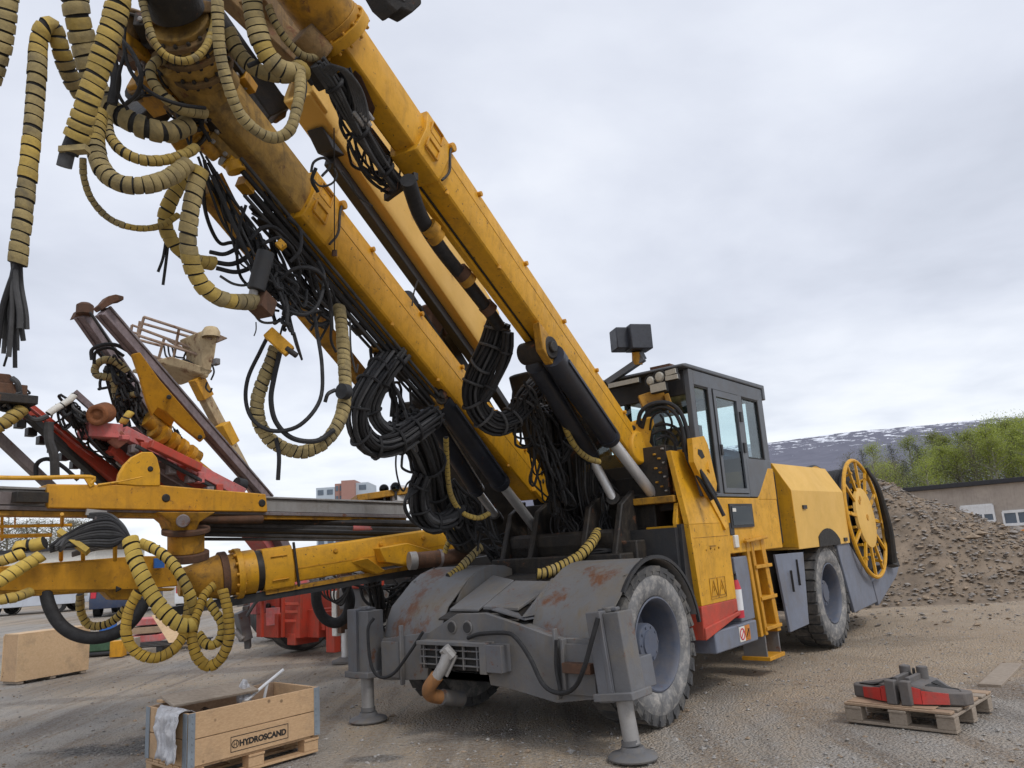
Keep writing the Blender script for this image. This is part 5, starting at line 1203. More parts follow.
for k in range(5): hose(PX([(478 + 3 * k, 500, 9.2), (484 + 4 * k, 530 + k * 2, 9.2), (498 + 4 * k, 540 + k * 2, 9.2), (514 + 3 * k, 530, 9.3), (522 + 2 * k, 510, 9.4)]), .012, RIG, RUBG if k % 2 else RUB)

# ================================================================ second rig, parked alongside: level yellow boom
R2 = thing('drill_rig', M(4.0, 5.0, 0), 'second yellow drill rig with boom and long feed beam lowered level across the yard', 'drill rig')
mb = MB(); mb.mbox(2.4, 8.4, 4.3, 6.3, .6, 1.3, OIL); mb.mbox(2.6, 8.2, 4.0, 6.6, 1.2, 1.55, OIL); mb.mbox(5.2, 8.4, 4.1, 6.5, 1.55, 2.1, YELD); mb.build('chassis', R2, .03)
wheel(2.9, 4.15, .69, True, R2); wheel(6.9, 4.15, .69, True, R2); wheel(2.9, 6.6, .69, False, R2)
mb = MB(); p = at(345, 625, 12.6); f = ground(346, 662)
mb.box(Vector((f.x, f.y, .95)), MU * .12, MV * .05, MZ * .5, RUST); mb.box(Vector((f.x, f.y, .75)) + MV * .16, MU * .1, MV * .06, MZ * .35, STK)
j = mb.build('jack', R2, .01); mb = MB(); mb.cyl(Vector((f.x, f.y, .05)), Vector((f.x, f.y, .5)), .07, CHROME); mb.build('jack_rod', j); mb = MB(); mb.lathe(Vector((f.x, f.y, 0)), MZ, [(0, 0), (.22, 0), (.22, .03), (.1, .08), (0, .08)], GRYD, 24); mb.build('jack_foot', j)
mb = MB(); a, b_ = at(352, 501, 12.4), at(440, 488, 12.9)
mb.bar(a, b_, 1.3, .10, YELD); mb.bar(a - MZ * .12, b_ - MZ * .12, .9, .10, OIL)
mb.bar(at(440, 492, 12.9), at(440, 560, 12.9), .1, .1, BLK); mb.bar(at(383, 500, 12.4), at(383, 560, 12.4), .1, .1, BLK); mb.box(at(398, 497, 12.2), MU * .12, MV * .05, MZ * .18, ALU); mb.box(at(404, 494, 12.2), MU * .2, MV * .06, MZ * .12, WHT)
cn = mb.build('canopy', R2, .01)
for (px, py) in ((384, 489), (395.5, 487)):
    mb = MB(); c = at(px, py, 12.0); mb.lathe(c, (CAM - c), [(.0, -.06), (.06, -.05), (.076, .02), (.06, .025)], BLK, 16); mb.lathe(c, (CAM - c), [(.06, .02), (0, .035)], GLD, 16); mb.cyl(c - MZ * .08, c - MZ * .2, .02, BLK, n=8); mb.build('work_light', cn)
a, b_ = at(500, 533, 11.2), at(262, 570, 9.35)
def level_boom():
    r, n, sd, uu = beam_rings(a, b_, .26, .40); mb = MB(); mb.sweep(r, YEL)
    for k in range(5): p = a.lerp(b_, .2 + .18 * k) - sd * .13 + uu * .1; mb.cyl(p + sd * .02, p - sd * .04, .03, YELO, n=10)
    for s_ in (-1, 1):
        p = a.lerp(b_, .5) - uu * .2
    o = mb.build('boom', R2, .008, 28)
    mb = MB(); mb.bar(a.lerp(b_, .02) - uu * .04 - sd * .15, b_ - uu * .04 - sd * .155 + n * -.3, .006, .012, YELO, uu); mb.build('weld_seam', o)
    r, *_ = beam_rings(b_ - n * .34, b_ + n * .02, .31, .50); mb = MB(); mb.sweep(r, YEL)
    for q in (-1, 1): mb.bar(b_ - n * .17 - sd * .18 + uu * .14 * q - n * .1, b_ - n * .17 - sd * .18 + uu * .14 * q + n * .1, .02, .015, YELO, uu)
    mb.bar(b_ - n * .36 - sd * .17 + uu * .28, b_ - n * .38 - sd * .17 - uu * .26, .03, .03, OIL, n)
    mb.build('collar', o, .01, 28)
    mb = MB(); mb.cyl(b_ + n * .02, b_ + n * .10, .24, OIL, n=28); mb.cyl(b_ + n * .10, b_ + n * .28, .26, YEL, n=32); mb.cyl(b_ + n * .26, b_ + n * .33, .30, YEL, n=32); mb.cyl(b_ + n * .33, b_ + n * .42, .24, YELD, n=28)
    mb.cyl(b_ + n * .42, b_ + n * .50, .285, RUST, n=32); mb.cyl(b_ + n * .50, b_ + n * .95, .26, YELD, .15, n=28)
    for k in range(14): t = 2 * pi * k / 14; p = b_ + (sd * cos(t) + uu * sin(t)) * .28; mb.cyl(p + n * .25, p + n * .36, .02, YELO, n=6)
    mb.build('rotation_unit', o, .004)
    mb = MB(); mb.bar(a - uu * .34, b_.lerp(a, -.35) - uu * .30, .16, .10, BLK, uu); mb.bar(a.lerp(b_, .15) - uu * .26, b_ - uu * .27, .2, .05, YELD, uu); mb.build('slide_rail', o)
    mb = MB(); mb.prism([at(380, 548, 9.9), at(408, 543, 10.1), at(432, 550, 10.3), at(432, 566, 10.3), at(410, 566, 10.1), at(386, 562, 9.9)], MV * .2, YEL); mb.prism([at(350, 562, 9.8), at(368, 558, 9.8), at(386, 571, 9.9), at(378, 574, 9.9)], MV * .2, YEL); mb.build('hinge_bracket', o, .01)
    mb = MB(); mb.cyl(at(412, 561, 9.95), at(470, 555, 10.5), .105, RUST, n=20); mb.cyl(at(409, 561, 9.93), at(416, 560.5, 9.97), .115, ALU, n=20); mb.cyl(at(438, 558, 10.2), at(441, 558, 10.22), .115, STEEL, n=20); mb.build('swing_cylinder', o)
    return o, n, sd, uu
b2o, n2, s2, u2 = level_boom()
# neck, cradle and feed beam
mb = MB(); mb.cyl(at(186, 552, 8.45), at(186, 533, 8.45), .19, YELD, n=28); mb.cyl(at(186, 533, 8.45), at(186, 528, 8.45), .25, RUST, n=28); mb.cyl(at(186, 560, 8.45), at(186, 552, 8.45), .24, RUST, n=28)
mb.prism([at(158, 512, 8.2), at(216, 512, 8.4), at(200, 522, 8.35), at(196, 532, 8.35), at(174, 532, 8.3), at(170, 522, 8.3)], MV * .25, YELD); mb.cyl(at(183, 521, 8.1), at(183, 521, 8.3), .07, STEEL, n=16)
mb.build('feed_neck', R2, .01)
fa, fb = at(-60, 494.5, 6.9), at(410, 509, 10.6); fd = (fb - fa).normalized(); fs = fd.cross(MZ).normalized(); fu = fs.cross(fd)
def fp(px, py, off=0):
    # point on the feed's near flank
    q = at(px, py, 1) - CAM; nn = fs; o_ = fa - fs * (-off if False else off)
    t = (o_ - CAM).dot(nn) / q.dot(nn); return CAM + q * t
mb = MB()
sdn = fs if fs.dot(CAM - fa) > 0 else -fs
mb.prism([fp(47, 484), fp(160, 485), fp(266, 494), fp(268, 512), fp(200, 511), fp(48, 508)], -sdn * .3, YELO)
mb.prism([fp(47, 483), fp(266, 493), fp(266, 490), fp(47, 481)], -sdn * .3, YELO) if False else None
for (px, py) in ((166, 498), (262, 503)): mb.cyl(fp(px, py) + sdn * .012, fp(px, py) - sdn * .02, .045, INK, n=16)
crd = mb.build('feed_cradle', R2, .012)
mb = MB(); arc = [(117, 484), (119, 474), (124, 465), (132, 457), (142, 452), (152, 452), (157, 458), (160, 470), (160, 486), (138, 486)]
mb.prism([fp(*q) + sdn * .01 for q in arc], -sdn * .07, YEL); mb.cyl(fp(150, 469) + sdn * .022, fp(150, 469), .03, INK, n=14); mb.build('lifting_lug', crd, .01)
mb = MB(); mb.tube([fp(-40, 477), fp(30, 478), fp(90, 477), fp(91, 484)], .022, YEL, 8, 4); mb.bar(fp(86, 476), fp(92, 486), .03, .05, YEL); mb.tube([fp(98, 485), fp(118, 482), fp(142, 477)], .014, YEL, 6, 3); mb.build('hose_guide', crd)
mb = MB(); c1 = -sdn * .18
mb.bar(fa + c1, fb + c1, .20, .15, ALU, fu); mb.bar(fa + c1 - fu * .1, fb + c1 - fu * .1, .26, .04, STEEL, fu); mb.bar(fa + c1 + fu * .09, fb + c1 + fu * .09, .26, .025, ALU, fu)
mb.bar(fa.lerp(fb, .02) + c1 - fu * .15, fb + c1 - fu * .13, .2, .05, YELD, fu)
mb.build('feed_beam', R2, .006)
mb = MB()
mb.bar(at(-30, 498, 7.1), at(46, 499, 7.6), .08, .12, STEEL); mb.bar(at(14, 497, 7.25), at(46, 498, 7.5), .10, .10, OIL); mb.bar(at(-30, 508, 7.1), at(44, 507, 7.6), .10, .03, ALU); mb.build('feed_rail', R2, .004); mb = MB()
for k, (y0, y1) in enumerate(((522, 524), (526, 529), (530, 533), (536, 538), (541, 540))):
    mb.cyl(at(198, y0 - 2, 8.9), at(420, y1 + 0, 10.6), (.05, .045, .05, .03, .02)[k], (OIL, RUBG, BLK, RUBG, RUBG)[k], n=10)
mb.cyl(at(352, 528, 10.0), at(374, 528, 10.2), .045, REDF, n=12); mb.build('drill_steel', R2); mb = MB(); mb.cyl(at(196, 519, 8.6), at(262, 519, 9.1), .05, RUST, n=12); mb.build('drill_sleeve', R2)
# arm carrying the next feed, running out of frame at left
mb = MB(); q = [at(-60, 590, 6.9), at(178, 574, 8.1)]; dd = (q[1] - q[0]).normalized(); ss = dd.cross(MZ).normalized(); ss = ss if ss.dot(CAM - q[0]) > 0 else -ss
mb.prism([at(-60, 571, 6.9), at(138, 556, 8.0), at(172, 556, 8.1), at(178, 586, 8.12), at(142, 589, 8.0), at(-60, 592, 6.9)], -ss * .34, YELO)
mb.prism([at(-60, 592, 6.9), at(142, 588, 8.0), at(176, 588, 8.1), at(172, 591, 8.1), at(140, 592, 8.0), at(132, 600, 7.98), at(112, 600, 7.9), at(104, 592, 7.8), at(-60, 602, 6.88)], -ss * .34 + MZ * -.0, YELD)
mb.cyl(at(118, 589, 7.75), at(118, 589, 8.0), .04, INK, n=3); mb.build('cradle_arm', R2, .012)
mb = MB(); mb.box(at(159, 563, 7.98), dd * .05, ss * .02, MZ * .05, BLUE); mb.build('blue_plate', R2)
mb = MB()
for (x0, y0, x1, y1, r_) in ((-30, 527, 72, 525, .016), (-30, 537, 52, 535, .02), (62, 514, 62, 526, .018), (61, 548, 61, 560, .02), (83, 552, 83, 560, .02), (115, 545, 115, 560, .02), (2, 514, 2, 540, .014), (15, 518, 15, 528, .008)): mb.cyl(at(x0, y0, 7.5), at(x1, y1, 7.7), r_, YEL, n=8)
mb.bar(at(59, 532, 7.5), at(88, 552, 7.5), .05, .12, WRPB, fs); mb.build('hose_rail', R2)
mb = MB(); mb.bar(at(97, 516, 7.6), at(94, 546, 7.6), .05, .08, STEEL, fs); mb.bar(at(86, 512, 7.6), at(106, 514, 7.7), .06, .06, ALU); mb.build('hose_clamp', R2)
for k in range(10):
    y = 522 + k * 2.6; x0 = 50 + (k % 3) * 5
    hose(PX([(x0, 546 + .6 * k, 7.35), (68, 534 + k * 1.4, 7.45), (92, y, 7.5), (112, y - 2 + k * .3, 7.5), (124, 530 + k * 1.1, 7.45), (131, 541 + .3 * k, 7.4)]), .016, R2, RUBG if k % 3 else RUB)
for k in range(4): hose(PX([(88, 514 + k, 7.6), (108, 514 + 2 * k, 7.55), (122, 524 + 3 * k, 7.5), (130, 538 + k, 7.45)]), .014, R2, RUBG)
for k in range(4): hose(PX([(72, 556 - k, 7.8), (100, 549 - 2 * k, 8.0), (130, 548 - k, 8.2), (160, 546 + k * 2, 8.4)]), .012, R2, RUBG)
W2 = (WRPB, WRPB, WRP)
def w2(pts, r, sd_, **k): return wrapped_hose(PX(pts), r, R2, seed=sd_, mats=k.pop('mats', W2), **k)
w2([(130, 538, 7.35), (134, 556, 7.3), (142, 576, 7.25), (153, 597, 7.25), (168, 616, 7.25), (184, 626, 7.3), (198, 622, 7.4)], .073, 31, pitch=.075, gapf=.2)
w2([(141, 543, 7.8), (156, 550, 7.75), (170, 561, 7.7), (182, 578, 7.65), (191, 598, 7.65), (195, 618, 7.7), (192, 632, 7.75)], .053, 32, pitch=.075, gapf=.26)
w2([(138, 592, 7.2), (129, 610, 7.15), (126, 632, 7.1), (134, 650, 7.1), (152, 658, 7.12), (170, 652, 7.2), (183, 636, 7.3), (188, 612, 7.4)], .048, 33, pitch=.05, gapf=.1, mats=(WRPY, WRPY, WRPY))
w2([(192, 622, 7.4), (192, 640, 7.35), (198, 658, 7.35), (209, 666, 7.4), (221, 658, 7.45), (229, 638, 7.5), (228, 612, 7.6), (222, 588, 7.7)], .052, 34, pitch=.05, gapf=.1, mats=(WRPY, WRPY, WRPY))
w2([(198, 634, 7.6), (208, 645, 7.55), (219, 641, 7.6), (222, 625, 7.65), (214, 610, 7.7), (206, 598, 7.75)], .045, 35, pitch=.055, gapf=.25)
w2([(214, 585, 7.8), (204, 596, 7.7), (198, 612, 7.6), (192, 626, 7.5)], .042, 36, pitch=.05, gapf=.1, mats=(WRPY, WRPY, WRPY))
w2([(186, 586, 7.9), (188, 604, 7.85), (186, 622, 7.8)], .04, 39, pitch=.05, gapf=.1, mats=(WRP, WRP, WRPD))
w2([(80, 594, 8.2), (81, 612, 8.2), (89, 625, 8.2), (104, 625, 8.2), (118, 617, 8.2), (127, 606, 8.2)], .042, 37, pitch=.055, gapf=.25, mats=(WRP, WRPD, WRP))
w2([(-22, 594, 6.7), (-2, 582, 6.8), (22, 567, 6.95), (46, 553, 7.1)], .058, 38, pitch=.07, gapf=.12)
w2([(-20, 566, 6.9), (2, 561, 7.0), (16, 556, 7.05), (26, 553, 7.1)], .05, 40, pitch=.07, gapf=.12)
w2([(20, 552, 7.1), (20, 546, 7.15), (34, 545, 7.2), (50, 541, 7.25)], .06, 41, pitch=.14, gapf=.36)
w2([(-22, 606, 6.7), (0, 600, 6.8), (16, 597, 6.9), (30, 592, 7.1)], .045, 42, pitch=.07, gapf=.2)
hose(PX([(45, 586, 7.5), (49, 605, 7.45), (59, 623, 7.4), (74, 634, 7.4), (94, 638, 7.42), (116, 633, 7.5), (133, 620, 7.6), (146, 600, 7.7)]), .06, R2, RUB, n=14)
hose(PX([(316, 586, 11), (317, 604, 11), (324, 618, 11), (336, 623, 11), (346, 616, 11), (350, 600, 11), (346, 586, 11)]), .075, R2, RUB, n=14)
for k in range(5): hose(PX([(320 + 4 * k, 578, 10.8), (322 + 3 * k, 594 + k, 10.8), (334 + 2 * k, 601 + k, 10.8), (346 + k, 592 - k, 10.8), (350, 578, 10.8)]), .012, R2, RUBG if k % 2 else RUB)
tangle(PX([(350, 575, 10.9), (375, 590, 10.9), (400, 585, 10.9), (430, 575, 10.9)]), .3, 26, .016, R2, 61)
bundle(PX([(370, 575, 10.6), (376, 595, 10.6), (380, 620, 10.7)]), .1, R2, 14, .02, 2, 62)
mb = MB(); mb.box(at(366, 581, 11.6), MU * .2, MV * .2, MZ * .1, REDP); mb.box(at(366, 597, 11.8), MU * .3, MV * .28, MZ * .16, GRYD); mb.build('valve_box', R2, .03)
# ================================================================ red rig with raised feeds
R3 = thing('drill_rig', ground(300, 652), 'older red drill rig at the back with raised feed beams and a railed basket', 'drill rig')
def q3(x0, x1, y0, y1, d, th, mt, mb):
    c = at((x0 + x1) / 2, (y0 + y1) / 2, d); k = d / F_PX / 2
    mb.box(c + MU * th / 2, MV * (x1 - x0) * k * 1.12, MU * th / 2, MZ * (y1 - y0) * k, mt)
mb = MB()
for b in ((250, 284, 614, 637, 13.6, .7), (262, 283, 590, 612, 13.9, .4), (281, 303, 586, 637, 13.4, .9), (300, 322, 610, 637, 13.3, .8), (285, 297, 634, 645, 13.3, .5), (318, 326, 612, 630, 13.2, .5), (324, 336, 624, 652, 13.0, .14)): q3(*b, REDP, mb)
q3(248, 258, 596, 614, 13.8, .2, REDF, mb)
for (px, py) in ((268, 596), (276, 595), (268, 606), (277, 606)): c = at(px, py, 13.88); mb.cyl(c - MU * .02, c + MU * .03, .05, INK, n=14)
for x in (262, 283, 301): mb.bar(at(x, 588, 13.3), at(x, 637, 13.3), .06, .05, REDP, MU)
for y in (604, 612, 621): mb.bar(at(282, y, 13.32), at(302, y, 13.32), .04, .05, REDP)
mb.bar(at(266, 617, 13.5), at(280, 616, 13.5), .02, .3, REDF)
body = mb.build('front_frame', R3, .015)
mb = MB(); c = at(308, 596, 15.5); mb.box(Vector((c.x, c.y, .95)) + MU * 1.5, MU * 2, MV * .7, MZ * .35, OIL); mb.build('chassis', R3, .03)
def plainwheel(px, d, R, name='wheel'):
    c = at(px, 600, d); c.z = R; mb = MB(); mb.lathe(c, MV, [(.3, .06), (.45, 0), (R - .06, .02), (R, .08), (R, .36), (R - .06, .42), (.45, .44), (.3, .38)], TYRE, 36); w_ = mb.build(name, R3); mb = MB(); mb.lathe(c, MV, [(.38, .03), (.34, .1), (.3, .22), (0, .22)], REDF, 24); mb.build('rim', w_)
plainwheel(308, 14.3, .68); plainwheel(352, 14.9, .68); plainwheel(285, 16.5, .68)
mb = MB(); mb.tube(PX([(247, 616, 13.2), (256, 602, 13.2), (268, 592, 13.2), (282, 584, 13.2)]), .03, RUBG, 8); mb.build('hose_pipe', R3)
mb = MB(); mb.prism([at(236, 607, 13.5), at(240, 593, 13.5), at(250, 591, 13.5), at(243, 606, 13.5)], MU * .1, ALU); mb.bar(at(240, 612, 13.5), at(246, 640, 13.5), .15, .2, GRYD); mb.cyl(at(234, 630, 13.4), at(243, 639, 13.4), .05, ALU, n=10); mb.bar(at(246, 606, 13.6), at(248, 648, 13.6), .1, .12, GRYD); mb.build('side_bracket', R3, .01)
# boom post rising from the carrier behind the level feed
mb = MB(); mb.bar(at(300, 590, 14), at(232, 500, 12.0), .3, .34, REDF); mb.bar(at(300, 590, 14), at(262, 505, 12.4), .22, .26, PURP); mb.build('boom', R3, .01)
RUSTO = paint('orange_rusty_iron', (.26, .095, .035), .8, .35, (.10, .05, .03), .6, .3, bump=.5, sc=5)
# red feed beams, upper left
mb = MB(); mb.bar(at(-8, 384, 8.6), at(150, 505, 10.6), .14, .16, REDP); mb.bar(at(22, 402, 8.75), at(128, 486, 10.3), .05, .02, REDF)
mb.prism([at(118, 428, 9.9), at(136, 426, 9.9), at(162, 452, 10.2), at(200, 470, 10.6), at(240, 491, 11.0), at(236, 500, 11.0), at(150, 500, 10.6), at(120, 470, 10.1), at(105, 452, 9.9)], MV * .12, PURP)
for (x0, y0, d0, x1, y1, d1, w_, mt) in ((122, 432, 9.7, 242, 494, 10.9, .13, REDF), (110, 448, 9.7, 176, 502, 10.5, .10, REDP), (128, 452, 9.7, 210, 500, 10.7, .05, PURP), (136, 446, 9.6, 226, 494, 10.7, .04, BLK), (150, 444, 9.7, 200, 468, 10.3, .09, REDP), (116, 462, 9.8, 160, 498, 10.4, .03, ALU)): mb.bar(at(x0, y0, d0), at(x1, y1, d1), w_, w_ * 1.2, mt)
for k in range(12):
    c = at(124 + 9.4 * k, 438 + 5 * k + 6 * (k % 2), 9.6 + .1 * k); mb.box(c, MU * .05, MV * .06, MZ * (.03 + .02 * (k % 3)), (REDF, STEEL, REDP, PURP)[k % 4])
mb.prism([at(132, 437, 9.75), at(144, 440, 9.75), at(152, 456, 9.9), at(140, 462, 9.9)], MV * .1, REDP); mb.prism([at(168, 458, 10.25), at(205, 470, 10.5), at(234, 490, 10.85), at(190, 492, 10.6)], MV * .05, REDP)
rf = mb.build('red_feed_beam', R3, .01)
mb = MB(); mb.bar(at(30, 418, 8.9), at(122, 500, 10.3), .1, .08, BLK); mb.bar(at(62, 404, 9.4), at(130, 470, 10.2), .14, .16, OIL); mb.bar(at(74, 392, 9.5), at(94, 410, 9.6), .06, .08, PURP)
mb.bar(at(60, 425, 9.3), at(118, 476, 10.1), .03, .03, ALU); mb.bar(at(-20, 420, 8.6), at(52, 488, 9.2), .10, .10, STEEL)
for k in range(7): mb.box(at(20 + k * 11, 424 + k * 8.2, 8.9 + .2 * k), MU * .05, MV * .06, MZ * .05, BLK)
mb.build('feed_rail', R3, .006)
mb = MB(); c = at(101, 414, 9.4); axm = (CAM - c).normalized() * .6 + MV * .3; axm.normalize(); mb.cyl(c - axm * .15, c + axm * .12, .13, RUSTO, n=28); mb.lathe(c + axm * .12, axm, [(.13, 0), (.12, .02), (.08, .025), (.06, .0), (.03, .01), (0, .01)], RUSTO, 24); mb.box(at(100, 432, 9.6), MU * .2, MV * .18, MZ * .09, REDF)
mb.prism([at(110, 440, 9.6), at(122, 430, 9.6), at(130, 440, 9.65), at(120, 448, 9.65)], MV * .12, paint('pink_faded_red', (.50, .20, .15), .6, .2, (.25, .15, .12), .5)); mb.build('feed_motor', R3, .01)
mb = MB(); mb.prism([at(-10, 372, 8.5), at(10, 374, 8.5), at(16, 380, 8.5), at(12, 386, 8.5), at(-10, 388, 8.5)], MV * .3, RUST); mb.box(at(6, 392, 8.6), MU * .15, MV * .2, MZ * .06, RUST); mb.box(at(10, 402, 8.6), MU * .2, MV * .25, MZ * .05, OIL); mb.cyl(at(0, 408, 8.5), at(8, 400, 8.5), .04, ALU, n=10); mb.build('feed_head', R3, .01)
# two steep weathered feed beams
def feed(a, b, w_, h_):
    mb = MB(); n = (b - a).normalized(); sd = n.cross(MZ).normalized(); uu = sd.cross(n)
    mb.bar(a, b, w_, h_, PURP, uu)
    for s_ in (-1, 1): mb.bar(a + sd * s_ * w_ * .5 + uu * h_ * .52, b + sd * s_ * w_ * .5 + uu * h_ * .52, .04, .03, STEEL, uu); mb.bar(a + sd * s_ * w_ * .5 - uu * h_ * .52, b + sd * s_ * w_ * .5 - uu * h_ * .52, .05, .03, PURP, uu)
    mb.bar(a - uu * h_ * .2 - sd * w_ * .52, b - uu * h_ * .2 - sd * w_ * .52, .02, .05, STEEL, uu)
    return mb.build('feed_beam', R3, .006)
f_1 = feed(at(103, 311, 9.4), at(268, 500, 11.8), .11, .13); f_2 = feed(at(82, 314, 9.7), at(190, 470, 11.4), .11, .13)
mb = MB(); mb.prism([at(98, 306, 9.35), at(103, 302, 9.35), at(108, 296, 9.35), at(116, 294, 9.35), at(124, 296, 9.35), at(124, 300, 9.35), at(118, 301, 9.35), at(112, 304, 9.35), at(102, 310, 9.35)], MV * .16, RUST); mb.build('end_bracket', f_1, .01)
mb = MB(); mb.lathe(at(85, 307, 9.68), MZ, [(0, -.1), (.10, -.1), (.10, .02), (.06, .05), (0, .05)], RUST, 16); mb.prism([at(74, 318, 9.66), at(78, 310, 9.66), at(92, 308, 9.66), at(90, 314, 9.66)], MV * .14, RUST); mb.cyl(at(90, 312, 9.6), at(120, 358, 10.0), .018, BLK, n=8); mb.build('end_bracket', f_2, .008)
mb = MB(); mb.prism([at(132, 354, 9.6), at(140, 352, 9.6), at(160, 380, 9.8), at(203, 430, 10.3), at(206, 437, 10.3), at(201, 442, 10.3), at(182, 427, 10.1), at(166, 412, 9.95), at(158, 408, 9.9), at(152, 416, 9.9), at(147, 402, 9.8), at(140, 377, 9.7)], MV * .05, YELO)
for (px, py) in ((169, 397), (200, 437)): mb.cyl(at(px, py, 9.8 if px < 180 else 10.2), at(px, py, 10.1 if px < 180 else 10.35), .03, INK, n=12)
mb.prism([at(152, 404, 10.1), at(158, 398, 10.1), at(160, 408, 10.15), at(176, 418, 10.3), at(172, 426, 10.3), at(154, 414, 10.2)], MV * .1, YELO); mb.build('feed_cradle', R3, .01)
mb = MB(); mb.cyl(at(146, 418, 10.2), at(166, 432, 10.4), .12, YELD, n=24); mb.cyl(at(152, 430, 10.2), at(198, 458, 10.8), .10, YELD, n=24)
for k in range(4): mb.cyl(at(160 + 9 * k, 434 + 6.2 * k, 10.2 + .12 * k), at(164 + 9 * k, 437 + 6.2 * k, 10.25 + .12 * k), .135, YELO, n=20)
mb.bar(at(176, 448, 10.4), at(232, 492, 11.2), .08, .1, YELO); mb.build('rotation_unit', R3, .004)
mb = MB(); mb.bar(at(108, 368, 10), at(122, 420, 10.5), .1, .12, OIL); mb.bar(at(128, 400, 10.3), at(150, 432, 10.6), .14, .16, OIL); mb.bar(at(138, 384, 10.2), at(152, 406, 10.4), .02, .03, STK); mb.bar(at(144, 380, 10.2), at(156, 398, 10.4), .02, .03, STK); mb.build('hose_support', R3)
W4 = (WRPD, WRP, WRPD)
def w3(pts, r, s_, **k): return wrapped_hose(PX(pts), r, R3, seed=s_, mats=W4, pitch=.07, **k)
w3([(128, 372, 9.9), (116, 362, 9.85), (104, 360, 9.8), (96, 366, 9.8), (96, 374, 9.8), (106, 377, 9.85), (120, 376, 9.95)], .05, 71); w3([(113, 376, 9.9), (115, 386, 9.9), (117, 398, 9.95)], .05, 72, gapf=.1)
w3([(124, 402, 10.0), (128, 396, 10.0), (136, 394, 10.0)], .04, 73); w3([(-14, 430, 8.3), (4, 423, 8.4), (16, 414, 8.5), (26, 406, 8.6)], .075, 74)
wrapped_hose(PX([(48, 414, 9.0), (58, 407, 9.1), (70, 400, 9.2), (75, 394, 9.25)]), .04, R3, .2, .05, (STK, WRPB, WRPB), seed=75)
wrapped_hose(PX([(122, 424, 9.8), (126, 418, 9.8), (131, 412, 9.85)]), .05, R3, .1, .2, (WRPB, WRPB, WRPB), seed=76)
for k, (pts, r) in enumerate((([(92, 360, 9.6), (92, 350, 9.6), (102, 345, 9.6), (116, 345, 9.7), (130, 352, 9.8)], .025), ([(94, 364, 9.65), (96, 352, 9.65), (110, 348, 9.7), (124, 356, 9.8)], .02), ([(36, 480, 9.0), (37, 464, 9.0), (48, 459, 9.0), (62, 466, 9.1), (78, 480, 9.2)], .025),
    ([(49, 422, 8.9), (49, 440, 8.9), (54, 456, 8.95), (55, 476, 9.0)], .05), ([(18, 392, 8.5), (24, 402, 8.6), (26, 415, 8.7), (36, 420, 8.8), (48, 416, 8.9)], .03), ([(12, 378, 8.5), (18, 384, 8.5), (20, 398, 8.55)], .03), ([(232, 486, 11), (238, 492, 11), (243, 499, 11)], .02))):
    hose(PX(pts), r, R3, RUBG if k in (3, 4, 5) else RUB)
mb = MB(); mb.cyl(at(236, 484, 11), at(244, 486, 11.1), .1, RUB, n=14); mb.build('hose_drum', R3)
for (pts, sp, n_, r, s_) in (([(98, 352, 9.9), (112, 362, 9.9), (126, 380, 10.0), (134, 400, 10.1)], .14, 26, .016, 86), ([(134, 380, 10.1), (140, 410, 10.2), (150, 430, 10.4)], .12, 20, .013, 87), ([(60, 398, 9.1), (90, 430, 9.5), (130, 470, 10.1)], .12, 16, .012, 88), ([(112, 372, 9.9), (124, 390, 10), (128, 410, 10.1)], .16, 30, .014, 81), ([(60, 402, 9.2), (74, 408, 9.3), (84, 420, 9.5)], .16, 30, .013, 82), ([(170, 425, 10.5), (182, 440, 10.6), (190, 450, 10.7)], .12, 18, .014, 83), ([(6, 398, 8.5), (20, 408, 8.6)], .14, 16, .014, 84), ([(118, 405, 10.0), (130, 430, 10.1)], .12, 16, .014, 85)):
    tangle(PX(pts), sp, n_, r, R3, s_)
# lift basket
mb = MB(); D = 11.4
def rod(x0, y0, x1, y1, r=.022, da=0, db=0): mb.cyl(at(x0, y0, D + da), at(x1, y1, D + db), r, BASKR, n=8)
BASKR = paint('rusty_cream_rail', (.34, .25, .19), .8, .3, (.2, .11, .06), .8, .35)
for (x0, y0, x1, y1, da, db) in ((144, 317, 212, 339, .3, 0), (141, 323, 208, 342, .9, .9), (141, 329, 192, 348, .3, .2), (140, 336, 202, 356, .3, .1), (139, 340, 162, 346, .9, .9), (150, 355, 166, 361, .6, .6)): rod(x0, y0, x1, y1, .022, da, db)
for (x0, y0, x1, y1, da) in ((144, 317, 138, 339, .3), (140, 321, 137, 338, .9), (179, 329, 173, 361, .2), (164, 339, 158, 361, .6), (132, 325, 131, 332, .6), (168, 340, 185, 350, .5), (185, 350, 196, 347, .5)): rod(x0, y0, x1, y1, .022, da, da)
rod(132, 325, 140, 328, .018, .6, .6); rod(131, 332, 139, 334, .018, .6, .6)
bk = mb.build('basket_rail', R3)
mb = MB(); mb.prism([at(156, 360, D), at(172, 356, D), at(214, 370, D), at(208, 376, D), at(196, 373, D), at(158, 363, D)], MV * .8, BASK); mb.build('basket_floor', bk, .02)
mb = MB(); mb.prism([at(196, 333, D), at(205, 330, D), at(218, 334, D), at(214, 362, D), at(208, 378, D), at(200, 372, D), at(203, 350, D)], MV * .5, BASK); mb.lathe(at(211, 334, D), MZ, [(.13, -.05), (.13, .03), (.09, .10), (0, .12)], BASK, 20); mb.prism([at(217, 333, D), at(229, 338, D), at(217, 343, D)], MV * .3, BASKR); mb.box(at(216, 362, D), MU * .04, MV * .06, MZ * .05, GRYD); mb.build('control_pulpit', bk, .015)
mb = MB(); mb.bar(at(196, 378, 11.5), at(206, 398, 11.6), .16, .2, YELO); mb.bar(at(202, 392, 11.6), at(262, 505, 12.6), .13, .17, BASK); mb.bar(at(222, 424, 11.7), at(232, 444, 11.8), .2, .16, YEL); mb.build('lift_arm', R3, .01)
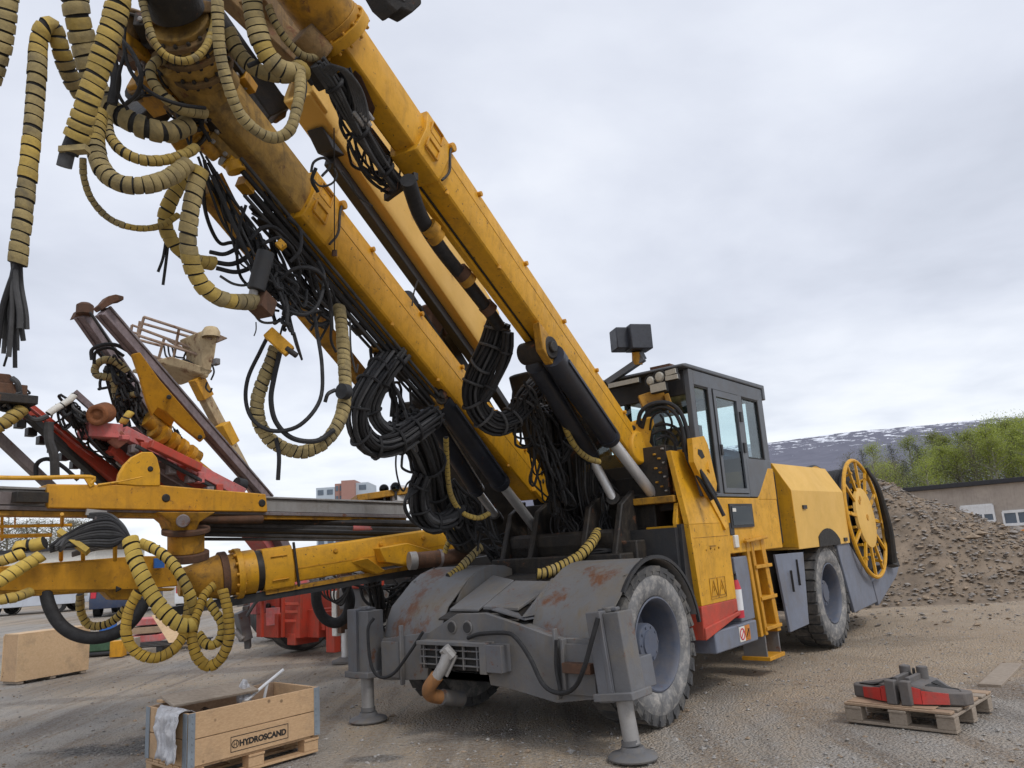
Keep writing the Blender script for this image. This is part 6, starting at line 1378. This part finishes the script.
for pts in ([(164, 346, 11.7), (166, 356, 11.6), (172, 360, 11.5)], [(168, 346, 11.7), (170, 356, 11.6), (178, 362, 11.5)], [(172, 347, 11.7), (175, 356, 11.6), (183, 358, 11.5)], [(186, 352, 11.6), (184, 358, 11.6), (188, 364, 11.5)], [(212, 364, 11.4), (214, 372, 11.4), (211, 380, 11.4)], [(207, 382, 11.4), (206, 388, 11.4), (210, 392, 11.4), (212, 388, 11.4)], [(176, 362, 11.5), (186, 360, 11.5), (196, 366, 11.5)]):
    hose(PX(pts), .014, R3)

# ================================================================ parked cars
def car(name, x, y, rot, prof, W, mt, wheels, wr, windows, label, cat, lights=True):
    root = thing(name, (x, y, 0), label, cat); ux = Vector((cos(rot), sin(rot), 0)); vx = Vector((-ux.y, ux.x, 0)); o = Vector((x, y, 0))
    mb = MB(); n = len(prof); rings = []
    for s_ in (-1, -.93, .93, 1):
        rings.append([o + ux * px_ + vx * s_ * W / 2 * (1 - .10 * max(0, (pz - .95)) / .8) + MZ * (pz if abs(s_) == 1 else pz + (.025 if pz > .6 else 0)) for px_, pz in prof])
    mb.sweep([r[::-1] for r in rings], mt); mb.build('body', root, .02, 30)
    for (a, b2, z0, z1, sl0, sl1) in windows:
        for s_ in (-1, 1):
            k = lambda z: s_ * (W / 2 * (1 - .10 * max(0, z - .95) / .8) + .006)
            mb = MB(); P_ = [o + ux * a + vx * k(z0) + MZ * z0, o + ux * b2 + vx * k(z0) + MZ * z0, o + ux * (b2 - sl1) + vx * k(z1) + MZ * z1, o + ux * (a + sl0) + vx * k(z1) + MZ * z1]
            mb.prism(P_, -vx * s_ * .02, PANE); mb.build('side_window', root)
    for wx in wheels:
        for s_ in (-1, 1):
            c = o + ux * wx + vx * s_ * (W / 2 - .04) + MZ * wr; axx = -vx * s_; mb = MB()
            mb.lathe(c, axx, [(wr * .6, 0), (wr * .95, -.01), (wr, .03), (wr, .2), (wr * .6, .2)], RUB, 24); w_ = mb.build('wheel', root)
            mb = MB(); mb.lathe(c, axx, [(wr * .62, -.015), (wr * .5, .02), (wr * .15, .0), (0, 0)], ALU, 20); mb.build('rim', w_)
            mb = MB(); mb.lathe(c, axx, [(wr * 1.16, -.012), (wr * 1.0, .0)], INK, 24); mb.build('arch', root)
    L0, L1 = min(p[0] for p in prof), max(p[0] for p in prof)
    for s_ in (-1, 1):
        mb = MB(); mb.box(o + ux * (L1 - .05) + vx * s_ * W * .38 + MZ * .72, ux * .06, vx * .16, MZ * .08, LENS); mb.build('headlight', root, .01)
        mb = MB(); mb.box(o + ux * (L0 + .04) + vx * s_ * W * .42 + MZ * .85, ux * .05, vx * .09, MZ * .16, STKR); mb.build('tail_light', root, .01)
    return root
SILV = paint('silver_car_paint', (.50, .53, .58), .3, .05, (.3, .28, .25), .2, 0, .2, bump=0); NAVY = paint('dark_blue_car_paint', (.03, .045, .09), .25, .1, (.12, .1, .08), .3, bump=0); WCAR = paint('white_car_paint', (.62, .64, .66), .3, .05, (.3, .28, .25), .2, bump=0)
vanprof = [(-2.35, .32), (-2.4, .7), (-2.38, 1.1), (-2.25, 1.78), (-2.1, 1.9), (.9, 1.92), (1.25, 1.8), (1.85, 1.12), (2.3, .98), (2.42, .75), (2.42, .35)]
carprof = [(-2.05, .30), (-2.1, .65), (-2.02, .92), (-1.7, 1.0), (-1.2, 1.42), (-.9, 1.47), (.25, 1.46), (.55, 1.36), (1.05, .98), (1.85, .86), (2.08, .68), (2.1, .30)]
g = ground(36, 613); car('van', g.x, g.y, radians(6), vanprof, 1.85, SILV, (-1.45, 1.3), .33, ((-2.0, -.7, 1.1, 1.68, .05, .0), (-.6, .25, 1.1, 1.68, 0, 0), (.35, 1.45, 1.08, 1.68, 0, .55)), 'silver grey van parked at far left behind the level yellow boom arm', 'van')
g = ground(108, 616); car('parked_car', g.x, g.y + 1.5, radians(104), carprof, 1.75, NAVY, (-1.3, 1.28), .31, ((-1.35, -.1, .92, 1.34, .32, 0), (0, .95, .92, 1.34, 0, .5)), 'dark blue car parked beside the silver van, seen under the yellow boom arm', 'car')
g = ground(180, 612); car('parked_car', g.x, g.y + 2, radians(110), carprof, 1.75, WCAR, (-1.3, 1.28), .31, ((-1.35, -.1, .92, 1.34, .32, 0), (0, .95, .92, 1.34, 0, .5)), 'white car parked behind the hanging yellow hoses and timber', 'car')
# low pale shed and drum far left
c = at(10, 545, 48); root = thing('storage_shed', (c.x, c.y, 0), 'low pale storage shed behind the silver van, under the far tree line', 'shed')
mb = MB(); mb.box(Vector((c.x, c.y, 1.5)), Vector((7, 0, 0)), Vector((0, 3, 0)), MZ * 1.5, STK); mb.build('wall', root); mb = MB(); mb.box(Vector((c.x, c.y, 3.1)), Vector((7.3, 0, 0)), Vector((0, 3.3, 0)), MZ * .1, ROOFD); mb.build('roof', root)

# ================================================================ crates and timber
def crate(name, p0, p1, depth, z0, h, mt, label, cat, boards=2):
    """near long face from p0 to p1 on the ground"""
    root = thing(name, (p0 + p1) / 2, label, cat); ax = (p1 - p0); L = ax.length; ax.normalize(); ay = Vector((-ax.y, ax.x, 0)); return root, ax, ay, L
# plywood crate at left
p0, p1 = ground(15, 685), ground(88, 672); p0.z = p1.z = 0
root, ax, ay, L = crate('plywood_crate', p0, p1, 1, 0, .65, PLY, 'closed pale plywood crate standing alone on the gravel at the left edge', 'crate')
H_ = .70; ctr = p0 + ax * L / 2 + ay * .21
mb = MB(); mb.box(p0 + ax * L / 2 + MZ * (H_ / 2 + .04), ax * L / 2, ay * .012, MZ * H_ / 2, PLY); mb.box(p0 + ax * L / 2 + ay * .42 + MZ * (H_ / 2 + .04), ax * L / 2, ay * .012, MZ * H_ / 2, PLY); mb.build('side_panel', root, .003)
for s_ in (0, L): mb = MB(); mb.box(p0 + ax * (s_ + (.02 if s_ == 0 else -.02)) + ay * .21 + MZ * (H_ / 2 + .04), ax * .012, ay * .196, MZ * H_ / 2, WOOD); mb.build('end_panel', root, .003)
mb = MB(); mb.box(ctr + MZ * (H_ + .052), ax * (L / 2 - .01), ay * .21, MZ * .01, PLY); mb.build('lid', root, .003)
mb = MB()
for s_ in (.08, L / 2, L - .08): mb.box(p0 + ax * s_ + ay * .21 + MZ * .02, ax * .045, ay * .21, MZ * .02, OLDW)
mb.build('runner', root)
# open pallet-collar box in the foreground with printed name
p0, p1 = ground(186, 790), ground(319, 752); p0.z = p1.z = 0
root, ax, ay, L = crate('pallet_box', p0, p1, .8, 0, .4, WOOD, 'open pine pallet box in the foreground with black lettering, full of scrap', 'crate')
ay2 = ay; Dp = .70; HB_ = .145; HC = .195
pal = MB()
for s_ in (.07, L / 2, L - .07):
    for t in (.06, Dp / 2, Dp - .06): pal.box(p0 + ax * s_ + ay * t + MZ * .066, ax * .07, ay * .05, MZ * .04, WOOD)
for t in (.06, Dp / 2, Dp - .06): pal.box(p0 + ax * L / 2 + ay * t + MZ * .014, ax * L / 2, ay * .05, MZ * .011, WOOD)
for k in range(3): pal.box(p0 + ax * (.07 + (L - .14) * k / 2) + ay * Dp / 2 + MZ * .116, ax * .072, ay * Dp / 2, MZ * .010, WOOD)
for k in range(6): pal.box(p0 + ax * L / 2 + ay * (.06 + (Dp - .12) * k / 5) + MZ * .136, ax * L / 2, ay * .05, MZ * .009, WOOD)
pal.build('pallet', root, .004)
for k in range(2):
    z = .147 + HC * (k + .5) + .002 * k
    for (c, ha, hb) in ((p0 + ax * L / 2, ax * (L / 2 - .002), ay * .011), (p0 + ax * L / 2 + ay * Dp, ax * (L / 2 - .002), ay * .011), (p0 + ay * Dp / 2 + ax * .012, ay * (Dp / 2 - .013), ax * .011), (p0 + ay * Dp / 2 + ax * (L - .012), ay * (Dp / 2 - .013), ax * .011)):
        mb = MB(); mb.box(c + MZ * z, ha, hb, MZ * (HC / 2 - .002), WOOD if c != p0 + ax * L / 2 + ay * Dp else DIRTW); mb.build('side_board', root, .004)
GALV = paint('galvanised_hinge', (.30, .35, .40), .4, .2, (.15, .14, .13), .4, .05, .4)
for c in (p0, p0 + ax * L, p0 + ay * Dp, p0 + ax * L + ay * Dp):
    sx_ = ax if (c - p0).dot(ax) < L / 2 else -ax; sy_ = ay if (c - p0).dot(ay) < Dp / 2 else -ay
    mb = MB(); zc = .147 + HC
    mb.box(c - sy_ * .014 + sx_ * .027 + MZ * zc, sx_ * .028, sy_ * .003, MZ * HC, GALV); mb.box(c - sx_ * .004 + sy_ * .03 + MZ * zc, sx_ * .003, sy_ * .032, MZ * HC, GALV)
    for k in range(8): mb.cyl(c - sy_ * .016 + sx_ * .035 + MZ * (zc - HC * .9 + k * HC * .255), c - sy_ * .022 + sx_ * .035 + MZ * (zc - HC * .9 + k * HC * .255), .008, GALV, n=8)
    mb.build('corner_hinge', root)
cu = bpy.data.curves.new('lettering', 'FONT'); cu.body = 'HYDROSCAND'; cu.size = .105; cu.extrude = .0012; cu.offset = .005; cu.align_x = 'LEFT'
to = bpy.data.objects.new('lettering_curve', cu); COL.objects.link(to); bpy.context.view_layer.update()
tm = bpy.data.meshes.new_from_object(to.evaluated_get(bpy.context.evaluated_depsgraph_get())); bpy.data.objects.remove(to)
wtx = max(v.co.x for v in tm.vertices)
def txtpt(x, y, z): return p0 + ax * (L * .36 + x) + MZ * (.147 + HC * .36 + y) - ay * (.0128 + z)
sc_ = L * .36 / wtx
tb = MB(); tb.add([txtpt(v.co.x * sc_, v.co.y * sc_ * 1.0, v.co.z) for v in tm.vertices], [tuple(p.vertices) for p in tm.polygons], INK); tb.build('lettering', root, flat=True)
tb = MB(); tw, thh = L * .36, .075 * sc_ * 1.05
for (x0, x1, y0, y1) in ((-.075, tw + .02, -.035, -.030), (-.075, tw + .02, thh + .03, thh + .035), (-.075, -.070, -.03, thh + .03), (tw + .015, tw + .02, -.03, thh + .03)):
    tb.box((txtpt(x0, y0, 0) + txtpt(x1, y1, 0)) / 2, ax * (x1 - x0) / 2, ay * .0008, MZ * (y1 - y0) / 2, INK)
cc_ = txtpt(-.035, thh * .5, 0); tb.lathe(cc_, -ay, [(.032, 0), (.032, .001), (.026, .001), (.026, 0)], INK, 20); tb.bar(cc_ - ax * .012 - MZ * .022, cc_ - ax * .012 + MZ * .022, .002, .007, INK, ay); tb.bar(cc_ + ax * .012 - MZ * .022, cc_ + ax * .012 + MZ * .022, .002, .007, INK, ay); tb.bar(cc_ - ax * .012, cc_ + ax * .012, .002, .007, INK, ay)
tb.build('printed_border', root)
zt = .147 + 2 * HC
# contents lying in or on the box: things of their own
mb = MB(); a_, b2_ = p0 + ax * .04 + ay * .44 + MZ * (zt + .05), p0 + ax * (L * .70) + ay * .50 + MZ * (zt + .03)
mb.bar(a_, b2_, .22, .022, OLDW, (MZ * .95 - ay * .28).normalized()); tag(mb.build('loose_board', bevel=.003), 'weathered grey board laid along the top of the open pallet box', 'board')
mb = MB(); mb.bar(p0 + ax * .1 + ay * .70 + MZ * (zt + .02), p0 + ax * L * .55 + ay * .76 + MZ * (zt + .012), .09, .022, WOOD); tag(mb.build('loose_board', bevel=.003), 'narrow yellow pine board along the back edge of the pallet box', 'board')
mb = MB(); mb.tube([p0 + ax * L * .60 + ay * .42 + MZ * (zt - .08), p0 + ax * L * .78 + ay * .46 + MZ * (zt + .02), p0 + ax * L * .97 + ay * .50 + MZ * (zt + .12)], .014, WHT, 8, 4); mb.cyl(p0 + ax * L * .80 + ay * .5 + MZ * (zt - .12), p0 + ax * L * .82 + ay * .47 + MZ * (zt + .045), .013, WHT, n=8); tag(mb.build('plastic_pipe'), 'thin white plastic pipe sticking up out of the pallet box', 'pipe')
BAGM = plain('clear_plastic_film', (.50, .50, .52), .2, 0, .3, 6, .6)
def crumple(c, ext, seed, mt):
    bm = bmesh_ico = None
    import bmesh
    bm = bmesh.new(); bmesh.ops.create_icosphere(bm, subdivisions=4, radius=1)
    mb = MB(); vs = []
    for v in bm.verts:
        d = v.co.normalized(); k = .75 + .35 * mnoise.noise(d * 1.6 + Vector((seed, 0, 0))) + .22 * abs(mnoise.noise(d * 4 + Vector((0, seed, 0))))
        vs.append(c + ax * d.x * ext[0] * k + ay * d.y * ext[1] * k + MZ * d.z * ext[2] * k)
    mb.add(vs, [tuple(v.index for v in f.verts) for f in bm.faces], mt); bm.free(); return mb
tag(crumple(p0 + ax * L * .63 + ay * .5 + MZ * (zt - .02), (.09, .08, .13), 3, BAGM).build('plastic_bag', sharp=20), 'crumpled clear plastic bag rising from the middle of the pallet box', 'bag')
mb = MB(); NS, NT = 26, 22; pr = [(.16, -.06), (.08, .0), (.02, .025), (-.035, .012), (-.055, -.06), (-.06, -.15), (-.05, -.25), (-.07, -.34)]
vs = []
for i in range(NT + 1):
    f = i / NT * (len(pr) - 1); j = min(len(pr) - 2, int(f)); q = f - j
    dx = pr[j][0] + (pr[j + 1][0] - pr[j][0]) * q; dz = pr[j][1] + (pr[j + 1][1] - pr[j][1]) * q
    for s_ in range(NS + 1):
        yy = .05 + (.42 - .10 * i / NT) * s_ / NS + .05 * mnoise.noise(Vector((i * .22, s_ * .05, 1)))
        nn = .030 * mnoise.noise(Vector((i * .16, s_ * .34, 5))) + .016 * mnoise.noise(Vector((i * .5, s_ * .6, 9)))
        vs.append(p0 + ax * (dx - abs(nn) * 1.4) + ay * yy + MZ * (zt + dz + nn * .8))
mb.add(vs, [(i * (NS + 1) + j, i * (NS + 1) + j + 1, (i + 1) * (NS + 1) + j + 1, (i + 1) * (NS + 1) + j) for i in range(NT) for j in range(NS)], BAGM)
o = mb.build('plastic_sheet', sharp=50); sm = o.modifiers.new('thickness', 'SOLIDIFY'); sm.thickness = .003
tag(o, 'crumpled whitish plastic film draped over the near end of the pallet box', 'plastic film')
mb = MB(); rnd = random.Random(77)
for k in range(60): pebble(mb, p0 + ax * rnd.uniform(.08, L - .08) + ay * rnd.uniform(.08, Dp - .08) + MZ * (zt - rnd.uniform(.06, .2)), rnd.uniform(.03, .08), rnd, OLDW if k % 2 else OIL, .5)
o = mb.build('scrap_filling', flat=True); tag(o, kind='stuff')

# pallet with two clamp jaws at right
q0, q1 = ground(846, 722), ground(957, 735); q0.z = q1.z = 0; ax = (q1 - q0); PL = ax.length; ax.normalize(); ay = Vector((-ax.y, ax.x, 0)); q3_ = ground(987, 705); PD = (q3_ - q1).dot(ay)
PD = .98
root = thing('pallet', q0.lerp(q1, .5), 'weathered grey wooden pallet on the gravel, carrying two red and grey steel jaws', 'pallet')
mb = MB()
for s_ in (.07, PL / 2, PL - .07):
    for t in (.06, PD / 2, PD - .06): mb = MB(); mb.box(q0 + ax * s_ + ay * t + MZ * .068, ax * .07, ay * .05, MZ * .046, OLDW); mb.build('block', root, .006)
mb = MB()
for t in (.06, PD / 2, PD - .06): mb.box(q0 + ax * PL / 2 + ay * t + MZ * .012, ax * PL / 2, ay * .05, MZ * .011, OLDW)
mb.build('bottom_board', root, .004); mb = MB()
for s_ in (.07, PL / 2, PL - .07): mb.box(q0 + ax * s_ + ay * PD / 2 + MZ * .124, ax * .07, ay * PD / 2, MZ * .010, OLDW)
mb.build('cross_board', root, .004)
rnd = random.Random(3)
for k in range(7):
    mb = MB(); t = .05 + (PD - .1) * k / 6; e = rnd.uniform(-.02, .02)
    mb.box(q0 + ax * (PL / 2 + e) + ay * t + MZ * (.146 + rnd.uniform(0, .004)), ax * (PL / 2 - abs(e)), ay * (.06 if k else .045), MZ * .010, OLDW if k % 2 else DIRTW); mb.build('top_board', root, .004)
mb = MB(); mb.box(q0 + ax * (PL * .42) + ay * PD * .36 + MZ * .163, ax * PL * .40, ay * PD * .33, MZ * .004, DIRTW); tag(mb.build('plywood_sheet', bevel=.002), 'thin brown plywood sheet lying on the grey pallet under the red jaws', 'board')
JAW = paint('worn_dark_casting', (.15, .14, .135), .6, .3, (.2, .16, .13), .7, .1, .2, bump=.4)
JRED = paint('scuffed_red_casting', (.60, .045, .035), .5, .25, (.16, .12, .10), .6, .1, chip=.4, bump=.4)
def jaw(sgn, label):
    c = q0 + ax * PL * (.52 + .022 * sgn) + ay * PD * .34 + MZ * .168; k = sgn * PL / 1.02
    P = lambda x, y, z: c + ax * x * k + ay * y + MZ * z
    mb = MB()
    # wing: deep web falling towards its outer end
    top = [(.05, -.24, .16), (.16, -.22, .145), (.30, -.16, .105), (.50, -.10, .10), (.54, -.02, .10), (.52, .04, .10), (.32, .10, .105), (.16, .22, .145), (.04, .24, .16)]
    low = [(x, y, 0) for x, y, z in top]
    n = len(top); vs = [P(*t) for t in top] + [P(*t) for t in low]
    fs = [tuple(range(n)), tuple(range(2 * n - 1, n - 1, -1))] + [(i, i + n, (i + 1) % n + n, (i + 1) % n) for i in range(n)]
    if sgn > 0: fs = [f[::-1] for f in fs]
    mb.add(vs, fs, JAW)
    o = mb.build('clamp_jaw', bevel=.012); tag(o, label, 'machine part')
    mb = MB(); mb.box(P(.045, -.26, .095), ax * .042, ay * .035, MZ * .095, JAW); mb.build('jaw_lug', o, .01)
    for (p, q) in (((.085, -.243), (.165, -.226)), ((.17, -.226), (.38, -.145))):
        mb = MB(); z1 = .145 if p[0] < .1 else .115
        mb.prism([P(p[0], p[1], .012), P(q[0], q[1], .012), P(q[0], q[1], z1 - .02), P(p[0], p[1], z1)], ay * -.008, JRED); mb.build('red_face', o)
    for pl in (((.18, -.15, .14), (.30, -.10, .107), (.46, -.055, .102), (.44, -.02, .102), (.28, -.04, .109), (.18, -.06, .14)), ((.18, .0, .141), (.30, .0, .108), (.42, .01, .103), (.30, .055, .107), (.18, .13, .141))):
        mb = MB(); mb.prism([P(x, y, z) for x, y, z in pl], MZ * .006, INK); mb.build('recess', o)
    mb = MB(); mb.cyl(P(.06, .12, .12), P(.06, .12, .25), .045, JAW, n=16); mb.build('pivot_pin', o, .006)
    mb = MB(); mb.box(P(.035, -.02, .14), ax * .02, ay * .16, MZ * .06, JAW); mb.build('rib', o, .006)
jaw(-1, 'left of two red-faced dark steel clamp jaws lying on the grey pallet'); jaw(1, 'right of two red-faced dark steel clamp jaws lying on the grey pallet')
mb = MB(); pc = q0 + ax * PL * .5 + ay * PD * .40 + MZ * .17
for k in range(3): mb.tube([pc + ax * .03 * (k - 1), pc + ax * .05 * (k - 1.4) + ay * .03 + MZ * (.16 + .03 * k), pc + ax * .04 * (k - 1.6) + ay * .08 + MZ * (.2 - .02 * k), pc + ax * .05 * (k - 1) + ay * .14 + MZ * .1], .012, OIL, 6, 4)
tag(mb.build('strap_bundle'), 'dark strap wound between the two red steel jaws on the pallet', 'strap')
mb = MB(); a_, b2_ = ground(990, 686), ground(1012, 665); mb.bar(a_ + MZ * .002, b2_ + MZ * .006, .2, .03, OLDW); tag(mb.build('plank', bevel=.004), 'pale dusty plank lying flat on the ground behind the grey pallet', 'plank')

# timber and odds and ends behind the hanging hoses
def slab(name, pts, th, mt, label, cat, d=None, group=None):
    mb = MB(); P_ = pts; mb.prism(P_, th, mt); tag(mb.build(name, bevel=.006), label, cat, group); 
g0 = ground(170, 648); g0.z = 0
vx_ = Vector((1, .15, 0)).normalized(); wx_ = Vector((-.15, 1, 0)).normalized()
c = ground(185, 646) - wx_ * .3; c.z = 0
mb = MB(); mb.prism([c + vx_ * -.75 + MZ * .66 + wx_ * .5, c + vx_ * -.28 + MZ * .72 + wx_ * .5, c + vx_ * .38 + MZ * .05 + wx_ * -.1, c + vx_ * -.12 + MZ * .02 + wx_ * -.2], wx_ * .05, PLY); tag(mb.build('plywood_sheet', bevel=.004), 'pale plywood sheet leaning on red brown boards behind the hanging yellow hoses', 'board')
for k, (z, l) in enumerate(((.12, 1.5), (.30, 1.3), (.48, 1.4))):
    mb = MB(); c2 = ground(158, 644); c2.z = 0; mb.box(c2 - vx_ * .34 + wx_ * .5 + MZ * z, vx_ * l / 4.2, wx_ * .35, MZ * .07, (REDF, DIRTW, REDF)[k]); tag(mb.build('timber_beam', bevel=.01), ('bottom', 'middle', 'top')[k] + ' beam of the red brown timber stack behind the hanging hoses', 'timber')
c = ground(103, 656); c.z = 0
mb = MB(); mb.box(c + wx_ * .3 + MZ * .2, vx_ * .34, wx_ * .25, MZ * .12, GREEN); mb.box(c + wx_ * .3 + MZ * .04, vx_ * .36, wx_ * .27, MZ * .04, BLK); tag(mb.build('green_bin', bevel=.03), 'low dark green bin on a black base beside the plywood crate', 'bin')
c = ground(118, 657); c.z = 0; mb = MB(); mb.box(c + MZ * .16, vx_ * .12, wx_ * .12, MZ * .15, YELO); tag(mb.build('small_box', bevel=.01), 'small yellow box standing in front of the green bin', 'box')
c = ground(129, 654); c.z = 0; mb = MB(); mb.box(c + MZ * .16, vx_ * .16, wx_ * .16, MZ * .15, OLDW); tag(mb.build('small_box', bevel=.01), 'small grey wooden box beside the yellow box and green bin', 'box')
c = ground(160, 652); c.z = 0; mb = MB()
for k in range(4): mb.box(c + wx_ * .3 * k + MZ * .12, vx_ * .8, wx_ * .06, MZ * .012, OIL)
for s_ in (-.7, 0, .7): mb.box(c + wx_ * .45 + vx_ * s_ + MZ * .055, vx_ * .06, wx_ * .5, MZ * .05, BLK)
tag(mb.build('pallet'), 'dark pallet lying under the timber behind the hanging hoses', 'pallet')
# blue tarp bundle and pink insulation seen under the boom
c = ground(108, 632); c.z = 0; mb = MB(); mb.box(c + MZ * .14, vx_ * .18, wx_ * .2, MZ * .13, BLUE); tag(mb.build('blue_crate', bevel=.05), 'bright blue crate in front of the dark blue parked car', 'crate')
# orange boom part at the right edge, beyond the rubble
mb = MB(); c = at(1018, 536, 24)
for k in range(5): mb.bar(at(1008 + 5 * k, 533 - k, 24), at(1010 + 5 * k, 540 - k * .5, 24), .12, .2, ORNG)
mb.bar(at(1006, 532, 24), at(1050, 527, 24), .3, .12, ORNG); mb.bar(at(1008, 539, 24), at(1050, 537, 24), .3, .12, ORNG); mb.bar(at(1030, 530, 24), at(1032, 570, 24), .25, .25, ORNG)
tag(mb.build('lattice_mast', bevel=.02), 'orange lattice machine part lying beyond the rubble heap at the right edge', 'machine part')
